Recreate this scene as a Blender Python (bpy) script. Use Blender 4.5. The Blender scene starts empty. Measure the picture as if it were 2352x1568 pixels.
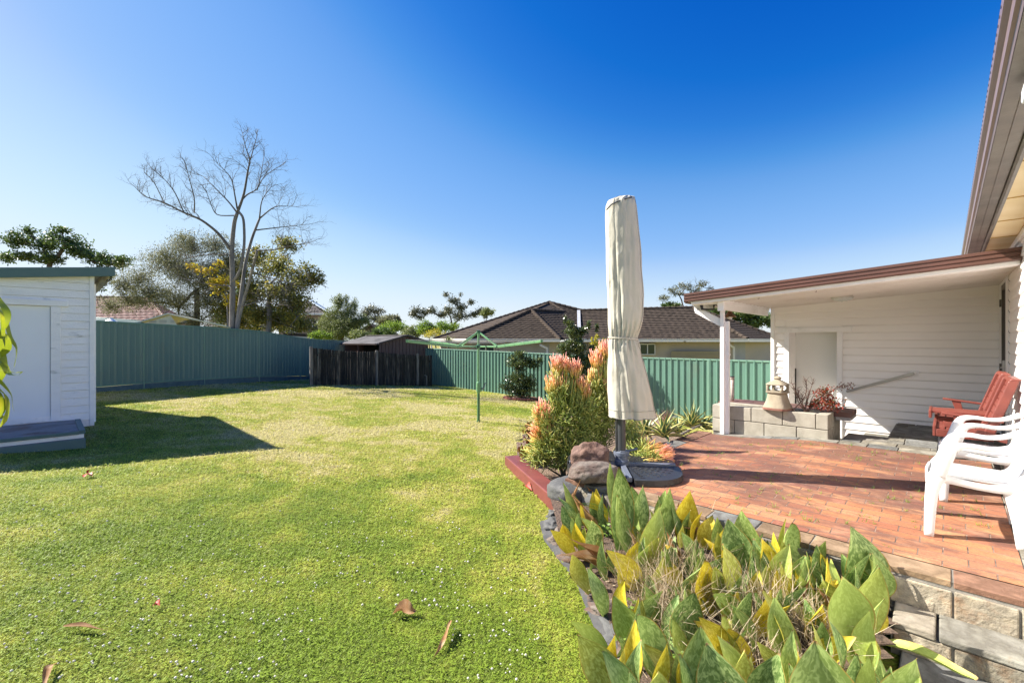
SKY_AIR, SKY_DUST, SKY_OZ, SKY_STR, SUN_STR, EXPO, SKY_MUL = 1.0, 0.2, 2.0, .15, 4.6, 1.55, 1.12
GRASS_RAMP = [(0,(.24,.34,.035)),(.3,(.36,.45,.055)),(.55,(.47,.52,.08)),(.8,(.58,.55,.15)),(1,(.68,.62,.34))]
import bpy, bmesh, math, random
from math import sin, cos, pi, radians, sqrt
from mathutils import Vector, Matrix, noise as mnoise
random.seed(7)
R = random.Random(11)
CAM = 1.6          # eye height over the datum; geometry below is written relative to the eye
F = 1035.0         # focal length in pixels of the 2352 px wide view used for measuring
sc = bpy.context.scene
COL = sc.collection
AX = (0.6949, 0.7192)     # house axis running away along the house wall
BX = (-0.7192, 0.6949)    # house axis running left along the back wall
def ab(a, c, z=0.0): return Vector((AX[0]*a + BX[0]*c, AX[1]*a + BX[1]*c, z))
def toab(x, y): return (AX[0]*x + AX[1]*y, BX[0]*x + BX[1]*y)
def at(px, py, Y): return Vector(((px-1176)/F*Y, Y, -(py-784)/F*Y))
def clamp(v, a=0., b=1.): return max(a, min(b, v))
def sstep(v): v = clamp(v); return v*v*(3-2*v)
def lawn_z(x, y):
    xx = max(-16., min(9., x)); yy = max(-3., min(24., y))
    h = 1.55 + .058*xx + .035*yy + .115*math.exp(-(((x+6.0)/1.5)**2 + ((y-6.0)/1.5)**2))
    return -h
def patio_z(a, c):
    return -1.38 + .1*sstep((2.35-c)/1.3)*clamp((a-3.8)/3.0)
def on_lawn(px, py):
    Y = 8.
    for _ in range(30):
        Y = 0.5*Y + 0.5*(-lawn_z((px-1176)/F*Y, Y))*F/max(1., py-784)
    x = (px-1176)/F*Y
    return Vector((x, Y, lawn_z(x, Y)))
def on_patio(px, py):
    Y = 4.
    for _ in range(25):
        x = (px-1176)/F*Y; a, c = toab(x, Y); Y = .5*Y + .5*(-patio_z(a, c))*F/(py-784)
    x = (px-1176)/F*Y
    return Vector((x, Y, patio_z(*toab(x, Y))))
def on_z(px, py, z):
    Y = -z*F/(py-784)
    return Vector(((px-1176)/F*Y, Y, z))

# ---------------------------------------------------------------- meshes
class MB:
    def __init__(s): s.v = []; s.f = []; s.m = []; s.c = []; s.uv = []; s.cur = (1., 1., 1.); s.mi = 0
    def vert(s, p, col=None, uv=None):
        s.v.append((p[0], p[1], p[2])); s.c.append(col or s.cur); s.uv.append(uv or (0., 0.)); return len(s.v)-1
    def face(s, ids): s.f.append(tuple(ids)); s.m.append(s.mi)
    def quad(s, *ps):
        s.face([s.vert(p) for p in ps])
    def hexa(s, p):
        i = [s.vert(q) for q in p]
        for f in ((0,3,2,1),(4,5,6,7),(0,1,5,4),(1,2,6,5),(2,3,7,6),(3,0,4,7)): s.face([i[k] for k in f])
    def box(s, c, d, rz=0., M=None):
        c = Vector(c); hx, hy, hz = d[0]/2, d[1]/2, d[2]/2
        M = M or Matrix.Rotation(rz, 3, 'Z')
        s.hexa([c + M @ Vector((x*hx, y*hy, z*hz)) for z in (-1,1) for x, y in ((-1,-1),(1,-1),(1,1),(-1,1))])
    def abox(s, a0, a1, c0, c1, z0, z1):
        # a right handed loop in the house frame
        s.hexa([ab(a, c, z) for z in (z0, z1) for a, c in ((a0,c0),(a1,c0),(a1,c1),(a0,c1))])
    def beam(s, p, q, w, h, up=(0,0,1)):
        p = Vector(p); q = Vector(q); d = (q-p).normalized(); u = Vector(up); x = d.cross(u)
        if x.length < 1e-4: x = d.cross(Vector((1,0,0)))
        x.normalize(); u = x.cross(d).normalized()
        s.hexa([e + x*(i*w/2) + u*(j*h/2) for e in (p, q) for i, j in ((-1,-1),(1,-1),(1,1),(-1,1))])
    def tube(s, pts, rad, n=6, cap=True, cols=None):
        pts = [Vector(p) for p in pts]
        if not isinstance(rad, (list, tuple)): rad = [rad]*len(pts)
        rings = []; prev = None
        for k, p in enumerate(pts):
            d = (pts[min(k+1, len(pts)-1)] - pts[max(k-1, 0)])
            if d.length < 1e-9: d = Vector((0,0,1))
            d.normalize()
            if prev is None: x = d.cross(Vector((.3,.2,.93)))
            else: x = prev - d*prev.dot(d)
            if x.length < 1e-5: x = d.cross(Vector((1,.1,0)))
            x.normalize(); prev = x; y = d.cross(x)
            rings.append([s.vert(p + (x*cos(2*pi*i/n) + y*sin(2*pi*i/n))*rad[k], cols[k] if cols else None) for i in range(n)])
        for a, b in zip(rings, rings[1:]):
            for i in range(n): s.face((a[i], a[(i+1)%n], b[(i+1)%n], b[i]))
        if cap: s.face(rings[0][::-1]); s.face(rings[-1])
    def lathe(s, prof, c, n=24, sq=0., rz=0., flute=0.):
        c = Vector(c); rings = []
        for r, z in prof:
            ring = []
            for i in range(n):
                t = 2*pi*i/n
                k = 1./max(abs(cos(t)), abs(sin(t)))
                rr = r*((1-sq) + sq*min(k, 1.25)) * (1+flute*cos(t*n/2))
                ring.append(s.vert(c + Vector((cos(t+rz)*rr, sin(t+rz)*rr, z))))
            rings.append(ring)
        for a, b in zip(rings, rings[1:]):
            for i in range(n): s.face((a[i], a[(i+1)%n], b[(i+1)%n], b[i]))
        if prof[0][0] > 1e-4: s.face(rings[0][::-1])
        if prof[-1][0] > 1e-4: s.face(rings[-1])
    def sweep(s, prof, p, q, ex, ey):
        """extrude the 2-D profile (list of (u,v)) from p to q, closed"""
        ex = Vector(ex); ey = Vector(ey)
        A = [s.vert(Vector(p)+ex*u+ey*v) for u, v in prof]; B = [s.vert(Vector(q)+ex*u+ey*v) for u, v in prof]; n = len(prof)
        for i in range(n): s.face((A[i], A[(i+1)%n], B[(i+1)%n], B[i]))
        s.face(A[::-1]); s.face(B)
    def strip(s, prof, p, q, ex, ey):
        ex = Vector(ex); ey = Vector(ey)
        A = [s.vert(Vector(p)+ex*u+ey*v) for u, v in prof]; B = [s.vert(Vector(q)+ex*u+ey*v) for u, v in prof]
        for i in range(len(prof)-1): s.face((A[i], B[i], B[i+1], A[i+1]))
    def add(s, o):
        n = len(s.v); s.v += o.v; s.c += o.c; s.uv += o.uv
        s.f += [tuple(i+n for i in f) for f in o.f]; s.m += o.m
ORG = {}
def obj(name, mb, mats, parent=None, smooth=False, bevel=0., auto=None, label=None, kind=None, cat=None, group=None, subd=0, loc=None, solid=0.):
    me = bpy.data.meshes.new(name)
    o = bpy.data.objects.new(name, me); COL.objects.link(o)
    if parent is not None:
        org = ORG[parent.name]; o.parent = parent; ORG[o.name] = org
    else:
        if loc is None:
            n = max(1, len(mb.v)); xs = [v[0] for v in mb.v]; ys = [v[1] for v in mb.v]; zs = [v[2] for v in mb.v]
            loc = Vector(((min(xs)+max(xs))/2, (min(ys)+max(ys))/2, min(zs)))
        org = Vector(loc); ORG[o.name] = org; o.location = org + Vector((0,0,CAM))
    me.from_pydata([(v[0]-org[0], v[1]-org[1], v[2]-org[2]) for v in mb.v], [], mb.f)
    if not isinstance(mats, (list, tuple)): mats = [mats]
    for m in mats: me.materials.append(m)
    if len(mats) > 1: me.polygons.foreach_set('material_index', mb.m)
    if any(c != mb.c[0] for c in mb.c) or mb.c and mb.c[0] != (1.,1.,1.):
        ca = me.color_attributes.new('Col', 'FLOAT_COLOR', 'POINT')
        flat = []
        for c in mb.c: flat += [c[0], c[1], c[2], 1.]
        ca.data.foreach_set('color', flat)
    if any(u != (0.,0.) for u in mb.uv):
        ul = me.uv_layers.new(name='UVMap'); flat = []
        for l in me.loops: flat += list(mb.uv[l.vertex_index])
        ul.data.foreach_set('uv', flat)
    if smooth: me.polygons.foreach_set('use_smooth', [True]*len(me.polygons))
    me.update()
    if bevel > 0:
        b = o.modifiers.new('Bevel', 'BEVEL'); b.width = bevel; b.segments = 2; b.limit_method = 'ANGLE'; b.angle_limit = radians(40)
    if solid > 0:
        b = o.modifiers.new('Solid', 'SOLIDIFY'); b.thickness = solid
    if subd:
        b = o.modifiers.new('Sub', 'SUBSURF'); b.levels = subd; b.render_levels = subd
    tag(o, label, cat, group, kind)
    return o
def tag(o, label=None, cat=None, group=None, kind=None):
    if label: o['label'] = label
    if cat: o['category'] = cat
    if group: o['group'] = group
    if kind: o['kind'] = kind
def thing(name, loc, label, cat, group=None):
    o = bpy.data.objects.new(name, None); COL.objects.link(o); o.empty_display_size = .1
    ORG[o.name] = Vector(loc); o.location = Vector(loc) + Vector((0,0,CAM)); tag(o, label, cat, group); return o
def copy_tree(o, parent=None):
    c = o.copy(); COL.objects.link(c); c.parent = parent; ORG[c.name] = ORG[o.name]
    for ch in list(o.children): copy_tree(ch, c)
    return c

# ---------------------------------------------------------------- materials
def newmat(name):
    m = bpy.data.materials.new(name); m.use_nodes = True; nt = m.node_tree
    return m, nt, nt.nodes, nt.links, nt.nodes['Principled BSDF']
def rgba(c): return (c[0], c[1], c[2], 1.)
def ramp(N, stops):
    r = N.new('ShaderNodeValToRGB'); e = r.color_ramp.elements
    while len(e) < len(stops): e.new(.5)
    for k, (p, c) in enumerate(stops): e[k].position = p; e[k].color = rgba(c)
    return r
def noise(N, L, vec, scale, detail=4, rough=.55, dist=0.):
    n = N.new('ShaderNodeTexNoise'); n.inputs['Scale'].default_value = scale; n.inputs['Detail'].default_value = detail
    n.inputs['Roughness'].default_value = rough; n.inputs['Distortion'].default_value = dist
    if vec is not None: L.new(vec, n.inputs['Vector'])
    return n
def mixc(N, L, fac, a, b, mode='MIX'):
    m = N.new('ShaderNodeMix'); m.data_type = 'RGBA'; m.blend_type = mode
    for s, v in ((m.inputs[0], fac), (m.inputs[6], a), (m.inputs[7], b)):
        if hasattr(v, 'is_output') or isinstance(v, bpy.types.NodeSocket): L.new(v, s)
        elif isinstance(v, (tuple, list)): s.default_value = rgba(v)
        else: s.default_value = v
    return m.outputs[2]
def mapr(N, L, v, a, b, c=0., d=1.):
    m = N.new('ShaderNodeMapRange'); L.new(v, m.inputs[0])
    for i, x in enumerate((a, b, c, d)): m.inputs[i+1].default_value = x
    return m.outputs[0]
def coords(N, L, scale=(1,1,1), kind='Object', rot=(0,0,0)):
    t = N.new('ShaderNodeTexCoord'); mp = N.new('ShaderNodeMapping'); L.new(t.outputs[kind], mp.inputs[0])
    mp.inputs['Scale'].default_value = scale; mp.inputs['Rotation'].default_value = rot
    return mp.outputs[0]
def bumpn(N, L, h, strength, dist, bs, base=None):
    b = N.new('ShaderNodeBump'); b.inputs['Strength'].default_value = strength; b.inputs['Distance'].default_value = dist
    L.new(h, b.inputs['Height']); L.new(b.outputs[0], bs.inputs['Normal'])
    if base is not None: L.new(base, b.inputs['Normal'])
    return b.outputs[0]
def mat(name, c1, c2=None, rough=.6, scale=4., bump=0., bscale=40., stretch=(1,1,1), c3=None, lo=.35, hi=.65, metal=0., dirt=None, dlo=.55, dhi=.75, dscale=2., spec=.5, detail=5, vcol=False, trans=0., bdist=.01, sheen=0., coat=0.):
    m, nt, N, L, bs = newmat(name)
    bs.inputs['Roughness'].default_value = rough; bs.inputs['Metallic'].default_value = metal
    bs.inputs['Specular IOR Level'].default_value = spec
    if coat: bs.inputs['Coat Weight'].default_value = coat
    v = coords(N, L, stretch)
    c2 = c2 or tuple(x*.82 for x in c1)
    n = noise(N, L, v, scale, detail)
    stops = [(lo, c1), (hi, c2)] if c3 is None else [(lo, c1), ((lo+hi)/2, c2), (hi, c3)]
    r = ramp(N, stops); L.new(n.outputs[0], r.inputs[0]); out = r.outputs[0]
    if dirt:
        v2 = coords(N, L, stretch); n2 = noise(N, L, v2, dscale, 8, .65)
        out = mixc(N, L, mapr(N, L, n2.outputs[0], dlo, dhi), out, dirt)
    if vcol:
        a = N.new('ShaderNodeVertexColor'); a.layer_name = 'Col'
        out = mixc(N, L, 1., out, a.outputs[0], 'MULTIPLY')
    L.new(out, bs.inputs['Base Color'])
    if bump:
        nb = noise(N, L, coords(N, L, stretch), bscale, 6, .6); bumpn(N, L, nb.outputs[0], bump, bdist, bs)
    if trans:
        tr = N.new('ShaderNodeBsdfTranslucent'); ad = N.new('ShaderNodeMixShader'); ad.inputs[0].default_value = trans
        L.new(out, tr.inputs[0]); o = N['Material Output']
        L.new(bs.outputs[0], ad.inputs[1]); L.new(tr.outputs[0], ad.inputs[2]); L.new(ad.outputs[0], o.inputs[0])
    return m
def leafmat(name, stops, rough=.45, trans=.35, spec=.4, scale=1.2, per=.7):
    """foliage: a random tone for every leaf (stored as colour) mixed with a broad noise"""
    m, nt, N, L, bs = newmat(name)
    a = N.new('ShaderNodeVertexColor'); a.layer_name = 'Col'
    n = noise(N, L, coords(N, L), scale, 3)
    sp = N.new('ShaderNodeSeparateColor'); L.new(a.outputs[0], sp.inputs[0])
    mx = N.new('ShaderNodeMix'); mx.inputs[0].default_value = per
    L.new(mapr(N, L, n.outputs[0], .3, .7), mx.inputs[2]); L.new(sp.outputs[0], mx.inputs[3])
    r = ramp(N, stops); L.new(mx.outputs[0], r.inputs[0])
    L.new(r.outputs[0], bs.inputs['Base Color']); bs.inputs['Roughness'].default_value = rough
    bs.inputs['Specular IOR Level'].default_value = spec
    tr = N.new('ShaderNodeBsdfTranslucent'); ad = N.new('ShaderNodeMixShader'); ad.inputs[0].default_value = trans
    L.new(r.outputs[0], tr.inputs[0]); o = N['Material Output']
    L.new(bs.outputs[0], ad.inputs[1]); L.new(tr.outputs[0], ad.inputs[2]); L.new(ad.outputs[0], o.inputs[0])
    return m

M = {}
M['white'] = mat('white_paint', (.86,.84,.82), (.80,.78,.76), .5, 1.5, .12, 60, dirt=(.45,.43,.38), dlo=.62, dhi=.9)
M['whitew'] = mat('weathered_white_paint', (.91,.89,.87), (.84,.82,.80), .55, 2.2, .35, 30, stretch=(1,1,3), dirt=(.36,.36,.33), dlo=.6, dhi=.78, dscale=3.5)
M['cream'] = mat('cream_cladding', (.90,.86,.82), (.86,.82,.78), .5, .9, .1, 70)
M['doorpaint'] = mat('door_paint', (.78,.76,.71), (.74,.72,.67), .35, .7)
M['dark'] = mat('dark_gap', (.012,.012,.012), None, .8)
M['green_metal'] = mat('green_steel', (.115,.225,.17), (.10,.20,.15), .45, 1.2, .04, 80, dirt=(.13,.16,.12), dlo=.56, dhi=.8, dscale=1.3)
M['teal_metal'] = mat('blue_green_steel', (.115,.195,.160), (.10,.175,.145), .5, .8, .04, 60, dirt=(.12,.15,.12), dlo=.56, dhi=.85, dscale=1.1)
M['green_light'] = mat('green_steel_trim', (.17,.30,.22), (.15,.27,.20), .42, 2.)
M['plinth'] = mat('plinth_concrete', (.085,.135,.135), (.06,.10,.105), .8, 6., .3, 40, dirt=(.16,.15,.10), dlo=.6, dhi=.75)
M['green_trim'] = mat('dark_green_paint', (.075,.14,.135), (.085,.155,.145), .5, 4., .2, 50, dirt=(.12,.14,.12), dlo=.62, dhi=.85)
M['bwood'] = mat('black_weathered_paling', (.012,.012,.012), (.045,.042,.036), .9, 3., .6, 25, stretch=(6,6,.6), c3=(.11,.10,.085), lo=.42, hi=.74, vcol=True)
M['gwood'] = mat('grey_hardwood', (.20,.185,.165), (.11,.10,.09), .9, 4., .5, 30, stretch=(5,5,.8))
M['redwood'] = mat('red_painted_timber', (.20,.050,.044), (.15,.040,.036), .5, 3., .25, 40, stretch=(1,1,1), dirt=(.34,.24,.20), dlo=.66, dhi=.76, dscale=9)
M['redstain'] = mat('red_stained_timber', (.20,.048,.033), (.15,.036,.026), .42, 5., .3, 60, dirt=(.16,.05,.035), dlo=.6, dhi=.8)
M['brown_fascia'] = mat('brown_steel_fascia', (.125,.060,.045), (.10,.050,.038), .32, 2., .03, 30)
M['gutter'] = mat('mauve_brown_gutter', (.20,.135,.12), (.17,.115,.105), .35, 2., .03, 30)
M['gutter_under'] = mat('grey_gutter_underside', (.15,.135,.12), (.10,.09,.085), .5, 3., .2, 20, dirt=(.20,.20,.18), dlo=.5, dhi=.75)  # greyer and darker than the gutter face
M['soffit'] = mat('bounce_tinted_soffit_sheet', (.72,.58,.32), (.78,.66,.42), .7, 2.5, .1, 30, dirt=(.60,.42,.14), dlo=.55, dhi=.8)  # yellow paints in the warm light bounced up from the bricks
M['pole'] = mat('charcoal_powdercoat', (.055,.058,.062), (.05,.052,.056), .38, 6.)
M['steelgrey'] = mat('blue_grey_plastic', (.13,.15,.19), (.115,.13,.165), .4, 6.)
M['blackpl'] = mat('black_plastic', (.016,.016,.017), (.024,.024,.025), .42, 10., .15, 60, dirt=(.05,.048,.045), dlo=.6, dhi=.8, dscale=6)
M['plastic'] = mat('white_resin', (.66,.66,.655), (.62,.62,.61), .3, 3., spec=.5)
M['alu'] = mat('aluminium', (.45,.43,.41), (.38,.36,.34), .3, 4., metal=.7)
M['lime'] = mat('pale_green_powdercoat', (.17,.36,.16), (.14,.30,.15), .35, 3., dirt=(.05,.10,.06), dlo=.62, dhi=.8)
M['limed'] = mat('dark_green_casting', (.03,.09,.06), (.05,.12,.08), .4, 8.)
M['brownmetal'] = mat('brown_steel_sheet', (.105,.052,.042), (.085,.042,.036), .5, 2., .05, 30)
M['shedroof'] = mat('weathered_corrugated_sheet', (.16,.15,.14), (.11,.10,.095), .6, 2., .2, 20, dirt=(.05,.05,.045), dlo=.5, dhi=.7)
M['tile_dark'] = mat('charcoal_roof_tile', (.056,.043,.034), (.076,.058,.044), .95, 3., .3, 30, spec=.15, c3=(.036,.028,.022), dirt=(.09,.08,.07), dlo=.68, dhi=.85, dscale=5)
M['tile_red'] = mat('red_terracotta_tile', (.19,.062,.045), (.12,.045,.036), .75, 3., .3, 20, c3=(.24,.10,.075), dirt=(.06,.045,.04), dlo=.55, dhi=.7, dscale=5)
M['tile_grey'] = mat('grey_brown_roof_tile', (.11,.092,.08), (.08,.068,.06), .75, 3., .3, 20)
M['render'] = mat('beige_render', (.52,.44,.34), (.48,.41,.32), .85, 1.5, .1, 40)
M['rendergrey'] = mat('grey_render', (.42,.41,.40), (.38,.37,.36), .85, 1.5)
M['roller'] = mat('beige_roller_door', (.42,.36,.25), (.38,.33,.23), .5, 2.)
M['gutterw'] = mat('cream_gutter', (.72,.69,.62), (.66,.63,.57), .4, 2.)
M['eavegrey'] = mat('grey_eave_sheet', (.30,.29,.27), (.26,.25,.235), .8, 2.)
M['glass'] = mat('window_glass', (.02,.03,.035), (.03,.04,.05), .05, 1., spec=.8)
M['solar'] = mat('solar_panel', (.01,.03,.12), (.015,.05,.20), .12, .6, spec=.8)
M['block'] = mat('sandy_concrete_block', (.40,.37,.30), (.31,.285,.225), .9, 7., .7, 90, dirt=(.20,.18,.14), dlo=.6, dhi=.8, dscale=5)
M['mortar'] = mat('mortar', (.22,.20,.17), (.15,.14,.12), .95, 12., .4, 60)
M['benchbrick'] = mat('dark_brick_paver', (.13,.06,.045), (.09,.05,.045), .7, 6., .4, 40, vcol=True)
M['terra'] = mat('sandstone_lantern', (.33,.28,.20), (.26,.22,.155), .9, 7., .6, 60, dirt=(.24,.09,.06), dlo=.66, dhi=.8, dscale=4)
M['slate'] = mat('slate', (.74,.73,.70), (.46,.44,.40), .9, 5., .8, 30, spec=.25, c3=(.85,.84,.78), vcol=True, dirt=(.70,.48,.30), dlo=.62, dhi=.8, dscale=5)
M['facing'] = mat('split_stone_facing', (.80,.74,.62), (.52,.50,.45), .95, 7., .9, 22, c3=(.92,.88,.78), spec=.2, vcol=True, dirt=(.50,.30,.18), dlo=.56, dhi=.72, dscale=4, bdist=.02)
M['soil'] = mat('garden_soil', (.085,.055,.038), (.15,.10,.07), .95, 12., 1., 50, c3=(.05,.035,.025), bdist=.03)
M['mulch'] = mat('bark_mulch', (.16,.095,.06), (.26,.18,.12), .95, 40., 1., 90, c3=(.08,.05,.035), bdist=.02)
M['rock'] = mat('weathered_sandstone_rock', (.10,.06,.045), (.17,.14,.115), .85, 4., .8, 18, c3=(.08,.055,.045), dirt=(.30,.28,.25), dlo=.55, dhi=.75, dscale=5, bdist=.03)
M['rockr'] = mat('rust_brown_rock', (.17,.095,.065), (.11,.060,.045), .8, 5., .8, 16, c3=(.24,.15,.11), dirt=(.33,.26,.20), dlo=.62, dhi=.85, dscale=6, bdist=.03)
M['rockg'] = mat('grey_slate_rock', (.10,.10,.095), (.065,.066,.066), .75, 4., .6, 14, c3=(.16,.158,.15), dirt=(.24,.22,.19), dlo=.6, dhi=.75, dscale=7, bdist=.02)
M['rocko'] = mat('ochre_edging_rock', (.17,.09,.05), (.085,.065,.058), .85, 5., .8, 16, c3=(.24,.15,.085), dirt=(.05,.047,.047), dlo=.5, dhi=.7, dscale=4, bdist=.03)
M['barktwig'] = mat('grey_brown_twig', (.15,.13,.11), (.10,.085,.07), .85, 5.)
M['barkgrey'] = mat('pale_grey_bark', (.26,.235,.20), (.13,.115,.10), .85, 5., .5, 30, stretch=(1,1,.3))
M['barkdark'] = mat('dark_bark', (.075,.06,.05), (.12,.10,.08), .9, 6., .5, 30, stretch=(1,1,.3))
M['twig'] = mat('brown_twig', (.15,.085,.055), (.10,.06,.045), .8, 9.)
M['straw'] = leafmat('dry_straw', [(0,(.28,.19,.11)),(.5,(.55,.43,.28)),(1,(.75,.66,.50))], .8, .15, .2)
M['drybrown'] = leafmat('dry_brown_leaf', [(0,(.17,.08,.035)),(.5,(.34,.18,.08)),(1,(.52,.38,.24))], .7, .25, .2, 12., .4)
M['fl_white'] = mat('clover_flower', (.72,.70,.64), (.60,.58,.50), .8, 20., vcol=True)
M['redpetal'] = mat('red_fallen_petal', (.50,.05,.02), (.35,.03,.015), .6, 20.)
# foliage
M['L_dark'] = leafmat('dark_green_leaf', [(0,(.035,.065,.016)),(.5,(.085,.14,.035)),(1,(.19,.25,.075))], .45)
M['L_olive'] = leafmat('grey_olive_leaf', [(0,(.09,.10,.045)),(.5,(.20,.205,.105)),(1,(.36,.355,.22))], .6, .3, .2)
M['L_yellow'] = leafmat('yellow_green_leaf', [(0,(.09,.11,.03)),(.45,(.20,.21,.05)),(.8,(.36,.31,.06)),(1,(.50,.33,.07))], .5, .4)
M['L_gum'] = leafmat('gum_leaf', [(0,(.06,.07,.035)),(.5,(.13,.14,.075)),(1,(.26,.25,.16))], .4, .2)
M['L_feather'] = leafmat('feathery_green_leaf', [(0,(.08,.11,.03)),(.5,(.19,.23,.075)),(1,(.34,.36,.15))], .5, .35)
M['L_bright'] = leafmat('bright_green_leaf', [(0,(.06,.12,.012)),(.5,(.16,.26,.025)),(1,(.34,.42,.06))], .5, .45)
M['L_camellia'] = leafmat('glossy_camellia_leaf', [(0,(.035,.06,.018)),(.5,(.09,.13,.04)),(.85,(.20,.22,.06)),(1,(.34,.26,.07))], .25, .25, .7)
M['L_yshrub'] = leafmat('golden_shrub_leaf', [(0,(.14,.16,.02)),(.5,(.42,.38,.03)),(1,(.62,.50,.06))], .45, .4)
M['L_redyel'] = leafmat('red_and_yellow_leaf', [(0,(.11,.025,.015)),(.35,(.22,.06,.03)),(.55,(.20,.22,.03)),(1,(.55,.50,.06))], .45, .4)
M['L_nandina'] = leafmat('red_nandina_leaf', [(0,(.10,.02,.015)),(.3,(.09,.12,.03)),(.5,(.30,.05,.03)),(.8,(.55,.10,.06)),(1,(.62,.30,.18))], .3, .35, .6)
M['L_weed'] = leafmat('weed_leaf', [(0,(.10,.20,.02)),(1,(.30,.42,.08))], .5, .4)
# ================================================================ camera, world, sun
SUN = Vector((-.96, .28, .80)).normalized()
cam = bpy.data.cameras.new('camera'); co = bpy.data.objects.new('camera', cam); COL.objects.link(co)
cam.sensor_width = 36.; cam.lens = F/2352*36; cam.clip_end = 3000; cam.clip_start = .05
co.location = (0, 0, CAM); co.rotation_euler = (pi/2, 0, 0); sc.camera = co
w = bpy.data.worlds.new('World'); sc.world = w; w.use_nodes = True
WN, WL = w.node_tree.nodes, w.node_tree.links
sky = WN.new('ShaderNodeTexSky'); sky.sky_type = 'NISHITA'; sky.sun_disc = False
sky.sun_elevation = math.asin(SUN.z); sky.sun_rotation = math.atan2(SUN.x, SUN.y)
sky.air_density = SKY_AIR; sky.dust_density = SKY_DUST; sky.ozone_density = SKY_OZ; sky.altitude = 0
# tone of the sky: deep blue overhead on the right, pale towards the sun on the left
dv = WN.new('ShaderNodeVectorMath'); dv.operation = 'SCALE'; dv.inputs['Scale'].default_value = 1/40.
cu = WN.new('ShaderNodeRGBCurve'); cu.mapping.use_clip = False
PT = {0: ((1.05,.004),(1.65,.15),(2.4,.285),(2.8,.40),(3.94,.59),(5.,.69),(9.4,.83),(20,1.7),(40,3.4)),
      1: ((1.0,.05),(1.8,.138),(2.71,.37),(3.71,.505),(4.5,.64),(5.66,.76),(7.1,.83),(10.,.90),(20,1.65),(40,3.2)),
      2: ((2.0,.38),(3.25,.575),(4.6,.80),(5.3,.86),(6.5,.90),(7.5,.945),(9.2,.97),(12,1.1),(20,1.6),(40,3.0))}
for k, pts_ in PT.items():
    c_ = cu.mapping.curves[k]
    for x_, y_ in pts_[:-1]: c_.points.new(x_/40, y_/4)
    c_.points[0].location = (0, 0); c_.points[-1].location = (1, pts_[-1][1]/4)
    for p_ in c_.points: p_.handle_type = 'AUTO_CLAMPED'
cu.mapping.update()
ml_ = WN.new('ShaderNodeVectorMath'); ml_.operation = 'SCALE'; ml_.inputs['Scale'].default_value = 4./(2**EXPO)/SKY_STR*SKY_MUL
WL.new(sky.outputs[0], dv.inputs[0]); WL.new(dv.outputs[0], cu.inputs['Color']); WL.new(cu.outputs[0], ml_.inputs[0]); WL.new(ml_.outputs[0], WN['Background'].inputs[0])
WN['Background'].inputs[1].default_value = SKY_STR
sl = bpy.data.lights.new('sun', 'SUN'); so = bpy.data.objects.new('sun', sl); COL.objects.link(so)
sl.energy = SUN_STR; sl.angle = radians(.53); sl.color = (1., .94, .85)
so.rotation_euler = SUN.to_track_quat('Z', 'Y').to_euler(); so.location = (-20, 6, 20)
sc.view_settings.view_transform = 'Standard'; sc.view_settings.look = 'None'; sc.view_settings.exposure = EXPO; sc.view_settings.gamma = 1.
sc.cycles.max_bounces = 8; sc.cycles.transparent_max_bounces = 8; sc.cycles.use_denoising = True

# ================================================================ ground
def axis(lo, hi, step, far):
    l = []; x = lo
    while x <= hi + 1e-6: l.append(x); x += step
    d = step*2; a = [lo]; b = [hi]
    while a[-1] > -far: a.append(a[-1]-d); b.append(b[-1]+d); d *= 1.5
    return a[:0:-1] + l + b[1:]
xs = axis(-16, 10, .4, 700); ys = axis(-3, 26, .4, 700)
g = MB()
for y in ys:
    for x in xs:
        z = lawn_z(x, y) - .006*(mnoise.noise(Vector((x*1.3, y*1.3, 0)))+.5)
        g.vert((x, y, z))
nx = len(xs)
for j in range(len(ys)-1):
    for i in range(nx-1): g.face((j*nx+i, j*nx+i+1, (j+1)*nx+i+1, (j+1)*nx+i))
def lawn_nodes(N, L):
    """broad tone of the turf: fresh, yellowed and worn patches"""
    geo = N.new('ShaderNodeNewGeometry'); p = geo.outputs['Position']
    n1 = noise(N, L, p, .42, 4, .55, .4); n2 = noise(N, L, p, 2.3, 5, .6); n3 = noise(N, L, p, .16, 2)
    s = N.new('ShaderNodeMath'); s.operation = 'MULTIPLY_ADD'; L.new(n2.outputs[0], s.inputs[0]); s.inputs[1].default_value = .62; L.new(n1.outputs[0], s.inputs[2])
    sx = N.new('ShaderNodeSeparateXYZ'); L.new(p, sx.inputs[0])
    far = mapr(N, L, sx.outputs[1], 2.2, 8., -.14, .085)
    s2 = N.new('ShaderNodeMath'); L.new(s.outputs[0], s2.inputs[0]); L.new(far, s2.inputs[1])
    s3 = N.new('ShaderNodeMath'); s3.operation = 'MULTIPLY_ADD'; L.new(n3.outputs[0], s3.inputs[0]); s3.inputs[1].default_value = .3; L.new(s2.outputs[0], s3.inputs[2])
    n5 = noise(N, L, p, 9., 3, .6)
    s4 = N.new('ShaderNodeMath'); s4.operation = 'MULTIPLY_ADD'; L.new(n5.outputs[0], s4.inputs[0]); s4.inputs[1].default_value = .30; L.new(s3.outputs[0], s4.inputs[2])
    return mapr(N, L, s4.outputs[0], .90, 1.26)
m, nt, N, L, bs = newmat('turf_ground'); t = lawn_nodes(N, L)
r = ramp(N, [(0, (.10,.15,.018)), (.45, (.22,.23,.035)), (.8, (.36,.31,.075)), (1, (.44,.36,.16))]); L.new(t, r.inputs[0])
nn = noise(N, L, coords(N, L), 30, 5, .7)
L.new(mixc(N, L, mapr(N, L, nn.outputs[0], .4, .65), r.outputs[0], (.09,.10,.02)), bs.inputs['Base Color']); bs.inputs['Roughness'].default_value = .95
bs.inputs['Specular IOR Level'].default_value = .1
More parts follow.
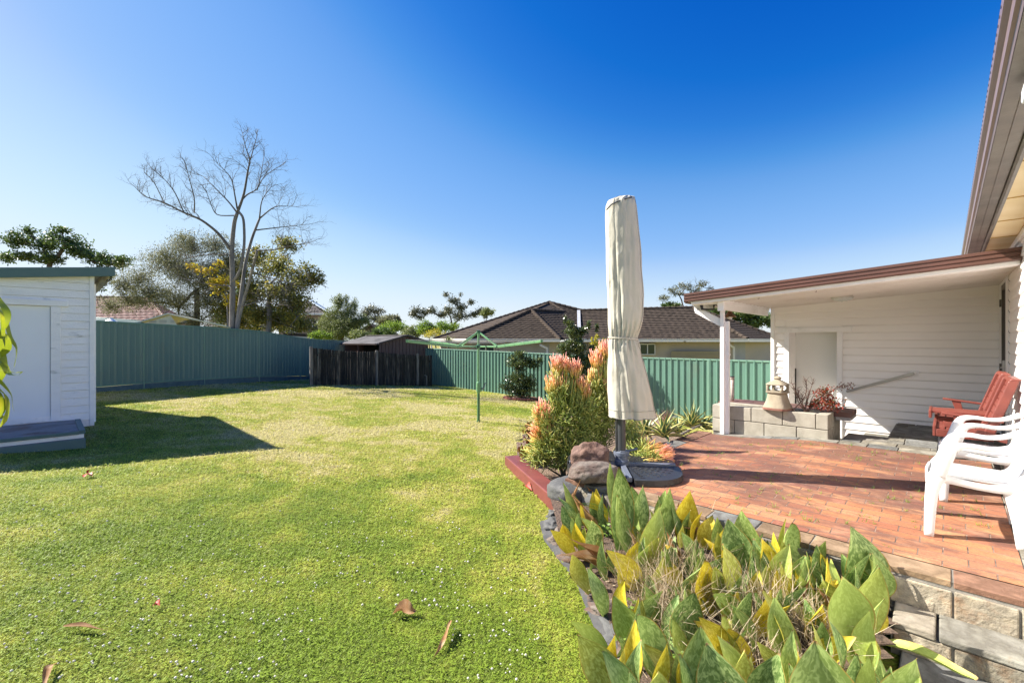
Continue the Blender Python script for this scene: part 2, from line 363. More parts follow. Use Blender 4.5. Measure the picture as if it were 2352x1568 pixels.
bumpn(N, L, nn.outputs[0], .8, .03, bs); M['turf'] = m
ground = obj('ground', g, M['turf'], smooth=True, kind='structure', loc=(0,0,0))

# ================================================================ patio
BR_A0, BR_A1, BR_C0, BR_C1 = 3.83, 6.92, -.33, 2.55
pg = MB(); na, nc = 16, 16
for j in range(na+1):
    for i in range(nc+1):
        a = BR_A0 + (BR_A1-BR_A0)*j/na; c = BR_C0 + (BR_C1-BR_C0)*i/nc
        pg.vert(ab(a, c, patio_z(a, c)), None, (c+10., a+10.))
for j in range(na):
    for i in range(nc):
        k = j*(nc+1)+i; pg.face((k, k+nc+1, k+nc+2, k+1))
m, nt, N, L, bs = newmat('terracotta_brick_paving')
uvn = N.new('ShaderNodeUVMap'); uvn.uv_map = 'UVMap'; uv = uvn.outputs[0]
nw = noise(N, L, uv, 2.2, 3)
wob = N.new('ShaderNodeVectorMath'); wob.operation = 'MULTIPLY_ADD'; L.new(nw.outputs[1], wob.inputs[0]); wob.inputs[1].default_value = (.018, .018, 0); L.new(uv, wob.inputs[2])
b = N.new('ShaderNodeTexBrick'); L.new(wob.outputs[0], b.inputs['Vector'])
b.inputs['Scale'].default_value = 1.; b.inputs['Brick Width'].default_value = .236; b.inputs['Row Height'].default_value = .117
b.inputs['Mortar Size'].default_value = .0045; b.inputs['Mortar Smooth'].default_value = .35; b.inputs['Bias'].default_value = .0
b.inputs['Color1'].default_value = (0,0,0,1); b.inputs['Color2'].default_value = (1,1,1,1); b.inputs['Mortar'].default_value = (.5,.5,.5,1)
r = ramp(N, [(0,(.38,.140,.055)),(.3,(.45,.20,.080)),(.55,(.31,.105,.052)),(.8,(.49,.25,.115)),(1,(.25,.085,.05))]); L.new(b.outputs[0], r.inputs[0])
mp = N.new('ShaderNodeMapping'); L.new(uv, mp.inputs[0]); mp.inputs['Scale'].default_value = (1., 2.2, 1)
n1 = noise(N, L, mp.outputs[0], 1.1, 6, .65, .3); n2 = noise(N, L, mp.outputs[0], 7., 6, .7); n3 = noise(N, L, uv, 60, 4, .7)
sm = N.new('ShaderNodeMath'); sm.operation = 'MULTIPLY_ADD'; L.new(n2.outputs[0], sm.inputs[0]); sm.inputs[1].default_value = .55; L.new(n1.outputs[0], sm.inputs[2])
# mildew is heaviest on the far, damp side of the patio
sx = N.new('ShaderNodeSeparateXYZ'); L.new(uv, sx.inputs[0])
damp = mapr(N, L, sx.outputs[1], 14.0, 15.8, -.05, .07)
s2 = N.new('ShaderNodeMath'); L.new(sm.outputs[0], s2.inputs[0]); L.new(damp, s2.inputs[1])
o1 = mixc(N, L, mapr(N, L, s2.outputs[0], .72, .88, 0., .82), r.outputs[0], (.085,.042,.035))
o2 = mixc(N, L, mapr(N, L, n3.outputs[0], .35, .65, .0, .6), o1, (.19,.075,.045))
n4 = noise(N, L, uv, 3.1, 5, .6)
o3 = mixc(N, L, mapr(N, L, n4.outputs[0], .55, .8, 0, .5), o2, (.62,.38,.24))
o4 = mixc(N, L, b.outputs['Fac'], o3, mixc(N, L, mapr(N, L, n2.outputs[0], .4, .6), (.07,.045,.035), (.26,.17,.12)))
L.new(o4, bs.inputs['Base Color']); bs.inputs['Roughness'].default_value = .8
inv = N.new('ShaderNodeMath'); inv.operation = 'SUBTRACT'; inv.inputs[0].default_value = 1.; L.new(b.outputs['Fac'], inv.inputs[1])
hh = N.new('ShaderNodeMath'); hh.operation = 'MULTIPLY_ADD'; L.new(n3.outputs[0], hh.inputs[0]); hh.inputs[1].default_value = .5; L.new(inv.outputs[0], hh.inputs[2])
h2 = N.new('ShaderNodeMath'); h2.operation = 'MULTIPLY_ADD'; L.new(b.outputs[0], h2.inputs[0]); h2.inputs[1].default_value = .5; L.new(hh.outputs[0], h2.inputs[2])
bumpn(N, L, h2.outputs[0], .9, .006, bs); M['brick'] = m
patio = obj('patio', pg, M['brick'], kind='structure', smooth=True, loc=ab(5, 1, -1.4))
SL = [(.21,.205,.185),(.26,.245,.21),(.175,.18,.18),(.30,.265,.21),(.24,.135,.095),(.27,.19,.125),(.20,.205,.205),(.33,.30,.255)]
def stones(mb, a0, a1, c0, c1, zf, th, along, ls, gap=.012, pal=None, drop=0.):
    """a run of split-slate slabs; along = 'a' or 'c'"""
    pos = a0 if along == 'a' else c0; end = a1 if along == 'a' else c1
    while pos < end - .02:
        l = R.uniform(*ls); e = min(end, pos+l)
        if end - e < .1: e = end
        kk_ = R.uniform(1.05, 1.6); mb.cur = tuple(x*kk_ for x in R.choice(pal or SL))
        A0, A1, C0, C1 = (pos, e-gap, c0, c1) if along == 'a' else (a0, a1, pos, e-gap)
        t = R.uniform(-.004, .004)
        P = []
        for k in (0, 1):
            for a, c in ((A0,C0),(A1,C0),(A1,C1),(A0,C1)):
                z = zf(a, c); P.append(ab(a + R.uniform(-.003,.003), c + R.uniform(-.003,.003), z + (t + R.uniform(-.002,.002) if k else -th)))
        mb.hexa(P); pos = e
st = MB(); pz = lambda a, c: patio_z(a, c) + .004
stones(st, 3.62, 3.818, -.9, 2.77, pz, .04, 'c', (.33,.5), pal=[SL[4],SL[5],SL[2],SL[4],SL[0]])
stones(st, 3.83, 7.0, 2.56, 2.77, pz, .03, 'a', (.3,.45), pal=[SL[2],SL[6],SL[4],SL[0]])
stones(st, 6.93, 7.13, 1.0, 2.5, pz, .03, 'c', (.3,.45), pal=[SL[0],SL[6],SL[2]])
for k in range(4): stones(st, 6.93+.23*k, 6.93+.23*(k+1)-.012, -.53, 1.0 if k < 2 else .57, pz, .03, 'c', (.26,.38), pal=[SL[0],SL[1],SL[6],SL[7]])
for k in range(6): stones(st, 7.85+.24*k, 7.85+.24*(k+1)-.012, -.53, .57, lambda a, c: -1.276, .16, 'c', (.26,.38), pal=[SL[2],SL[6],SL[0]])
stones(st, 3.83, 6.92, -.53, -.335, pz, .03, 'a', (.3,.45), pal=[SL[0],SL[1],SL[7]])
obj('slate_edging', st, M['slate'], patio, bevel=.004)
gb = MB()   # mortar bed under the slabs, a few millimetres lower
for a0, a1, c0, c1, f in ((3.625,3.83,-.9,2.765,pz),(3.83,7.,2.55,2.765,pz),(6.92,7.12,1.,2.5,pz),(6.92,7.85,-.53,1.,pz),(3.83,6.92,-.53,-.33,pz)):
    gb.hexa([ab(a, c, f(a, c) - (.009 if k else .06)) for k in (0,1) for a, c in ((a0,c0),(a1,c0),(a1,c1),(a0,c1))])
gb.abox(7.85, 9.27, -.53, .575, -1.9, -1.284)
obj('mortar_bed', gb, M['mortar'], patio)
rw = MB()  # faced retaining edge of the patio
rw2 = MB(); rw2.abox(3.6075, 3.83, -.9, 2.75, -2., -1.425); rw2.abox(3.83, 7., 2.5, 2.745, -2., -1.425)
rw2.hexa([ab(a, c, z) for z in (-2., None) for a, c in ((3.84,-.53),(6.9,-.53),(6.9,2.5),(3.84,2.5)) for z in [z if z is not None else patio_z(a, c)-.05]])
obj('patio_fill', rw2, M['mortar'], patio)
for row in range(2):
    pos = -.9
    while pos < 2.76:
        l = R.uniform(.22, .42); e = min(2.76, pos+l)
        kk_ = R.uniform(1.3, 1.7); rw.cur = tuple(x*kk_ for x in R.choice([SL[1],SL[7],SL[7],SL[1]]))
        d = R.uniform(-.002, .012); dz_ = R.uniform(-.008,.008); rw.hexa([ab(a, c, z+R.uniform(-.006,.006)) for z in (-1.425-.185*(row+1)+.012+dz_, -1.427-.185*row) for a, c in ((3.605-d, pos),(3.645, pos),(3.645, e-.010),(3.605-d-R.uniform(-.006,.006), e-.010))]); pos = e
obj('stone_facing', rw, M['facing'], patio, bevel=.007)

# steps down at the near side
stp = MB()
stones(stp, 3.33, 3.60, -.9, .24, lambda a, c: -1.575, .04, 'c', (.42,.55), pal=[SL[0],SL[1],SL[7],SL[6]])
st2 = stp; stp = MB(); pos = -.9
while pos < .235:
    l = R.uniform(.38, .5); e = min(.235, pos+l); kk_ = R.uniform(1.2, 1.6); stp.cur = tuple(x*kk_ for x in R.choice([SL[1],SL[7],SL[1]]))
    stp.abox(3.345-R.uniform(0,.01), 3.40, pos, e-.014, -1.735, -1.62); pos = e
rz2 = stp; stp = st2
stones(stp, 2.90, 3.34, -.9, .2, lambda a, c: -1.735, .05, 'c', (.5,.7), pal=[SL[2],SL[6]])
stones(stp, 2.44, 2.885, -.9, .2, lambda a, c: -1.735, .05, 'c', (.5,.7), pal=[SL[2],SL[6],SL[0]])
steps = obj('garden_steps', stp, M['slate'], bevel=.008, label='slate faced steps dropping from the brick patio at the lower right', cat='steps')
obj('riser', rz2, M['facing'], steps, bevel=.007)
sb = MB(); sb.abox(3.347, 3.60, -.9, .232, -2., -1.616); sb.abox(2.45, 3.36, -.9, .19, -2., -1.75); obj('mortar_core', sb, M['mortar'], steps)

# lower slate path beside the back wall
lp = MB()
for k in range(5):
    stones(lp, 7.9+.27*k, 7.9+.27*(k+1)-.012, .585, .97, lambda a, c: -1.475, .04, 'c', (.4,.4), pal=[SL[0],SL[7]])
    stones(lp, 7.9+.27*k, 7.9+.27*(k+1)-.012, .975, 2.6, lambda a, c: -1.65, .04, 'c', (.3,.4), pal=[SL[0],SL[2]])
lpo = obj('path', lp, M['slate'], kind='structure', bevel=.004)
lb = MB(); lb.abox(7.9, 9.27, .58, .965, -2., -1.49); lb.abox(7.9, 9.27, .97, 2.6, -2., -1.66); obj('path_bed', lb, M['mortar'], lpo)

# weeds in the brick joints
wd = MB(); rr = random.Random(5)
for k in range(330):
    c = rr.uniform(-.25, 2.5); a = BR_A0 + round(rr.uniform(.1, 3.05)/.117)*.117 + rr.uniform(-.01,.01)
    if mnoise.noise(Vector((a*1.1, c*1.1, 3))) < -.12: continue
    p = ab(a, c, patio_z(a, c)); s = rr.uniform(.5, 1.9)
    for q in range(rr.randint(3, 7)):
        t = rr.uniform(0, 2*pi); h = rr.uniform(.008,.03)*s; l = rr.uniform(.012,.035)*s
        d = Vector((cos(t), sin(t), 0)); n = Vector((-sin(t), cos(t), 0))*.0022; o = p + Vector((rr.gauss(0,.01), rr.gauss(0,.01), .002))
        wd.cur = (rr.random(),)*3
        wd.face([wd.vert(o-n), wd.vert(o+n), wd.vert(o+d*l+Vector((0,0,h)))])
obj('weeds', wd, M['L_weed'], kind='stuff')

# ================================================================ house
house = thing('house', ab(9.28, -.54, -1.28), 'white weatherboard house with brown gutters and lean-to roof over the brick patio', 'house')
def ceil_z(c): return .60 + .064*(2.86-c)
WA, WC, P = 9.28, -.54, .1235
VIN = [(0,0),(.013,.80),(.011,.82),(-.004,1.0)]
def boards(mb, seg, zb, zt, pitch, nrm, prof, zoff=0., mk=None):
    """seg(z) -> list of (p,q) xy pairs for a board whose foot is at z; profile leans out from the wall"""
    z = zt
    while z > zb + .01:
        lo = max(zb, z-pitch)
        for p, q in seg(lo, z):
            pr = [(u, -v*(z-lo)) for u, v in prof]
            mb.strip(pr, Vector((p[0],p[1],z)), Vector((q[0],q[1],z)), nrm, (0,0,1))
            if mk: mk(mb, p, q, z, lo)
        z = lo
nA = Vector((-AX[0], -AX[1], 0)); nB = Vector((BX[0], BX[1], 0))
DC0, DC1, DZ0, DZ1 = 1.338, 2.04, -1.62, .16     # door opening in the back wall
def seg_back(lo, hi):
    cm = 2.31 if ceil_z(2.31) > hi-.02 else 2.86 - (hi-.02-.60)/.064
    if cm < -.5: return []
    L_ = [(cm, WC+.0)]
    if lo < DZ1+.10 and hi > DZ0: L_ = [(2.31, DC1+.06), (DC0-.06, WC)]
    return [(ab(WA, c0), ab(WA, c1)) for c0, c1 in L_]
bw = MB(); boards(bw, seg_back, -1.72, -1.72+P*21, P, nA, VIN)
obj('back_wall', bw, M['cream'], house)
bk = MB()   # solid wall behind the cladding, with the door opening, and the top infill sheet
for c0, c1, z0, z1 in ((WC, DC0, -2.2, .2), (DC1, 2.33, -2.2, .2), (DC0, DC1, .16, .2), (DC0, DC1, -2.2, -1.62)): bk.abox(WA+.004, WA+.10, c0, c1, z0, z1)
bk.hexa([ab(a, c, z if z is not None else ceil_z(c)-.004) for z in (.2, None) for a, c in ((WA+.004, WC), (WA+.10, WC), (WA+.10, 2.33), (WA+.004, 2.33))])
bk.hexa([ab(a, c, ceil_z(c) - d) for d in (.13, .003) for a, c in ((WA-.004, WC), (WA-.02, WC), (WA-.02, 2.33), (WA-.004, 2.33))])
bk.abox(WA+.1, WA+3.5, 2.23, 2.33, -2.2, .55)
obj('wall_sheet', bk, M['cream'], house)
tr = MB()
tr.abox(WA-.030, WA-.001, 2.275, 2.335, -2.2, .60)
tr.abox(WA-.03, WA+.0, DC0-.075, DC0, -1.62, .16); tr.abox(WA-.03, WA+.0, DC1, DC1+.075, -1.62, .16)
tr.abox(WA-.04, WA+.0, DC0-.20, DC1+.17, .163, .235); tr.abox(WA-.052, WA+.0, DC0-.22, DC1+.19, .237, .25)
obj('door_casing', tr, M['white'], house, bevel=.003)
dr = MB(); dr.abox(WA+.46, WA+.50, DC0-.02, DC1+.02, -1.64, .18)
rv = MB(); rv.abox(WA+.101, WA+.52, DC0-.05, DC0-.001, -1.7, .22); rv.abox(WA+.101, WA+.52, DC1+.001, DC1+.05, -1.7, .22); rv.abox(WA+.101, WA+.52, DC0-.05, DC1+.05, .161, .22); obj('door_reveal', rv, M['cream'], house)
od = obj('door', dr, M['doorpaint'], house)
dk = MB(); dk.abox(WA+.40, WA+.455, DC1-.012, DC1-.002, -1.5, -.50); obj('door_dark_strip', dk, M['dark'], od)  # thin dark strip low at the left of the doorway
# wall along the patio's right side
rwl = MB()
def mark(mb, p, q, z, lo):
    # dark triangles paint the shaded hollow of the open board ends
    h = z-lo; mb.mi = 1; pts = [(0.0005,-.42),(.016,-.80),(0.0005,-1.0)]
    e = Vector((q[0],q[1],0)) - Vector((AX[0],AX[1],0))*.02
    mb.face([mb.vert(Vector((e[0], e[1], z+v*h)) + nB*(u+.0015) + Vector((AX[0],AX[1],0))*(.0 if k else .028)) for k, (u, v) in enumerate(pts)]); mb.mi = 0
boards(rwl, lambda lo, hi: [(ab(2.0, WC), ab(8.02, WC))], -1.45, -1.45+P*20.5, P, nB, VIN, mk=mark)
boards(rwl, lambda lo, hi: [(ab(8.02, WC), ab(9.26, WC))] if lo > .80 else [], -1.45, -1.45+P*20.5, P, nB, VIN)
obj('side_wall', rwl, [M['cream'], M['dark']], house)
rb = MB()
rb.abox(1.5, 8.35, WC-.10, WC-.003, -2.0, 1.12); rb.abox(9.05, 9.38, WC-.10, WC-.003, -2., 1.12); rb.abox(8.35, 9.05, WC-.10, WC-.003, .78, 1.12)
rb.abox(8.06, 8.35, WC-.003, WC+.018, -1.27, .84); rb.abox(9.05, 9.25, WC-.003, WC+.018, -1.27, .84); rb.abox(8.06, 9.25, WC-.003, WC+.016, .76, .84)
rb.abox(8.35, 9.05, WC-.12, WC-.105, -1.28, .78)
obj('side_wall_sheet', rb, M['white'], house, bevel=.002)
scd = MB()
scd.abox(8.37, 8.43, WC-.03, WC+.012, -1.26, .755); scd.abox(8.97, 9.03, WC-.03, WC+.012, -1.26, .755)
scd.abox(8.43, 8.97, WC-.03, WC+.012, .69, .755); scd.abox(8.43, 8.97, WC-.03, WC+.012, -1.26, -1.12); scd.abox(8.43, 8.97, WC-.03, WC+.010, -.36, -.28)
M['screenframe'] = mat('brown_grey_screen_frame', (.13,.115,.10), (.10,.09,.08), .45)
M['mesh'] = mat('insect_mesh', (.055,.05,.046), (.04,.036,.034), .7)
sd = obj('screen_door', scd, M['screenframe'], house, bevel=.003)
sm = MB(); sm.abox(8.43, 8.97, WC-.02, WC-.012, -1.12, .69); obj('mesh_panel', sm, M['mesh'], sd)
for k, z in enumerate((.52, -.35)):
    hb = MB(); hb.abox(9.02, 9.07, WC+.012, WC+.03, z-.05, z+.05); obj('hinge', hb, M['screenframe'], sd)
hb = MB(); hb.abox(8.385, 8.41, WC+.012, WC+.04, -.42, -.24); hb.abox(8.37, 8.43, WC+.04, WC+.055, -.34, -.32); obj('handle', hb, M['alu'], sd)

# lean-to roof
RA0, RA1, RC0, RC1 = 6.75, 9.29, WC, 2.86
rf = MB()
# ribbed white underside, ribs running down the fall
n = 13; w_ = (RA1-RA0-.05)/n; pr = []
for k in range(n):
    x = RA0+.06+k*w_; pr += [(x, 0), (x+w_*.74, 0), (x+w_*.77, -.030), (x+w_*.87, -.030), (x+w_*.90, 0)]
pr += [(RA1+.03, 0)]
for (a0, z0), (a1, z1) in zip(pr, pr[1:]):
    rf.quad(ab(a0, RC0, ceil_z(RC0)+z0), ab(a1, RC0, ceil_z(RC0)+z1), ab(a1, RC1, ceil_z(RC1)+z1), ab(a0, RC1, ceil_z(RC1)+z0))
M['ceil'] = mat('painted_roof_underside', (.72,.67,.64), (.66,.61,.58), .4, 2., .05, 30, dirt=(.50,.44,.40), dlo=.6, dhi=.85)
roof = obj('lean_to_roof', rf, M['ceil'], house)
rt = MB(); pr = []
for k in range(13):
    x = RA0+.06+k*w_; pr += [(x, .10), (x+w_*.3, .10), (x+w_*.4, .13), (x+w_*.6, .13), (x+w_*.7, .10)]
pr += [(RA1+.15, .10)]
for (a0, z0), (a1, z1) in zip(pr, pr[1:]):
    rt.quad(ab(a0, RC1, ceil_z(RC1)+z0), ab(a1, RC1, ceil_z(RC1)+z1), ab(a1, RC0, ceil_z(RC0)+z1), ab(a0, RC0, ceil_z(RC0)+z0))
obj('roof_sheet', rt, M['gutter'], roof)
fp = [(0,0),(-.012,.0),(-.020,.012),(-.020,.036),(-.010,.042),(-.010,.050),(-.022,.056),(-.022,.082),(-.010,.088),(-.010,.096),(-.024,.102),(-.024,.132),(0,.136)]
fs = MB()
def sweepab(mb, prof, a, c0, c1, zf):
    A = [mb.vert(ab(a+u, c0, zf(c0)+v)) for u, v in prof]; B = [mb.vert(ab(a+u, c1, zf(c1)+v)) for u, v in prof]; n = len(prof)
    for i in range(n): mb.face((A[i], B[i], B[(i+1)%n], A[(i+1)%n]))
    mb.face(A); mb.face(B[::-1])
sweepab(fs, [(.015,0)]+fp+[(.015,.136)], RA0+.03, -.75, RC1+.03, lambda c: ceil_z(c)-.004)
obj('fascia', fs, M['brown_fascia'], roof)
fg = MB(); fg.hexa([ab(a, c, ceil_z(RC1)+z) for z in (-.02, .13) for a, c in ((RA0+.05, RC1), (RA1, RC1), (RA1, RC1+.03), (RA0+.05, RC1+.03))]); obj('rear_gutter', fg, M['gutter'], roof)
bm_ = MB(); bm_.hexa([ab(a, c, ceil_z(c)+z) for z in (-.045, -.002) for a, c in ((RA0+.06, WC+.01), (RA0+.20, WC+.01), (RA0+.20, 2.80), (RA0+.06, 2.80))])
obj('edge_beam', bm_, M['white'], roof, bevel=.003)
b2 = MB(); b2.abox(6.93, 9.25, 2.37, 2.43, .47, ceil_z(2.4)-.003); b2.abox(6.90, 6.93, 2.355, 2.445, .45, ceil_z(2.4)-.006); b2.abox(6.93, 9.25, 2.352, 2.448, .56, ceil_z(2.4)-.012)
obj('side_beam', b2, M['white'], roof, bevel=.004)
b3 = MB(); b3.abox(6.93, 6.99, 2.45, 2.83, .555, ceil_z(2.86)-.004); obj('outrigger', b3, M['white'], roof, bevel=.003)
ps = MB(); ps.abox(6.99, 7.045, 2.385, 2.44, -1.378, .47); obj('post', ps, M['white'], house, bevel=.004)
dp = MB()
dpm = [ab(7.10, 2.86, .60), ab(7.10, 2.84, .40), ab(7.08, 2.42, .20)]
dp.beam(ab(7.07, 2.80, .60), ab(7.07, 2.79, .47), .10, .075, up=(AX[0],AX[1],0))
dp.beam(ab(7.07, 2.81, .49), ab(7.07, 2.38, .24), .10, .075, up=(AX[0],AX[1],0))
dp.beam(ab(7.07, 2.37, .30), ab(7.07, 2.37, -1.376), .075, .055, up=(AX[0],AX[1],0))
dp.abox(7.03, 7.11, 2.325, 2.415, -.21, -.185)
obj('downpipe', dp, M['white'], house, bevel=.003)
for px, py in ((1742, 684), (1874, 669)):
    hk = MB(); r_ = (px-1176)/F; Y = 7.02/(.6949*r_+.7192); p = at(px, 784, Y); p.z = ceil_z(toab(p.x, p.y)[1]) - .0
    hk.tube([p, p-Vector((0,0,.035))], .0022, 5)
    hk.tube([p + Vector((.011*sin(t), 0, -.047 - .0115*cos(t+pi) - .0)) for t in [x*.5 for x in range(-1, 10)]], .0026, 5)
    obj('hook', hk, M['twig'], roof)
# upper eave of the main roof
ev = MB(); ga0, ga1 = .9, 9.9
def extr(mb, pts, a0=ga0, a1=ga1, close=True):
    A = [mb.vert(ab(a0, c, z)) for c, z in pts]; B = [mb.vert(ab(a1, c, z)) for c, z in pts]; n = len(pts)
    for i in range(n if close else n-1): mb.face((A[i], A[(i+1)%n], B[(i+1)%n], B[i]))
    if close: mb.face(A[::-1]); mb.face(B)
extr(ev, [(-.178,1.085),(-.172,1.10),(-.160,1.108),(-.158,1.150),(-.150,1.158),(-.140,1.168),(-.138,1.205),(-.144,1.212),(-.152,1.205),(-.152,1.18),(-.172,1.15),(-.176,1.105)])
hol = ev; ev.mi = 1
for k in range(130):
    a = 1.0+k*.068
    hol.hexa([ab(a+da, -.1375+dc, z) for z in (1.186, 1.194) for da, dc in ((0,0),(.012,0),(.012,.0012),(0,.0012))])
eave = obj('eave_gutter', ev, [M['gutter'], M['dark']], house)
eu = MB(); extr(eu, [(-.285,1.082),(-.180,1.085),(-.178,1.10),(-.285,1.10)]); extr(eu, [(-.236,1.079),(-.233,1.079),(-.233,1.0835),(-.236,1.0835)])
obj('gutter_underside', eu, M['gutter_under'], eave)
fb = MB(); extr(fb, [(-.318,1.062),(-.300,1.058),(-.288,1.066),(-.288,1.26),(-.318,1.26)]); obj('fascia_board', fb, M['gutter_under'], eave)
sf = MB(); pos = ga0
cuts = [.9, 1.7, 2.55, 3.1, 4.02, 5.0, 5.9, 6.8, 7.7, 8.6, 9.38]
for a0, a1 in zip(cuts, cuts[1:]): sf.abox(a0+.004, a1-.004, WC-.08, -.320, 1.070, 1.076)
js = sf; sf.mi = 1
for a in cuts[1:-1]: js.abox(a-.009, a+.009, WC-.07, -.321, 1.065, 1.0705)
M['joint'] = mat('yellow_joint_strip', (.50,.30,.05), (.42,.25,.05), .5); obj('soffit', sf, [M['soffit'], M['joint']], house)  # strips drawn in a deeper yellow than the sheets
sc_ = MB(); sc_.abox(1.5, 9.2, WC+.001, WC+.035, 1.0, 1.068); obj('wall_moulding', sc_, M['white'], house, bevel=.008)
mr = MB(); mr.hexa([ab(a, c, z) for c, z in ((-.15, 1.215), (-6., 3.1)) for a, z2 in ((.9, 0), (9.9, 0)) for z in (z,)] + [ab(a, c, z+.05) for c, z in ((-.15, 1.215), (-6., 3.1)) for a in (.9, 9.9)])
mr = MB(); mr.hexa([ab(.9,-.15,1.215), ab(9.9,-.15,1.215), ab(9.9,-6.,3.0), ab(.9,-6.,3.0), ab(.9,-.15,1.235), ab(9.9,-.15,1.235), ab(9.9,-6.,3.03), ab(.9,-6.,3.03)])
obj('main_roof', mr, M['shedroof'], house)

# lamps and fittings
t = thing('ceiling_light', ab(8.55, 1.17, ceil_z(1.17)), 'round ribbed glass ceiling light under the white lean-to roof', 'ceiling light')
z0 = ceil_z(1.17)
b = MB(); b.lathe([(.15,.0),(.155,-.012),(.15,-.032),(.0,-.033)], ab(8.55,1.17,z0), 32); obj('base_ring', b, mat('stained_lamp_ring', (.58,.53,.45), (.50,.46,.40), .4), t, smooth=True)
b = MB(); b.lathe([(.142,-.030),(.135,-.05),(.105,-.072),(.06,-.084),(.0,-.088)], ab(8.55,1.17,z0), 48, flute=.018); b.lathe([(.012,-.084),(.012,-.095),(0,-.096)], ab(8.55,1.17,z0), 10)
obj('glass_shade', b, mat('ribbed_glass', (.62,.64,.60), (.56,.58,.55), .15, spec=.7), t)
p = at(1625, 703, 6.9)
t = thing('floodlight', p, 'black framed LED floodlight fixed under the left end of the brown fascia', 'floodlight')
Rm = Matrix.Rotation(radians(10), 3, 'Z') @ Matrix.Rotation(radians(-12), 3, 'X')
b = MB(); b.box(p, (.21,.03,.125), M=Rm)
for k in range(9): b.box(p + Rm @ Vector((-.085+.021*k, .028, 0)), (.006,.03,.10), M=Rm)
obj('housing', b, M['blackpl'], t, bevel=.006)
b = MB(); b.box(p + Rm @ Vector((0,-.0165,0)), (.165,.004,.085), M=Rm); obj('lens', b, mat('floodlight_lens', (.55,.56,.50), (.48,.49,.44), .2), t)
b = MB(); b.box(p + Rm @ Vector((-.112,.0,.03)), (.006,.03,.08), M=Rm); b.box(p + Rm @ Vector((.112,.0,.03)), (.006,.03,.08), M=Rm); b.box(p + Rm @ Vector((0,.0,.073)), (.23,.03,.006), M=Rm)
b.box(p+Vector((.12,.05,.04)), (.06,.06,.05)); obj('bracket', b, M['blackpl'], t)
b = MB(); b.tube([p+Vector((.14,.05,.02)), p+Vector((.20,.04,.0)), p+Vector((.22,.03,-.05)), p+Vector((.19,.03,-.08))], .004, 6); obj('cable', b, M['blackpl'], t)
p = at(1676, 722, 7.3); zt = ceil_z(2.3)
t = thing('hanging_bell_lamp', p, 'small bell shaped brass lamp hanging beside the white side beam', 'lamp')
b = MB(); b.lathe([(.02,.06),(.03,.05),(.045,.02),(.075,-.02),(.10,-.04),(.10,-.045),(.07,-.02),(.0,.03)], p, 24); M['copper'] = mat('tarnished_copper', (.22,.11,.06), (.15,.09,.06), .3, 8., metal=.6)
obj('shade', b, M['copper'], t, smooth=True)
b = MB(); b.lathe([(0,-.075),(.03,-.07),(.045,-.045),(.03,-.01),(0,0)], p, 16); obj('bulb', b, mat('frosted_bulb', (.7,.68,.6), None, .2), t, smooth=True)
b = MB(); b.tube([p+Vector((0,0,.06)), Vector((p.x,p.y,zt-.10))], .012, 8); obj('stem', b, M['copper'], t)
r0 = 1171/F; Y = -.22/(-.7192*r0+.6949)
a0 = Y*(.6949*r0+.7192)
t = thing('wall_sensor_light', ab(a0, -.27, 1.0), 'white plastic sensor light under the brown eave at the top right edge', 'sensor light')
b = MB(); b.abox(a0-.05, a0+.06, -.30, -.222, .99, 1.05); b.abox(a0-.035, a0+.045, -.29, -.232, .93, .99); obj('housing', b, M['plastic'], t, bevel=.01)
b = MB(); b.abox(a0-.02, a0+.03, -.28, -.24, 1.05, 1.082); obj('mount', b, M['blackpl'], t)
# handrail on the back wall
t = thing('handrail', ab(WA-.06, .3, -.6), 'steel handrail sloping down the white back wall beside the doorway', 'handrail')
def onwall(px, py, off=.06):
    r_ = (px-1176)/F; Y = (WA-off)/(.6949*r_+.7192); return at(px, py, Y)
h0, h1 = onwall(2100, 857), onwall(1944, 899)
b = MB(); b.beam(h0, h1, .032, .042); obj('rail', b, M['alu'], t, bevel=.006)
for q in (h0, h1):
    b = MB(); d = Vector((AX[0],AX[1],0)); b.beam(q - d*.01, q + d*.05, .03, .03); b.beam(q + d*.043, q + d*.052, .10, .10); obj('bracket', b, M['white'], t, bevel=.004)
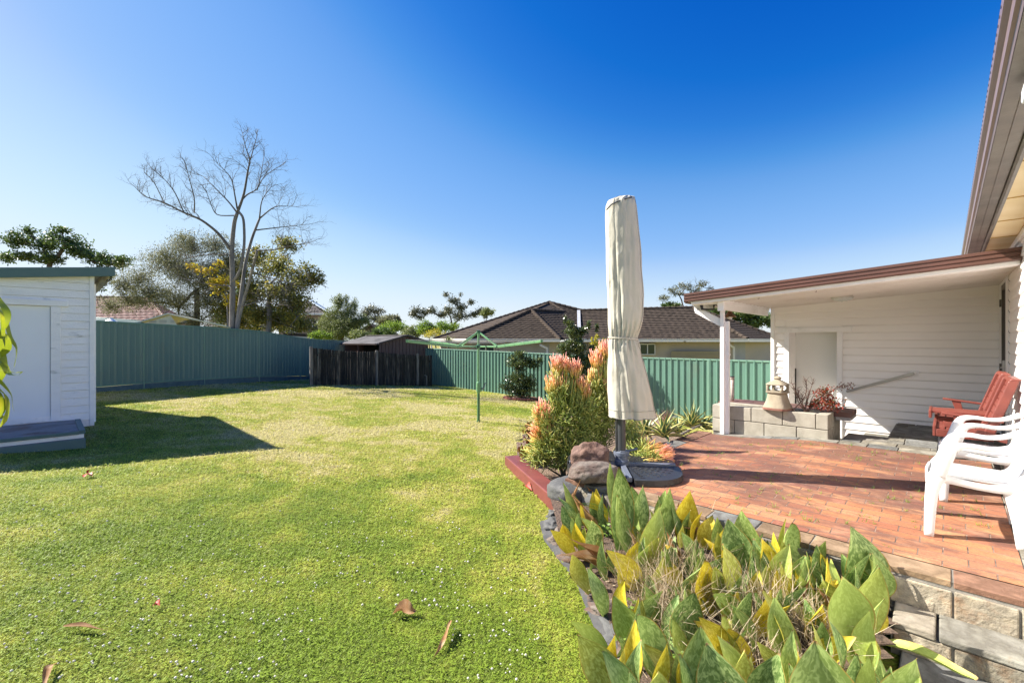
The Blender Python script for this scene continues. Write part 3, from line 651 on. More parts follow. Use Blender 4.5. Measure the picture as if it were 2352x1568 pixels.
# ================================================================ steel fences
def ribs(mb, p, q, z0p, z1p, z0q, z1q, pitch, depth, nrm, prof):
    d = (Vector((q[0],q[1],0)) - Vector((p[0],p[1],0))); Lh = d.length; d.normalize(); n = max(1, round(Lh/pitch)); w_ = Lh/n
    last = None
    for k in range(n):
        for u, v in prof:
            s = (k+u)*w_; f = s/Lh; b_ = Vector((p[0],p[1],0)) + d*s + nrm*v*depth
            A = mb.vert((b_.x, b_.y, z0p+(z0q-z0p)*f)); B = mb.vert((b_.x, b_.y, z1p+(z1q-z1p)*f))
            if last: mb.face((last[0], A, B, last[1]))
            last = (A, B)
def steel_fence(name, pts, label, nrm, mats, pitch, depth, prof, plinth=0.):
    """pts: (x, y, z_bottom, z_top)"""
    root = thing(name, pts[len(pts)//2][:2]+(pts[len(pts)//2][2],), label, 'fence')
    for p, q in zip(pts, pts[1:]):
        b = MB(); ribs(b, p, q, p[2]+plinth, p[3], q[2]+plinth, q[3], pitch, depth, nrm, prof); obj('panel', b, mats[0], root)
        b = MB(); b.beam((p[0],p[1],p[3]-.012), (q[0],q[1],q[3]-.012), .048, .045); obj('top_rail', b, mats[1], root, bevel=.004)
        b = MB(); b.beam((p[0],p[1],p[2]+plinth+.02), (q[0],q[1],q[2]+plinth+.02), .046, .045); obj('bottom_rail', b, mats[1], root)
        if plinth: b = MB(); b.beam((p[0],p[1],p[2]+plinth/2-.06), (q[0],q[1],q[2]+plinth/2-.06), .05, plinth+.10); obj('plinth', b, M['plinth'], root)
    for p in pts:
        b = MB(); b.box((p[0], p[1], (p[2]+p[3])/2-.03), (.058,.058,p[3]-p[2]+.05), rz=math.atan2(BX[1],BX[0]))
        obj('post', b, mats[1], root, bevel=.004)
    return root
SQ = [(0,0),(.12,0),(.22,1),(.34,1),(.44,0),(.56,0),(.60,.25),(.64,0),(.99,0)]
T0 = Vector((-2.68, 21.05, 0)); dT = Vector((-BX[0], -BX[1], 0))
def rtop(t): return -.366 - .0176*max(0,min(t,8)) - .002*max(0,t-8) + (.02 if t < 0 else 0)
pts = []
for k in range(-1, 9):
    t = k*2.32; p = T0 + dT*t; pts.append((p.x, p.y, rtop(t)-1.80, rtop(t)))
steel_fence('steel_fence', pts, 'pale green ribbed steel fence in full sun along the right rear boundary', -Vector((AX[0],AX[1],0)), (M['green_metal'], M['green_light']), .19, .034, SQ)
LP = [(-11.3,8.7,-1.30,.60),(-11.05,10.95,-1.34,.56),(-10.8,13.2,-1.384,.528),(-10.53,15.4,-1.45,.503),(-9.98,17.75,-1.55,.42),(-9.49,20.2,-1.70,.164),(-9.28,21.5,-1.78,.09),(-8.85,23.7,-1.88,.04),(-7.8,25.9,-1.95,-.06),(-6.4,27.9,-2.,-.12)]
LP2 = [(-12.6,4.3,-1.28,.62),(-12.0,6.5,-1.29,.61)] + LP
WIDE = [(0,0),(.30,0),(.36,.5),(.42,0),(.70,0),(.80,1),(.90,1),(.985,0)]
steel_fence('steel_fence', LP2, 'shaded blue-green steel fence with a plinth along the left boundary', Vector((1,0,0)), (M['teal_metal'], M['green_metal']), .36, .024, WIDE, .16)

# black paling fence
root = thing('paling_fence', (-5.86,19.5,-1.9), 'low black weathered paling fence with grey posts across the back of the lawn', 'fence')
sp = [(-7.88,17.7,-1.72,-.25),(-5.86,19.5,-1.90,-.44),(-3.70,20.75,-2.08,-.63)]
rp = random.Random(3)
for (p, q) in zip(sp, sp[1:]):
    b = MB(); d = Vector((q[0]-p[0], q[1]-p[1], 0)); Ln = d.length; d.normalize(); nn_ = Vector((d.y, -d.x, 0)); s = .03
    while s < Ln-.05:
        wdt = rp.uniform(.085,.115); f = (s+wdt/2)/Ln; sag = -.05*sin(pi*f)
        zb = p[2]+(q[2]-p[2])*f; zt_ = p[3]+(q[3]-p[3])*f + sag + rp.uniform(-.02,.02); o_ = rp.uniform(0,.012)
        c_ = Vector((p[0],p[1],0)) + d*(s+wdt/2) + nn_*(.02+o_); k_ = rp.choice([.45,.6,.8,1.,1.25,1.7]); b.cur = (k_,k_*.98,k_*.94)
        tl = rp.uniform(-.012,.012)
        P_ = [c_ + d*(sx*wdt/2) + nn_*ny + Vector((0,0,z)) + d*(tl if z > zb+.1 else 0) for z in (zb, zt_-.03) for sx, ny in ((-1,-.009),(1,-.009),(1,.009),(-1,.009))]
        b.hexa(P_)
        # rounded paling head
        A = P_[4:]; B_ = [c_ + d*(sx*wdt*.32) + nn_*ny + Vector((0,0,zt_)) for sx, ny in ((-1,-.009),(1,-.009),(1,.009),(-1,.009))]; b.hexa(A+B_)
        s += wdt + rp.uniform(.002,.012)
    obj('palings', b, M['bwood'], root)
    for z_ in (.22, 1.20):
        b = MB(); b.beam((p[0]-nn_.x*.03,p[1]-nn_.y*.03,p[2]+z_),(q[0]-nn_.x*.03,q[1]-nn_.y*.03,q[2]+z_-.04),.04,.07); obj('rail', b, M['bwood'], root)
    b = MB(); b.beam((p[0]+nn_.x*.045,p[1]+nn_.y*.045,p[3]-.20),(q[0]+nn_.x*.045,q[1]+nn_.y*.045,q[3]-.20),.012,.02); obj('wire', b, M['dark'], root)
for k, p in enumerate(sp[:2]):
    b = MB(); b.box((p[0]+.02, p[1]-.06, (p[2]+p[3])/2+.0), (.11,.09,p[3]-p[2]+.10), rz=.7); obj('post', b, M['gwood'], root, bevel=.01)
b = MB(); p = Vector(sp[1][:2]+(0,)).lerp(Vector(sp[2][:2]+(0,)), .74); b.box((p.x, p.y-.05, -1.25), (.10,.03,1.42), rz=.5); obj('pale_paling', b, M['gwood'], root)
p = at(980, 872, 20.3)
b = MB(); b.tube([(p.x,p.y,-2.1),(p.x,p.y,-1.55),(p.x-.10,p.y,-1.52)], .025, 8); obj('standpipe', b, M['gwood'], None, label='thin grey pipe standing at the right end of the black paling fence', cat='pipe')

# ================================================================ white shed at the left
shed = thing('garden_shed', ab(.56, 10.39, -1.4), 'white weatherboard shed with dark green roof edge at the left', 'shed')
WB = [(-.014,0),(-.014,.055),(.003,.056),(.014,1.0),(-.012,1.0)]
SC, SA = 10.39, .56
def szt(a): return 1.05 + .12*(a-.0)
D0, D1 = -.62, .055         # door opening along a
def seg_shed(lo, hi):
    if lo > szt(-2.6)-.05: 
        s = (lo-1.05)/.12
        return [] if s > SA-.1 else [(ab(max(s,-2.6),SC),ab(SA-.045,SC))]
    if hi > -1.29 and lo < .57: return [(ab(-2.6,SC),ab(D0-.1,SC)),(ab(D1+.11,SC),ab(SA-.045,SC))]
    return [(ab(-2.6,SC),ab(SA-.045,SC))]
b = MB(); boards(b, seg_shed, -1.44, -1.44+.127*20, .127, -nB, WB); obj('wall', b, M['whitew'], shed)
b = MB(); b.hexa([ab(a, c, z if z is not None else szt(a)-.02) for z in (-1.44, None) for a, c in ((-2.6,SC+.03),(SA-.004,SC+.03),(SA-.004,SC+3.2),(-2.6,SC+3.2))]); obj('shell', b, M['whitew'], shed)
b = MB(); b.abox(SA-.045, SA+.012, SC-.028, SC+.02, -1.42, szt(SA)-.01); obj('corner_board', b, M['whitew'], shed, bevel=.003)
b = MB(); b.abox(D1, D1+.115, SC-.035, SC-.001, -1.285, .565); b.abox(D0-.1, D0, SC-.035, SC-.001, -1.285, .565); b.abox(D0-.2, D1+.20, SC-.045, SC-.001, .568, .665); obj('door_casing', b, M['whitew'], shed, bevel=.004)
b = MB(); b.abox(D0+.004, D1-.006, SC-.004, SC+.02, -1.285, .560); obj('door', b, mat('flat_white_door', (.84,.85,.87), (.80,.81,.83), .4, 1.), shed)
b = MB(); b.abox(D0, D1, SC-.02, SC-.012, -1.284, -1.20); obj('weather_bar', b, M['whitew'], shed)
b = MB(); b.hexa([ab(a, c, szt(a)+dz) for dz, in ((-.03,),(.125,)) for a, c in ((-2.8,SC-.12),(SA+.27,SC-.12),(SA+.27,SC-.085),(-2.8,SC-.085))]); obj('barge_board', b, M['green_trim'], shed, bevel=.004)
b = MB(); pr = []; k = 0; c0_ = SC-.085
while c0_ < SC+3.35:
    pr.append((c0_, .03+.010*cos(k*pi/2))); c0_ += .019*1.6; k += 1
for (u0, v0), (u1, v1) in zip(pr, pr[1:]): b.quad(ab(-2.8,u0,szt(-2.8)+v0), ab(SA+.25,u0,szt(SA+.25)+v0), ab(SA+.25,u1,szt(SA+.25)+v1), ab(-2.8,u1,szt(-2.8)+v1))
obj('roof_sheet', b, mat('pale_corrugated_sheet', (.40,.38,.33), (.30,.28,.24), .5, 3.), shed)
b = MB(); b.hexa([ab(a, c, szt(SA+.25)-.02+dz) for dz in (-.06,.10) for a, c in ((SA+.25,SC-.08),(SA+.27,SC-.08),(SA+.27,SC+3.35),(SA+.25,SC+3.35))]); 
b = MB()
for k in range(6):   # rolled gutter under the high edge
    t0, t1 = pi+pi*k/6, pi+pi*(k+1)/6; ca = SA+.17
    b.quad(*[ab(ca+.065*cos(t), c, szt(SA)+.0+.09*sin(t)) for t, c in ((t0,SC-.06),(t1,SC-.06),(t1,SC+3.3),(t0,SC+3.3))])
obj('gutter', b, mat('unpainted_gutter', (.30,.27,.22), (.20,.18,.15), .5, 5.), shed)
b = MB(); b.beam(ab(SA+.015,SC+.3,-1.4), ab(SA+.015,SC+.3,1.0), .05,.05); obj('downpipe', b, M['whitew'], shed)
deck = thing('timber_step', ab(-.6, 9.6, -1.5), 'low timber landing painted grey-green in front of the white shed door', 'step')
M['decktop'] = mat('worn_grey_paint', (.25,.235,.225), (.17,.16,.155), .6, 3., .3, 30, dirt=(.13,.055,.045), dlo=.52, dhi=.68, dscale=3)
b = MB(); b.abox(-2.5, .33, 8.97, 10.36, -1.315, -1.29); obj('deck_board', b, M['decktop'], deck)
b = MB(); b.abox(.332, .40, 8.95, 10.3, -1.33, -1.275); b.abox(-2.5, .332, 8.93, 8.968, -1.33, -1.283); obj('edge_strip', b, M['green_trim'], deck, bevel=.004)
b = MB(); b.abox(-2.5, .385, 8.955, 9.0, -1.385, -1.332); obj('white_riser', b, M['whitew'], deck)
b = MB(); b.abox(-2.5, .40, 8.89, 8.953, -1.60, -1.388); obj('lower_board', b, M['green_trim'], deck, bevel=.006)
b = MB(); b.abox(.30, .38, 9.0, 10.3, -1.6, -1.333); b.abox(-2.5, .3, 9.02, 9.06, -1.6, -1.39); obj('side_board', b, M['green_trim'], deck)

# ================================================================ brown garden shed behind the palings
def wallprism(mb, pts, z0, tops):
    n = len(pts); B_ = [mb.vert((p[0],p[1],z0)) for p in pts]; T_ = [mb.vert((p[0],p[1],t)) for p, t in zip(pts, tops)]
    for i in range(n): mb.face((B_[i], B_[(i+1)%n], T_[(i+1)%n], T_[i]))
Fp, Rp, Lp_ = Vector((-6.3,21.5,0)), Vector((-4.22,22.7,0)), Vector((-8.6,23.3,0)); Bp = Rp + (Lp_-Fp)
bs_ = thing('brown_shed', Fp+Vector((0,0,-2.)), 'brown steel garden shed with an open front behind the black palings', 'shed')
eb = -.075; pk = .30
mid1 = (Fp+Rp)/2; mid2 = (Lp_+Bp)/2
b = MB(); ex = (Rp-Fp).normalized(); nrm_ = Vector((ex.y,-ex.x,0)); n = 14
def gz(f): return eb + (pk-eb)*(1-abs(2*f-1))
last = None
s0 = .0
for k in range(n):
    for u, v in ((0,0),(.40,0),(.46,.5),(.54,.5),(.60,0),(.99,0)):
        f = (k+u)/n; p = Fp.lerp(Rp, f) + nrm_*v*.05
        A = b.vert((p.x,p.y,-2.1)); B_ = b.vert((p.x,p.y,gz(f)-.03))
        if last: b.face((last[0],A,B_,last[1]))
        last = (A,B_)
obj('side_wall', b, M['brownmetal'], bs_)
b = MB(); b.quad((Rp.x,Rp.y,-2.1),(Bp.x,Bp.y,-2.1),(Bp.x,Bp.y,eb),(Rp.x,Rp.y,eb)); b.quad((Bp.x,Bp.y,-2.1),(Lp_.x,Lp_.y,-2.1),(Lp_.x,Lp_.y,eb),(Bp.x,Bp.y,eb)); b.face([b.vert(q) for q in ((Bp.x,Bp.y,eb),(Lp_.x,Lp_.y,eb),(mid2.x,mid2.y,pk-.03))])
obj('rear_wall', b, M['brownmetal'], bs_)
b = MB(); e1 = (Lp_-Fp).normalized()
q0 = Fp + e1*.05; q1 = Lp_
inn = ex*.9
b.quad(tuple((q0+inn).xy)+(-2.1,), tuple((q1+inn).xy)+(-2.1,), tuple((q1+inn).xy)+(.05,), tuple((q0+inn).xy)+(.05,)); obj('inner_wall', b, mat('dark_lining', (.03,.022,.018), (.05,.04,.03), .9), bs_)  # near-black sheet set inside the open front
for f in (.0, .62, 1.):
    b = MB(); p = Fp.lerp(Lp_, f); b.box((p.x,p.y,-1.07),(.09,.09,1.98), rz=.6); obj('post', b, M['brownmetal'], bs_)
def roofplane(mb, A, B, C, D, n, dep):
    """corrugated sheet: A,B along the eave, D,C along the ridge"""
    last = None; A, B, C, D = map(Vector, (A,B,C,D)); nn_ = (B-A).cross(D-A).normalized()
    for k in range(n+1):
        f = k/n; o_ = nn_*dep*(1 if k % 2 else -1); P_ = (mb.vert(A.lerp(B,f)+o_), mb.vert(D.lerp(C,f)+o_))
        if last: mb.face((last[0], P_[0], P_[1], last[1]))
        last = P_
ov = e1*.22; ox = -ex*.18
b = MB()
roofplane(b, (*(Fp-ov+ox).xy, eb-.03), (*(Lp_+ov+ox).xy, eb-.03), (*(mid2+ov).xy, pk), (*(mid1-ov).xy, pk), 54, .010)
roofplane(b, (*(Bp+ov-ox).xy, eb-.03), (*(Rp-ov-ox).xy, eb-.03), (*(mid1-ov).xy, pk), (*(mid2+ov).xy, pk), 54, .010)
obj('roof', b, M['shedroof'], bs_)
b = MB(); b.beam((*(mid1-ov*1.1).xy, pk+.02), (*(mid2+ov*1.1).xy, pk+.02), .2, .03); obj('ridge_cap', b, M['shedroof'], bs_)
b = MB(); b.beam((*(Fp-ov+ox).xy, eb-.02), (*(mid1-ov).xy, pk-.0), .03, .08); b.beam((*(Rp-ov-ox).xy, eb-.02), (*(mid1-ov).xy, pk-.0), .03, .08); b.beam((*(Fp-ov+ox).xy, eb-.06), (*(Lp_+ov+ox).xy, eb-.06), .04, .06); obj('barge', b, mat('dark_brown_trim', (.05,.03,.026), None, .5), bs_)

# ================================================================ neighbouring roofs and houses
def tiled(mb, A, B, C, D, n, step=.035, seg=26):
    """stepped tile courses between the eave A-B and the ridge D-C, with a slight scallop"""
    A, B, C, D = map(Vector, (A,B,C,D)); nn_ = (B-A).cross(D-A).normalized()
    if nn_.z < 0: nn_ = -nn_
    for k in range(n):
        f0, f1 = k/n, (k+1)/n; a0, b0, a1, b1 = A.lerp(D,f0), B.lerp(C,f0), A.lerp(D,f1), B.lerp(C,f1)
        m_ = max(2, int((b0-a0).length/.17)); prev = None
        for i in range(m_+1):
            t = i/m_; w_ = (.014 if i % 2 else 0)
            lo = a0.lerp(b0,t); hi = a1.lerp(b1,t)
            v0 = mb.vert(lo + nn_*(step*.1-.02)); v1 = mb.vert(lo + nn_*(step+w_)); v2 = mb.vert(hi + nn_*(w_*.6))
            if prev:
                mb.face((prev[0], v0, v1, prev[1])); mb.face((prev[1], v1, v2, prev[2]))
            prev = (v0, v1, v2)
def caps(mb, A, B, r=.11, ln=.34):
    A, B = Vector(A), Vector(B); n = max(1, int((B-A).length/ln)); d = (B-A)/n
    for k in range(n):
        p = A+d*k; q = p+d*1.03; mb.tube([p+Vector((0,0,.02)), q+Vector((0,0,.035))], [r*.92, r*1.08], 8)
def hp(px, py, Y): return at(px, py, Y)
nh = thing('neighbour_house', (3, 27, -2.3), 'beige house with a dark charcoal tiled hip roof behind the right green fence', 'house')
ez = .10
E = lambda px, py, Y: at(px, py, Y)
Ye = 24.0
A1 = at(1072, 780, Ye); A2 = at(1286, 780, Ye); a_z = A1.z; A2.z = a_z          # eave of the near hip
Pk1 = at(1220, 713, 27.0)            # apex of the small hip
r_ = MB()
eL = at(995, 780, 27.6); eL.z = a_z+.02
Pk0 = at(1262, 695, 31.0)
tiled(r_, A1, A2, Pk1, Pk1, 15)
mid_ = at(1296, 717, 29.6)
tiled(r_, eL, A1+Vector((-.6,1.2,0)), Pk0+Vector((-.3,0,0)), Pk0, 21)
# left face
tiled(r_, eL, A1, Pk1, Pk0, 16)
r_.quad(Pk1-Vector((0,0,.05)), mid_-Vector((0,0,.05)), Pk0-Vector((0,0,.05)), Pk0-Vector((.02,0,.05))); r_.quad(Pk0-Vector((.3,0,.04)), Pk1-Vector((.3,0,.1)), mid_+Vector((0,0,-.1)), at(1338,716,30.4)-Vector((0,0,.05)))
B1 = at(1352, 785, 25.2); B1.z = a_z
# shaded face right of the small hip down to the valley
tiled(r_, A2, B1, mid_, Pk1, 15)
tiled(r_, A2+Vector((.2,.25,.08)), B1+Vector((.3,0,0)), at(1338,716,30.4), Pk0, 19)
B2 = at(1716, 782, 23.4); B2.z = a_z; B1b = at(1340, 783, 25.2); B1b.z = a_z
R1, R2 = at(1332, 714, 30.0), at(1592, 707, 28.4)
tiled(r_, B1b, B2, R2, R1, 18)
B3 = at(1800, 778, 26.0); B3.z = a_z
tiled(r_, B2, B3, R2, R2, 17)
obj('roof', r_, M['tile_dark'], nh)
b = MB()
for p, q in ((A2,Pk1),(A1,Pk1),(Pk1,mid_),(eL,Pk0),(Pk0,at(1336,714,30.3)),(R1,R2),(R2,B2),(R2,B3),(mid_,Pk0)): caps(b, p, q)
obj('ridge_tiles', b, M['tile_dark'], nh)
b = MB(); b.beam(R1+Vector((-.1,-.1,.04)), B1b+Vector((-.25,-.15,.10)), .20, .03); obj('valley_flashing', b, mat('pale_valley_flashing', (.45,.46,.48), (.35,.36,.38), .5), nh)
def gut(p, q, name='gutter'):
    b = MB(); p = Vector(p); q = Vector(q); b.beam(p+Vector((0,-.06,-.03)), q+Vector((0,-.06,-.03)), .12, .10); b.beam(p+Vector((0,-.12,.035)), q+Vector((0,-.12,.035)), .03, .03); obj(name, b, M['gutterw'], nh)
    b = MB(); b.beam(p+Vector((0,.22,-.11)), q+Vector((0,.22,-.11)), .55, .02); obj('eave_soffit', b, M['eavegrey'], nh)
gut(A1, A2); gut(A2+Vector((.3,.2,0)), B1); gut(B1b, B2); gut(B2, B3); gut(eL, A1)
def nwall(px0, px1, Y0, Y1, m, z0=-2.4, z1=-.02):
    b = MB(); p, q = at(px0, 784, Y0), at(px1, 784, Y1); b.quad((p.x,p.y,z0),(q.x,q.y,z0),(q.x,q.y,z1),(p.x,p.y,z1)); obj('wall', b, m, nh)
nwall(1010,1082,27.8,24.9,M['render']); nwall(1082,1262,24.9,24.9,M['rendergrey']); nwall(1262,1350,24.9,26.,M['render'])
nwall(1350,1686,25.9,24.1,M['render']); nwall(1686,1712,24.1,24.6,M['rendergrey']); nwall(1712,1830,24.6,26.6,M['render'])
# windows, roller door
def npan(name, px0, px1, py0, py1, Y, m, off=0., par=None, bars=0):
    b = MB(); p, q = at(px0, py0, Y), at(px1, py1, Y); f = MB()
    b.quad((p.x,Y+.01,q.z),(q.x,Y+.01,q.z),(q.x,Y+.01,p.z),(p.x,Y+.01,p.z))
    o = obj(name, b, m, nh)
    if bars:
        f = MB()
        for x in (p.x, q.x, (p.x+q.x)/2): f.box((x, Y-.01, (p.z+q.z)/2), (.05,.05,abs(p.z-q.z)))
        for z in (p.z, q.z): f.box(((p.x+q.x)/2, Y-.01, z), (abs(q.x-p.x),.05,.05))
        obj('window_frame', f, M['gutterw'], o)
npan('window', 1096, 1135, 794, 812, 24.8, M['glass'], bars=1); npan('window', 1470, 1504, 790, 814, 24.85, M['glass'], bars=1)
npan('window', 1146, 1172, 798, 812, 24.8, M['rendergrey'])
b = MB(); p, q = at(1540, 806, 24.6), at(1660, 840, 24.0); n = 12
for k in range(n):
    z0_, z1_ = q.z+(p.z-q.z)*k/n, q.z+(p.z-q.z)*(k+1)/n
    b.quad((p.x,p.y-.06,z0_),(q.x,q.y-.06,z0_),(q.x,q.y-.10,z1_-.02),(p.x,p.y-.10,z1_-.02)); b.quad((p.x,p.y-.10,z1_-.02),(q.x,q.y-.10,z1_-.02),(q.x,q.y-.06,z1_),(p.x,p.y-.06,z1_))
obj('roller_door', b, M['roller'], nh)
b = MB(); p = at(1672, 790, 23.8); b.beam(p, p+Vector((.35,.1,-.2)), .1,.1); b.beam(p+Vector((.35,.1,-.16)), p+Vector((.35,.1,-2.)), .1,.1); obj('downpipe', b, M['gutterw'], nh)
b = MB(); p = at(1240, 792, 24.0); b.beam(p, p+Vector((.40,.2,-.2)), .1,.1); b.beam(p+Vector((.4,.2,-.16)), p+Vector((.4,.2,-2.)), .1,.1); obj('downpipe', b, M['gutterw'], nh)

# red tiled house behind the left fence
rh = thing('red_roof_house', (-22, 28, -1.), 'low house with a long red terracotta tile roof behind the left fence', 'house')
b = MB(); A_, B_, C_, D_ = at(120,755,26), at(400,760,27.5), at(340,688,32), at(150,684,31)
A_.z = B_.z = .78; C_.z = D_.z = 3.05; tiled(b, A_, B_, C_, D_, 20); E_ = at(480,752,34); E_.z = .78; tiled(b, B_, E_, C_, C_, 18); obj('roof', b, M['tile_red'], rh)
b = MB(); caps(b, D_, C_); caps(b, C_, B_); obj('ridge_tiles', b, M['tile_red'], rh)
b = MB(); b.quad((A_.x,A_.y+.5,-1.6),(B_.x-.5,B_.y+.5,-1.6),(B_.x-.5,B_.y+.5,.8),(A_.x,A_.y+.5,.8)); b.quad((B_.x-.5,B_.y+.5,-1.6),(E_.x-.5,E_.y,-1.6),(E_.x-.5,E_.y,.8),(B_.x-.5,B_.y+.5,.8)); obj('wall', b, M['render'], rh)
# grey tiled roof glimpsed behind the bare tree
gh = thing('grey_roof_house', (-17, 34, -1.), 'grey-brown tiled roof glimpsed behind the bare tree trunks', 'house')
b = MB(); A_, B_, C_, D_ = at(470,752,31), at(620,752,32), at(590,712,36), at(500,712,36); A_.z=B_.z=1.0; C_.z=D_.z=2.5; tiled(b, A_, B_, C_, D_, 12); obj('roof', b, M['tile_grey'], gh)
b = MB(); b.quad((A_.x,A_.y+.3,-2.),(B_.x,B_.y+.3,-2.),(B_.x,B_.y+.3,1.),(A_.x,A_.y+.3,1.)); obj('wall', b, M['render'], gh)
# flat green sheet roof and cream gable shed just over the fence
cs = thing('cream_shed', at(390, 760, 17), 'cream steel shed with a low gable and vents peeping over the left fence', 'shed')
G0, G1, GP = at(290,748,17.2), at(506,745,17.2), at(391,722,17.2); G0.z = G1.z = .55
M['creamsteel'] = mat('cream_steel', (.62,.58,.44), (.56,.52,.40), .45, 2.)
b = MB(); b.face([b.vert(q) for q in ((G0.x,17.2,-1.4),(G1.x-1.6,17.2,-1.4),(G1.x-1.6,17.2,.56),(GP.x,17.2,GP.z-.02),(G0.x+.3,17.2,.58))]); obj('gable_wall', b, M['creamsteel'], cs)
b = MB(); bk_ = Vector((-1.6,3.4,0))
b.hexa([G0+Vector((0,-.12,.0)), GP+Vector((0,-.12,0)), GP+bk_, G0+bk_, G0+Vector((0,-.12,.05)), GP+Vector((0,-.12,.05)), GP+bk_+Vector((0,0,.05)), G0+bk_+Vector((0,0,.05))])
b.hexa([GP+Vector((0,-.12,0)), G1+Vector((.3,-.12,0)), G1+bk_, GP+bk_, GP+Vector((0,-.12,.05)), G1+Vector((.3,-.12,.05)), G1+bk_+Vector((0,0,.05)), GP+bk_+Vector((0,0,.05))])
obj('roof', b, M['creamsteel'], cs)
b = MB()
for i in (-1.1,-.45,.25,.85):
    for j in (0,.09): b.box((GP.x+i*.6, 17.185, GP.z-.30+j*.7), (.26,.02,.018))
obj('vent', b, M['eavegrey'], cs)
b = MB(); b.quad((G1.x-1.6,17.25,-1.4),(G1.x+.2,18.2,-1.4),(G1.x+.2,18.2,.50),(G1.x-1.6,17.25,.56)); obj('green_wall', b, mat('bottle_green_steel', (.015,.09,.055), (.012,.075,.045), .4), cs, label='bottle green side wall')
fr_ = thing('green_sheet_roof', at(260, 738, 16.5), 'pale green corrugated sheet roof low behind the left fence beside the cream shed', 'roof')
b = MB(); A_, B_, C_, D_ = at(150,736,15.5), at(300,745,15.5), at(350,738,19), at(150,722,19); roofplane(b, A_, B_, C_, D_, 60, .012); obj('sheet', b, mat('pale_green_sheet', (.26,.33,.29), (.20,.27,.24), .5), fr_)
b = MB(); b.quad((A_.x,A_.y+.3,-1.4),(B_.x,B_.y+.3,-1.4),(B_.x,B_.y+.3,B_.z),(A_.x,A_.y+.3,A_.z)); obj('wall', b, M['creamsteel'], fr_)
p = at(255, 739, 14.8)
t = thing('roof_vent', p, 'small pale cone vent showing over the top of the left fence', 'vent')
b = MB(); b.lathe([(.38,-.14),(.37,-.11),(.05,.10),(.05,.13),(0,.13)], p, 20); obj('cone', b, M['white'], t)
b = MB(); b.lathe([(.2,-1.4),(.2,-.12)], p, 14); obj('flue', b, M['alu'], t)

# two storey brick house with solar panels
bh = thing('brick_house', at(720, 740, 48), 'two storey brown brick house with blue solar panels on its grey roof', 'house')
m, nt, N, L, bs = newmat('brown_brickwork'); bt = N.new('ShaderNodeTexBrick'); L.new(coords(N, L, rot=(pi/2,0,0)), bt.inputs['Vector'])
bt.inputs['Scale'].default_value = 1.; bt.inputs['Brick Width'].default_value = .48; bt.inputs['Row Height'].default_value = .17; bt.inputs['Mortar Size'].default_value = .015
bt.inputs['Color1'].default_value = (.20,.13,.095,1); bt.inputs['Color2'].default_value = (.27,.19,.14,1); bt.inputs['Mortar'].default_value = (.30,.26,.22,1); L.new(bt.outputs[0], bs.inputs['Base Color']); bs.inputs['Roughness'].default_value = .9
M['brickwall'] = m
p0, p1, p2 = at(640,722,46), at(738,722,46), at(757,722,52)
b = MB(); b.quad((p0.x,p0.y,-2),(p1.x,p1.y,-2),(p1.x,p1.y,p0.z),(p0.x,p0.y,p0.z)); b.quad((p1.x,p1.y,-2),(p2.x,p2.y,-2),(p2.x,p2.y,p0.z),(p1.x,p1.y,p0.z)); obj('wall', b, M['brickwall'], bh)
b = MB(); q0, q1, q2, ap = at(630,719,45.4), at(745,718,45.4), at(775,719,55), at(708,692,50); q0.z = q1.z = q2.z = p0.z+.05; ap0 = at(650,692,50)
tiled(b, q0, q1, ap, ap0, 9, .06); tiled(b, q1, q2, ap, ap, 9, .06); obj('roof', b, M['tile_grey'], bh)
b = MB(); u = [q1.lerp(ap,.95)+Vector((.15,-.1,.2)), q1.lerp(ap,.15)+Vector((.35,-.1,.25)), q2.lerp(ap,.1)+Vector((.2,-.1,.25)), ap.lerp(q2,.10)+Vector((.2,-.1,.2))]
b.hexa([v for v in u] + [v+Vector((.03,0,.08)) for v in u]); obj('solar_panel', b, M['solar'], bh)
for x0 in (.28, .80):
    b = MB(); x = p0.x+(p1.x-p0.x)*x0; b.box((x, 45.96, 1.35), (.9,.06,1.5)); wo = obj('window', b, M['glass'], bh)
    b = MB(); 
    for dx in (-.47,0,.47): b.box((x+dx,45.93,1.35),(.07,.06,1.6))
    for dz in (-.78,.78): b.box((x,45.93,1.35+dz),(1.0,.06,.08))
    obj('window_frame', b, M['gutterw'], wo)
b = MB(); b.beam(q0+Vector((0,0,-.05)), q1+Vector((0,0,-.05)), .15,.16); b.beam(q1+Vector((0,0,-.05)), q2+Vector((0,0,-.05)), .15,.16); obj('gutter', b, M['gutterw'], bh)
b = MB(); s_ = at(690,752,40); b.hexa([at(x,y,Y) for y in (778,766) for x, Y in ((660,40),(752,40),(752,44),(660,44))]); obj('awning', b, mat('translucent_awning', (.42,.47,.50), (.34,.39,.42), .3), bh)
b = MB(); b.beam(at(655,767,38.), at(765,773,38.), .6,.25); obj('lower_roof', b, mat('dark_fascia', (.02,.02,.022), None, .5), bh)
# distant gable
dg = thing('gable_house', at(851, 760, 60), 'distant small house with a grey gable between the feathery tree and the brown shed', 'house')
b = MB(); g0, g1, gp = at(815,772,58), at(886,772,58), at(850,746,58); b.face([b.vert(q) for q in ((g0.x,58,-2),(g1.x,58,-2),(g1.x,58,g1.z),(gp.x,58,gp.z),(g0.x,58,g0.z))]); obj('gable_wall', b, M['tile_grey'], dg)
b = MB(); bk_ = Vector((0,8,0)); f_ = Vector((0,-.4,.15)); s = Vector((-.6,0,-.3))
b.quad(g0+f_+s, gp+f_, gp+bk_+f_, g0+bk_+f_+s); b.quad(gp+f_, g1+f_-Vector((s.x,0,-s.z)), g1+bk_+f_-Vector((s.x,0,-s.z)), gp+bk_+f_); obj('roof', b, M['tile_dark'], dg, solid=.25)

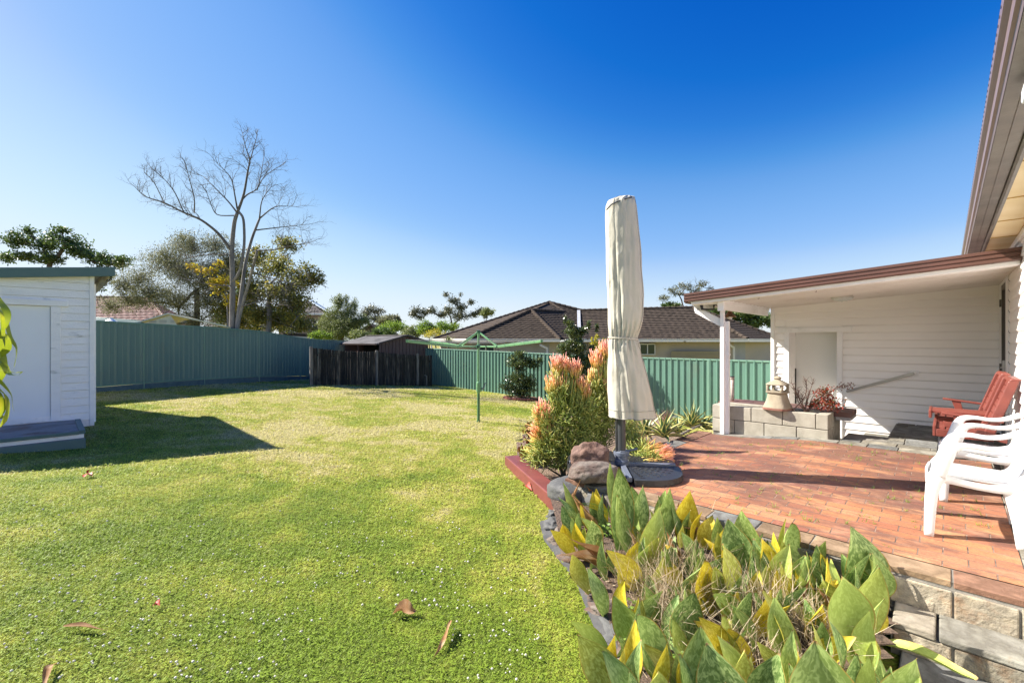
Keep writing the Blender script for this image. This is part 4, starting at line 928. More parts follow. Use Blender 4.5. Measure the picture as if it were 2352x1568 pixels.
# ================================================================ rotary clothes hoist
hb = on_lawn(1099, 968); H = hb.z
ho = thing('clothes_hoist', hb, 'green rotary clothes hoist standing in the middle of the lawn', 'clothes hoist')
b = MB(); b.tube([hb, hb+Vector((0,0,.88))], .033, 12); b.tube([hb+Vector((0,0,-.05)), hb+Vector((0,0,.02))], .05, 12); obj('lower_post', b, mat('darker_green_powdercoat', (.08,.20,.09), (.07,.17,.075), .4), ho, smooth=False)
b = MB(); b.tube([hb+Vector((0,0,.88)), Vector((hb.x,hb.y,.235))], .026, 12); obj('upper_post', b, M['lime'], ho)
b = MB(); b.lathe([(.03,.66),(.048,.70),(.052,.76),(.052,.88),(.044,.92),(.03,.93)], hb, 16); b.box(hb+Vector((.05,0,.76)), (.06,.05,.10)); obj('gear_housing', b, M['lime'], ho, bevel=.004)
b = MB(); b.tube([hb+Vector((.07,-.02,.76)), hb+Vector((.13,-.03,.80)), hb+Vector((.155,-.03,.90)), hb+Vector((.20,-.03,.91))], [.02,.018,.012,.012], 8); obj('crank_handle', b, M['steelgrey'], ho)
hz = -.118; b = MB(); b.lathe([(.03,-.04),(.06,-.035),(.06,.03),(.035,.04)], (hb.x,hb.y,hz), 12); obj('hub', b, M['limed'], ho)
b = MB(); b.lathe([(.028,-.02),(.045,-.01),(.048,.025),(.0,.032)], (hb.x,hb.y,.235), 16); obj('top_cap', b, M['limed'], ho)
LL = 1.93; ends = []
for k in range(4):
    th = radians(46 + 90*k); d = Vector((cos(th), sin(th), 0)); c0_ = Vector((hb.x,hb.y,hz)); e = c0_ + d*LL + Vector((0,0,.125)); ends.append(e); mdl = c0_ + d*.62 + Vector((0,0,.0))
    b = MB(); b.beam(c0_+d*.05, mdl, .030, .034); b.beam(mdl, e, .026, .055); b.box(e, (.05,.05,.06)); obj('arm', b, M['lime'], ho, bevel=.003)
    b = MB(); b.beam(mdl+Vector((0,0,.01)), Vector((hb.x,hb.y,.215))+d*.02, .022, .036); b.box(mdl, (.05,.05,.05)); obj('strut', b, M['lime'], ho, bevel=.002)
wl_ = MB()
for f in (.45,.6,.75,.9,1.0):
    P_ = [Vector((hb.x,hb.y,hz)).lerp(e, f)+Vector((0,0,.03)) for e in ends]
    for i in range(4): wl_.tube([P_[i], (P_[i]+P_[(i+1)%4])/2-Vector((0,0,.015)), P_[(i+1)%4]], .0032, 4)
obj('line_wire', wl_, M['alu'], ho)
e = min(ends, key=lambda v: v.x)
t = thing('peg_bag', e+Vector((.04,0,-.12)), 'small grey cloth tied to the left end of the hoist arm', 'cloth')
b = MB(); b.tube([e+Vector((.05,0,-.03)), e+Vector((.055,0,-.09)), e+Vector((.05,0,-.13)), e+Vector((.06,0,-.18))], [.012,.02,.012,.028], 7); obj('cloth', b, mat('grey_cloth', (.45,.45,.50), (.35,.35,.40), .9), t)
# ================================================================ vegetation helpers
RV = random.Random(21)
def rdir(r=RV):
    z = r.uniform(-1,1); t = r.uniform(0,2*pi); s = sqrt(1-z*z); return Vector((s*cos(t), s*sin(t), z))
def leaf(mb, p, size, asp=.45, r=RV, nrm=None, axis=None, fold=.0):
    n = nrm or (rdir(r)+Vector((0,0,.5))).normalized(); a = axis or rdir(r); a = (a - n*a.dot(n))
    if a.length < .01: a = n.orthogonal()
    a.normalize(); s = n.cross(a); v = r.random(); mb.cur = (v, v, v); L_ = size*r.uniform(.7,1.25); W = L_*asp
    q = [p, p+a*L_*.5+s*W*.5, p+a*L_, p+a*L_*.5-s*W*.5]; mb.face([mb.vert(x) for x in q])
DENS = 4.2
def crown(mb, clumps, dens, size, asp=.45, sub=14, spread=.30, r=RV, droop=0., shell=.5, grow=None):
    """clumps: (centre, rx, ry, rz). leaves gather in many small sprays through the volume"""
    for c, rx, ry, rz in clumps:
        vol = (rx*ry*rz)**(1/3); k = max(3, int(sub)); n = int(dens*(rx*ry+rx*rz+ry*rz)*4/3.*DENS)
        cs = []
        for _ in range(k):
            d = rdir(r); rad = r.random()**shell; cs.append((c + Vector((d.x*rx, d.y*ry, d.z*rz))*rad, r.uniform(.6,1.3)*vol*spread))
        for _ in range(n):
            q, s = r.choice(cs); p = q + Vector((r.gauss(0,s), r.gauss(0,s), r.gauss(0,s*.7)))
            ax = rdir(r) + Vector((0,0,-droop)) + ((p-grow).normalized()*.8 if grow is not None else Vector())
            leaf(mb, p, size, asp, r, axis=ax)
        if grow is None: continue
def limb(mb, pts, r0, r1, n=7, wob=.0, r=RV):
    P = [Vector(p) for p in pts]; out = []
    for a, b in zip(P, P[1:]):
        m_ = 4
        for i in range(m_): out.append(a.lerp(b, i/m_))
    out.append(P[-1])
    # smooth
    for _ in range(2): out = [out[0]] + [(out[i-1]+out[i]*2+out[i+1])/4 for i in range(1,len(out)-1)] + [out[-1]]
    if wob: out = [out[0]] + [q + rdir(r)*wob for q in out[1:]]
    rr_ = [r0+(r1-r0)*(i/(len(out)-1))**.8 for i in range(len(out))]
    mb.tube(out, rr_, n); return out, rr_
def twigs(mb, p, d, ln, rad, depth, r=RV, up=.15, tips=None, spread=.7, segs=4, flat=1.):
    pts = [p]; q = p; dd = d.normalized()
    for i in range(segs):
        dd = (dd + rdir(r)*.28 + Vector((0,0,up))*.5).normalized(); q = q + dd*(ln/segs); pts.append(q)
    mb.tube(pts, [rad*(1-.6*i/segs) for i in range(segs+1)], 4 if depth < 2 else 5, cap=False)
    if tips is not None and depth == 0: tips.append(q)
    if depth > 0:
        for i in range(1, segs+1):
            for _ in range(1 if i < segs else 2):
                if r.random() < .86:
                    s = rdir(r); s = (s - dd*s.dot(dd)).normalized(); s.y *= flat
                    twigs(mb, pts[i], dd*(1-spread*.5)+s*spread, ln*r.uniform(.5,.72), rad*.48, depth-1, r, up, tips, spread, segs if depth > 1 else 3, flat)
def px2(pts, Y, dy=None):
    return [at(x, y, Y + (dy[i] if dy else 0)) for i, (x, y) in enumerate(pts)]
def pclump(px, py, Y, rx, rz, ry=None):
    s = Y/F; return (at(px, py, Y), rx*s, (ry if ry else rx*s), rz*s)
def skeleton(mb, base, clumps, r0, n=5, fork=None, r=RV, per=1):
    """trunk to the fork, then each clump hangs on the nearest one already reached"""
    fk = Vector(fork) if fork else Vector(base).lerp(clumps[0][0], .5)
    fk = Vector((fk.x, fk.y, fk.z))
    limb(mb, [base, Vector(base).lerp(fk,.5)+Vector((.06,0,0)), fk], r0, r0*.75, n)
    nodes = [(fk, -1)]; todo = [c + Vector((0,0,-.45*rz)) for c, rx, ry, rz in clumps]; par = []
    while todo:
        best = None
        for i, q in enumerate(todo):
            for j, (p_, _) in enumerate(nodes):
                w_ = (q-p_).length + (0 if j else -.25*(q-p_).length) + max(0, p_.z-q.z)*.8
                if best is None or w_ < best[0]: best = (w_, i, j)
        _, i, j = best; nodes.append((todo.pop(i), j))
    cnt = [1]*len(nodes)
    for i in range(len(nodes)-1, 0, -1): cnt[nodes[i][1]] += cnt[i]
    rad = lambda k: max(r0*.10, r0*.75*(k/cnt[0])**.5)
    for i in range(1, len(nodes)):
        q, j = nodes[i]; p_ = nodes[j][0]; l = (q-p_).length
        limb(mb, [p_, p_.lerp(q,.35)+rdir(r)*l*.10, p_.lerp(q,.7)+rdir(r)*l*.08+Vector((0,0,.04*l)), q], rad(cnt[i])*.9, rad(cnt[i])*.6, 5)
    for c, rx, ry, rz in clumps:
        for _ in range(per+1):
            o_ = c + Vector((0,0,-.45*rz)); d = (rdir(r)+Vector((0,0,.5))).normalized(); e = c + Vector((d.x*rx, d.y*ry, d.z*rz))*.85
            limb(mb, [o_, o_.lerp(e,.5)+rdir(r)*.12*(e-o_).length, e], r0*.13, r0*.05, 4)
def tree(name, label, cat, base, clumps, leafm, barkm, dens, size, asp=.45, r0=.12, sub=14, spread=.3, group=None, fork=None, droop=0., per=1, shell=.5, twd=0, grow=False, trunk='trunk', crn='crown'):
    t = thing(name, base, label, cat, group)
    b = MB(); skeleton(b, base, clumps, r0, 6, fork, per=per)
    if twd:
        for c, rx, ry, rz in clumps:
            for _ in range(twd): twigs(b, c+Vector((RV.uniform(-.6,.6)*rx, RV.uniform(-.6,.6)*ry, RV.uniform(-.6,.3)*rz)), rdir()+Vector((0,0,.6)), rx*.8, .012*size*12, 1, segs=3)
    obj(trunk, b, barkm, t, smooth=True)
    b = MB(); crown(b, clumps, dens, size, asp, sub, spread, droop=droop, shell=shell, grow=Vector(base) if grow else None); obj(crn, b, leafm, t)
    return t

# ---- the bare tree
TY = 19.2; base = at(537, 752, TY); base.z = -1.8
bt = thing('bare_tree', base, 'tall leafless grey tree with spreading limbs rising above the left fence', 'tree')
b = MB(); r = random.Random(77)
def L2(pts, r0, r1, d0=0., tw=1, dl=.0, ln=1.1, dep=2):
    n = len(pts); P = [at(x, y, TY + d0 + (dl-d0)*(i/(n-1))) for i, (x, y) in enumerate(pts)]
    P = [P[0]] + [p for p in P[1:]]
    r0 *= .8; r1 *= .8; out, rr_ = limb(b, P, r0, r1, 8)
    for i in range(int(len(out)*.35), len(out)):
        for _ in range(tw):
            if r.random() < .95:
                dd = (out[i]-out[i-1]).normalized(); s = rdir(r); s = (s-dd*s.dot(dd)).normalized()
                f = 1-.4*(i/len(out)); twigs(b, out[i], dd*.55+s*.8+Vector((0,0,.25)), ln*f*r.uniform(.7,1.15), max(.011, rr_[i]*.45), dep, r, .12)
    twigs(b, out[-1], (out[-1]-out[-2]), ln*.7, max(.011,rr_[-1]*.9), dep, r, .15)
    return out
b0 = MB()
trunkpts = [(533,820),(532.6,753),(535,647),(531.6,575),(538,509),(545,489)]
tb, b = b, b0
limb(b0, [at(x,y,TY) for x, y in trunkpts], .135, .07, 10)
limb(b0, px2([(546,820),(543,753),(554.7,673.8),(563,604.6),(577.8,548.5),(596,502)], TY, [0,0,.2,.4,.6,.8]), .11, .045, 9)
limb(b0, px2([(544,760),(551,720),(577.8,627.6),(591,575)], TY, [0,.1,-.4,-.8]), .085, .045, 8)
limb(b0, px2([(531,650),(552,625),(562,560),(560,500),(548,486)], TY, [0,-.2,-.1,0,0]), .06, .05, 8)
obj('trunk', b0, M['barkgrey'], bt, smooth=True)
b = tb
L2([(545,489),(561,446),(569.6,390),(575,367),(564.6,340.8),(557,306)], .075, .014, dep=2, ln=.68, dl=.3)
L2([(575,367),(584,335),(591,310)], .03, .012, ln=.5, dl=.3, dep=1)
L2([(531.6,575),(502,535),(462.4,504),(422.8,489),(376.7,464.5),(334,453),(316,436)], .085, .014, dl=-1.5, ln=.75, dep=2)
L2([(446,489),(447.6,456),(432.7,403.5),(428,382)], .035, .012, dl=-.6, ln=.62, dep=2)
L2([(422.8,489),(403,443),(383,416.6),(356,392)], .035, .012, dl=-1., ln=.62, dep=2)
L2([(376.7,464.5),(353.6,416.6),(332,397)], .026, .012, dl=-1.4, ln=.5, dep=2)
L2([(545,489),(525,462.8),(488.8,426.5),(468,406)], .05, .014, dl=.8, ln=.9)
L2([(540,495),(495.4,495.8),(482,462.8),(474,440)], .035, .012, dl=-.8, ln=.8)
L2([(545,480),(538,440),(531.6,406.7),(500,376)], .045, .014, dl=-.4, ln=.9)
L2([(555,460),(568,446),(591,436),(604,406.7),(636,385)], .045, .014, dl=.9, ln=.9)
L2([(591,436),(600,400),(606,360)], .03, .012, dl=.9, ln=.7)
L2([(596,502),(630.6,472.7),(670,474)], .045, .014, d0=.8, dl=1.2, ln=1.0)
L2([(596,502),(600,460),(622,430)], .04, .014, d0=.8, dl=.6, ln=.9)
L2([(586,528.7),(643.8,522),(690,517)], .04, .014, d0=.7, dl=.6, ln=1.1)
L2([(591,575),(624,575),(666.8,565),(705,558)], .045, .014, d0=-.8, dl=-.8, ln=1.0)
L2([(577,627),(630,640),(680,655)], .035, .012, d0=-.4, dl=-1.0, ln=1.0)
L2([(551,705),(600,690),(640,700)], .035, .012, dl=-1.0, ln=.9)
L2([(531,655),(521.8,657),(469,650.7),(430,641)], .04, .012, dl=-1.2, ln=.9)
L2([(531,585),(480,583),(430,592)], .03, .012, dl=-1.2, ln=.8)
obj('branches', b, M['barktwig'], bt, smooth=True)

C = pclump
Y = 27.
tree('evergreen_tree', 'dark green evergreen tree with clumped crown above the white shed roof', 'tree', at(120,800,Y), [C(45,550,Y,32,22),C(65,528,Y,14,9),C(98,560,Y,26,20),C(150,553,Y,34,24),C(140,528,Y,18,8),C(180,575,Y,30,18),C(210,590,Y,24,16),C(250,600,Y,28,18),C(285,600,Y,18,14),C(15,590,Y,24,12),C(60,590,Y,24,14),C(115,595,Y,30,14),C(232,645,Y,22,20),C(230,625,Y,26,18)], M['L_dark'], M['barkdark'], 150, .15, .5, .28, sub=34, spread=.22, fork=at(120,660,Y), shell=.6)
Y = 22.
tree('olive_tree', 'grey-green fine leaved tree spreading in front of the red roof', 'tree', at(448,800,Y), [C(320,640,Y,42,34),C(385,598,Y,50,36),C(440,560,Y,46,34),C(495,560,Y,28,30),C(425,620,Y,60,42),C(350,680,Y,50,26),C(295,690,Y,34,26),C(470,650,Y,46,60),C(410,690,Y,50,30),C(500,620,Y,30,50),C(285,655,Y,26,24),C(400,735,Y,34,18),C(450,735,Y,40,24),C(490,700,Y,34,40),C(530,600,Y,26,50),C(250,700,Y,24,22)], M['L_olive'], M['barkdark'], 330, .095, .30, .16, sub=60, spread=.24, fork=at(452,665,Y), per=4, shell=.6, twd=4, droop=.3)
tree('coral_leaf_tree', 'yellow and green leaved tree behind the bare tree trunks', 'tree', at(613,800,21.5), [C(525,705,22,34,50),C(575,660,22,40,56),C(590,590,22.5,32,34),C(640,610,22,44,36),C(645,670,21.5,50,46),C(695,640,21.5,42,40),C(680,705,21.5,46,38),C(725,640,21.5,22,22),C(660,560,22.5,34,20),C(600,720,21.8,44,30),C(500,660,22.6,34,40),C(540,620,23,30,40),C(550,740,22.4,40,30),C(640,735,22.4,50,26),C(690,745,21.8,40,18)], M['L_yellow'], M['barkgrey'], 190, .105, .6, .14, sub=80, spread=.15, fork=at(618,665,21.5), per=6, shell=.7, twd=7)
tree('golden_leaf_branch', 'bright yellow leaved young tree between the olive tree and the bare trunks', 'tree', at(520,800,20.4), [C(448,612,20.4,16,7),C(475,622,20.4,20,8),C(500,605,20.4,14,9),C(520,650,20.4,26,40),C(492,648,20.4,16,7),C(535,690,20.4,16,30)], leafmat('golden_leaf', [(0,(.20,.20,.02)),(.5,(.42,.36,.03)),(1,(.62,.36,.04))], .5, .5), M['barkgrey'], 110, .12, .6, .05, sub=12, spread=.2, fork=at(522,700,20.4), per=2)
tree('laurel_tree', 'dense dark shrub tree at the foot of the yellow leaved tree', 'tree', at(585,830,25), [C(520,720,25,30,30),C(560,715,25,34,40),C(610,730,25,40,26),C(660,735,25,40,22),C(565,680,25,30,26)], M['L_dark'], M['barkdark'], 260, .14, .5, .12, sub=20, spread=.22)
tree('wattle_tree', 'feathery light green tree beside the brick house', 'tree', at(785,830,30), [C(760,760,30,26,24),C(785,745,30,30,28),C(800,715,30,18,22),C(775,705,30,14,24),C(815,745,30,28,24),C(780,690,30,8,16),C(765,775,30,34,16),C(835,735,30,16,16),C(815,700,30,8,16),C(745,740,30,16,20),C(790,765,30,40,18),C(760,725,30,14,18),C(795,690,30,6,14)], M['L_feather'], M['barkdark'], 400, .15, .18, .10, sub=44, spread=.24, grow=True, fork=at(785,770,30), per=2)
tree('gum_tree', 'small dark gum tree on the skyline above the grey gable', 'tree', at(853,790,62), [C(842,722,62,10,8),C(853,712,62,16,9),C(870,716,62,12,8),C(862,732,62,14,8),C(840,735,62,10,7)], M['L_gum'], M['barkdark'], 60, .27, .4, .22, sub=22, spread=.4, fork=at(853,745,62))
Yg = 58.
tree('gum_tree', 'open spreading gum tree on the skyline left of the charcoal roof', 'tree', at(1040,800,Yg), [C(957,713,Yg,11,9),C(950,722,Yg,10,7),C(973,717,Yg,11,8),C(965,728,Yg,10,6),C(990,713,Yg,13,7),C(1025,677,Yg,8,5),C(1043,692,Yg,14,8),C(1060,705,Yg,14,10),C(1082,694,Yg,9,5),C(1101,716,Yg,12,8),C(1088,722,Yg,12,7),C(1029,713,Yg,15,9),C(1057,725,Yg,18,9),C(1015,722,Yg,12,7),C(1059,676,Yg,4,3),C(1115,728,Yg,6,4)], M['L_gum'], M['barkdark'], 62, .27, .4, .28, sub=26, spread=.42, fork=at(1040,752,Yg), per=2, shell=.8)
tree('gum_tree', 'thin gum tree with open brown crown above the right end of the charcoal roof', 'tree', at(1572,800,40), [C(1525,685,40,15,8),C(1545,666,40,17,8),C(1574,658,40,18,9),C(1609,653,40,16,7),C(1633,662,40,8,5),C(1560,675,40,14,7),C(1595,668,40,16,6)], M['L_gum'], M['barkdark'], 60, .17, .4, .13, sub=26, spread=.22, fork=at(1572,712,40), per=3, twd=3)
tree('leafy_tree', 'broad green tree seen under the lean-to roof beyond the charcoal tiles', 'tree', at(1700,840,42), [C(1640,716,42,22,12),C(1672,722,42,24,14),C(1700,718,42,26,16),C(1735,728,42,26,18),C(1765,735,42,26,16),C(1718,742,42,30,12),C(1537,701,42,22,5)], M['L_dark'], M['barkdark'], 120, .22, .5, .2, sub=18, spread=.2)
for (px, py, Y, rx, rz, lab, m_, ds) in ((985,752,34,26,13,'bright green bush at the left edge of the charcoal roof','L_bright',.15),(1022,750,36,26,12,'bright green bush behind the left corner of the charcoal roof','L_bright',.15),(1000,766,30,30,9,'pale cream-flowered bush below the bright green bushes','L_yshrub',.09),
        (905,752,40,36,9,'wispy lime green bush behind the brown shed roof','L_bright',.15),(893,735,56,26,9,'grey bare-twigged tree top between the gable and the shed','L_olive',.28),(880,764,38,24,10,'dark shrub behind the ridge of the brown shed','L_dark',.16),(945,762,36,24,12,'dull green shrub right of the brown shed roof','L_feather',.15),(1118,716,48,14,9,'yellow-green shrub top peeping over the charcoal roof slope','L_feather',.2),(735,768,27,24,10,'yellow-green shrub under the brick house wall','L_bright',.13),(828,768,28,26,9,'leafy green shrub in front of the distant gable','L_feather',.13)):
    tree('shrub', lab, 'shrub', at(px, 815, Y), [C(px,py,Y,rx,rz), C(px-rx*.5,py+rz*.4,Y,rx*.6,rz*.7), C(px+rx*.5,py+rz*.3,Y,rx*.6,rz*.7)], M[m_], M['barkdark'], 170, ds, .4, .05, sub=16, spread=.25, trunk='stem', crn='foliage')
# potted cordyline tuft beyond the fence end
p = at(1030, 800, 23.6); t = thing('cordyline', p, 'spiky green cordyline tuft just above the left end of the sunny green fence', 'plant'); b = MB()
for k in range(26):
    a_ = RV.uniform(0, 2*pi); d = Vector((cos(a_), sin(a_), RV.uniform(.3,1.6))).normalized(); o_ = at(1030,788,23.6); s = Vector((-d.y,d.x,0)).normalized()*.03; v = RV.random(); b.cur = (v,v,v); l = RV.uniform(.45,.8)
    m_ = o_+d*l*.6; e = o_+d*l+Vector((0,0,-.14)); b.face([b.vert(o_-s), b.vert(o_+s), b.vert(m_+s), b.vert(m_-s)]); b.face([b.vert(m_-s), b.vert(m_+s), b.vert(e)])
obj('leaves', b, M['L_feather'], t); b = MB(); b.tube([p, at(1030,788,23.6)], .05, 7); obj('stem', b, M['barkdark'], t)

# ---- near shrubs
base = on_lawn(1197, 917)
Yc = base.y; cl = [C(1185,835,Yc,22,26),C(1210,830,Yc,16,22),C(1195,812,Yc,14,10),C(1228,835,Yc,14,14),C(1185,870,Yc,28,20),C(1215,880,Yc,22,24),C(1168,888,Yc,20,12),C(1195,900,Yc,32,14),C(1240,828,Yc,8,8)]
tree('camellia_bush', 'glossy leaved camellia bush in a brick ring against the sunny green fence', 'bush', base, cl, M['L_camellia'], M['twig'], 760, .07, .55, .03, sub=40, spread=.2, per=3, shell=.8)
t = thing('brick_ring', base, 'low ring of red bricks around the foot of the camellia bush', 'edging'); b = MB()
for k in range(22):
    a_ = 2*pi*k/22; q = base + Vector((cos(a_)*.62, sin(a_)*.55, 0)); q.z = lawn_z(q.x,q.y)+.02; b.cur = (RV.uniform(.8,1.3),)*3; b.box(q, (.11,.17,.12), rz=a_)
obj('bricks', b, mat('old_red_brick', (.22,.07,.05), (.15,.055,.045), .85, 6., .3, 40, vcol=True), t, bevel=.008)
b = MB(); b.lathe([(.56,.0),(.5,.05),(0,.07)], base, 18); obj('bed_soil', b, M['mulch'], t)
b = MB()
for k in range(9): leaf(b, base+Vector((RV.uniform(-.9,.9), RV.uniform(-.8,-.5), .03)), .06, .6, nrm=Vector((0,0,1)))
base = Vector((2.05,15.2,0)); base.z = lawn_z(2.05,15.2)
Yc = 15.2; cl = [C(1318,840,Yc,30,34),C(1330,880,Yc,34,30),C(1300,800,Yc,20,22),C(1325,795,Yc,24,24),C(1318,765,Yc,18,22),C(1310,745,Yc,10,14),C(1338,760,Yc,14,12),C(1345,835,Yc,22,34),C(1362,800,Yc,10,10),C(1352,748,Yc,4,12),C(1371,752,Yc,4,12),C(1298,735,Yc,3,14)]
tree('lilly_pilly', 'dense small-leaved dark green tree in front of the fence behind the orange succulent', 'tree', base, cl, M['L_camellia'], M['twig'], 1700, .06, .55, .05, sub=26, spread=.18, per=3, shell=.6)
base = Vector((2.75,14.6,0)); base.z = lawn_z(2.75,14.6)
Yc = 14.6; cl = [C(1375,795,Yc,20,14),C(1366,780,Yc,9,12),C(1388,800,Yc,16,18),C(1372,820,Yc,18,16)]
tree('golden_shrub', 'golden yellow shrub between the dark tree and the covered umbrella', 'shrub', base, cl, M['L_yshrub'], M['twig'], 420, .07, .6, .03, sub=14, spread=.2, per=2, trunk='stem', crn='foliage')
base = on_lawn(1222, 1066); Yc = base.y-.15
cl = [C(1222,1015,Yc,20,26),C(1205,1040,Yc,14,18),C(1240,985,Yc,22,28),C(1215,985,Yc,14,18),C(1255,950,Yc,18,14),C(1245,930,Yc,12,10),C(1198,1030,Yc-.1,12,10),C(1245,1030,Yc,20,26)]
tree('croton_bush', 'red and yellow leaved bush at the lawn side of the orange succulent', 'bush', base, cl, M['L_redyel'], M['twig'], 1500, .042, .6, .012, sub=30, spread=.16, per=4, shell=.6, trunk='stem', crn='foliage')

# ---- garden beds
def poly_sheet(mb, pts, zf, cell=.14, jit=.0):
    xs_ = [p[0] for p in pts]; ys_ = [p[1] for p in pts]; x0, x1, y0, y1 = min(xs_), max(xs_), min(ys_), max(ys_)
    nx_, ny_ = int((x1-x0)/cell)+2, int((y1-y0)/cell)+2; ids = {}
    for j in range(ny_):
        for i in range(nx_):
            x, y = x0+i*cell, y0+j*cell
            if inside(x, y, pts):
                for a_, b_ in ((i,j),(i+1,j),(i+1,j+1),(i,j+1)):
                    if (a_,b_) not in ids: xx, yy = x0+a_*cell, y0+b_*cell; ids[(a_,b_)] = mb.vert((xx, yy, zf(xx,yy)))
                mb.face([ids[(i,j)], ids[(i+1,j)], ids[(i+1,j+1)], ids[(i,j+1)]])
def inside(x, y, pts):
    c = False; n = len(pts)
    for i in range(n):
        x0, y0 = pts[i][0], pts[i][1]; x1, y1 = pts[(i+1)%n][0], pts[(i+1)%n][1]
        if (y0 > y) != (y1 > y) and x < (x1-x0)*(y-y0)/(y1-y0)+x0: c = not c
    return c
S0, S1 = on_lawn(1160, 1068), on_lawn(1272, 1178)   # outer line of the sleeper
BED2 = [S0+Vector((.06,.02,0)), S1+Vector((.1,.05,0)), ab(3.75,2.79), ab(4.6,2.79), ab(7.05,2.79), ab(7.1,2.9), ab(7.9,3.2), on_lawn(1500,945), on_lawn(1300,945), on_lawn(1240,955), on_lawn(1190,1015)]
def bed2z(x, y): return max(lawn_z(x,y)+.05+.03*mnoise.noise(Vector((x*4,y*4,0))), min(-1.47, lawn_z(x,y)+.35) if toab(x,y)[1] < 3.3 and toab(x,y)[0] > 4.5 else -9)
b = MB(); poly_sheet(b, BED2, bed2z, .12); obj('garden_bed', b, M['mulch'], None, kind='structure', smooth=True)
EDGE = [on_lawn(x, y) for x, y in ((1268,1178),(1246,1200),(1257,1243),(1291,1288),(1331,1337),(1354,1394),(1377,1448),(1389,1477),(1406,1534),(1414,1580),(1425,1700),(1440,1900))]
BED1 = EDGE + [Vector((EDGE[-1].x+.2, .9, 0)), ab(1.2,.1), ab(2.4,.22), ab(3.5,.25), ab(3.6,.4), ab(3.6,2.7), ab(3.9,2.76), S1+Vector((.15,.05,0))]
def bed1z(x, y): 
    k = sstep((toab(x,y)[0]-2.1)/1.2); return max(lawn_z(x,y)+.06, lawn_z(x,y)+.06+.12*k) + .02*mnoise.noise(Vector((x*5,y*5,0)))
b = MB(); poly_sheet(b, BED1, bed1z, .09); obj('garden_bed', b, M['soil'], None, kind='structure', smooth=True)
# fallen debris on the beds
b = MB()
for k in range(2600):
    P_ = BED2 if k % 2 else BED1; x = RV.uniform(-.1,4.2); y = RV.uniform(1.2,7.6)
    if not inside(x,y,P_): continue
    z = (bed2z if k % 2 else bed1z)(x,y)+.006; leaf(b, Vector((x,y,z)), RV.uniform(.015,.05), .25, nrm=(Vector((0,0,1))+rdir()*.25).normalized())
obj('leaf_litter', b, M['straw'], kind='stuff')

# rock helper
def rock(mb, c, sx, sy, sz, seed, rz=0., rough=.22, n=20, flat=0.):
    c = Vector(c); n1, n2 = n, n//2; ids = []; o_ = Vector((seed*3.1, seed*1.7, seed))
    for j in range(n2+1):
        row = []
        for i in range(n1):
            th = 2*pi*i/n1; ph = pi*j/n2 - pi/2; d = Vector((cos(ph)*cos(th), cos(ph)*sin(th), sin(ph)))
            k = 1 + rough*mnoise.noise(d*1.3+o_) + rough*.55*mnoise.noise(d*2.8+o_) - rough*.35*abs(mnoise.noise(d*5+o_)) + rough*.20*mnoise.noise(d*9+o_)
            q = Vector((abs(d.x)**.8*(1 if d.x>0 else -1), abs(d.y)**.8*(1 if d.y>0 else -1), abs(d.z)**.75*(1 if d.z>0 else -1)))*k
            q = Vector((q.x*sx, q.y*sy, q.z*sz)); q.rotate(Matrix.Rotation(rz,3,'Z')); row.append(mb.vert(c+q))
        ids.append(row)
    for j in range(n2):
        for i in range(n1): mb.face((ids[j][i], ids[j][(i+1)%n1], ids[j+1][(i+1)%n1], ids[j+1][i]))
# lawn edging rocks
rkl = ['dark grey edging rock at the lower end of the red sleeper','grey edging rock beside the tip of the lawn bed','dark brown edging rock third from the red sleeper','ochre edging rock below the dry fallen leaf','rusty edging rock half under dry grass','tan edging rock beside the tufts of straw','dark edging rock beside the low green weeds','black edging rock near the big front leaf','edging rock at the bottom edge of the lawn']
segs_ = [(1262,1188,.10,.07),(1256,1216,.12,.09),(1278,1252,.15,.10),(1308,1288,.17,.10),(1338,1320,.17,.09),(1362,1362,.16,.09),(1384,1412,.16,.08),(1402,1462,.14,.07),(1420,1530,.15,.07)]
for k, ((px, py, s, h), lab) in enumerate(zip(segs_, rkl)):
    p = on_lawn(px, py); b = MB(); rock(b, p+Vector((.08,0,.01)), s*1.05, s*.85, h*.9, k+3, RV.uniform(0,3), .62, 34)
    obj('edging_rock', b, M['rocko'] if k in (3,4,5) else M['rockg'] if k in (0,1,7) else M['rock'], None, smooth=True, label=lab, cat='rock', group='edging rocks between lawn and bed')
b = MB()   # weed mat strip exposed along the rocks
for p, q in zip(EDGE[1:-1], EDGE[2:]):
    nn_ = Vector((q.y-p.y, -(q.x-p.x), 0)).normalized()
    if nn_.x < 0: nn_ = -nn_
    b.quad(p+Vector((0,0,.016))-nn_*.03, q+Vector((0,0,.016))-nn_*.03, q+nn_*.16+Vector((0,0,.045)), p+nn_*.16+Vector((0,0,.045)))
obj('weed_mat', b, mat('black_weed_mat', (.055,.055,.058), (.09,.088,.085), .8, 9., .5, 40), None, label='strip of black weed matting showing between the lawn and the edging rocks', cat='weed mat')
# sleeper
b = MB(); u = (S1-S0).normalized(); v = Vector((-u.y,u.x,0)); v = v if v.x > 0 else -v
P0, P1 = S0 - u*.02, S1 + u*.10
def sl_(p, w, z): q = p + v*w; return Vector((q.x, q.y, z))
zt0, zt1 = lawn_z(*P0.xy)+.13, lawn_z(*P1.xy)+.15
b.hexa([sl_(P0,0,zt0-.25), sl_(P0,.20,zt0-.25), sl_(P1,.20,zt1-.25), sl_(P1,0,zt1-.25), sl_(P0,0,zt0), sl_(P0,.20,zt0), sl_(P1,.20,zt1), sl_(P1,0,zt1)])
obj('timber_sleeper', b, M['redwood'], None, bevel=.012, label='long red painted timber sleeper edging the garden bed beside the lawn', cat='sleeper')
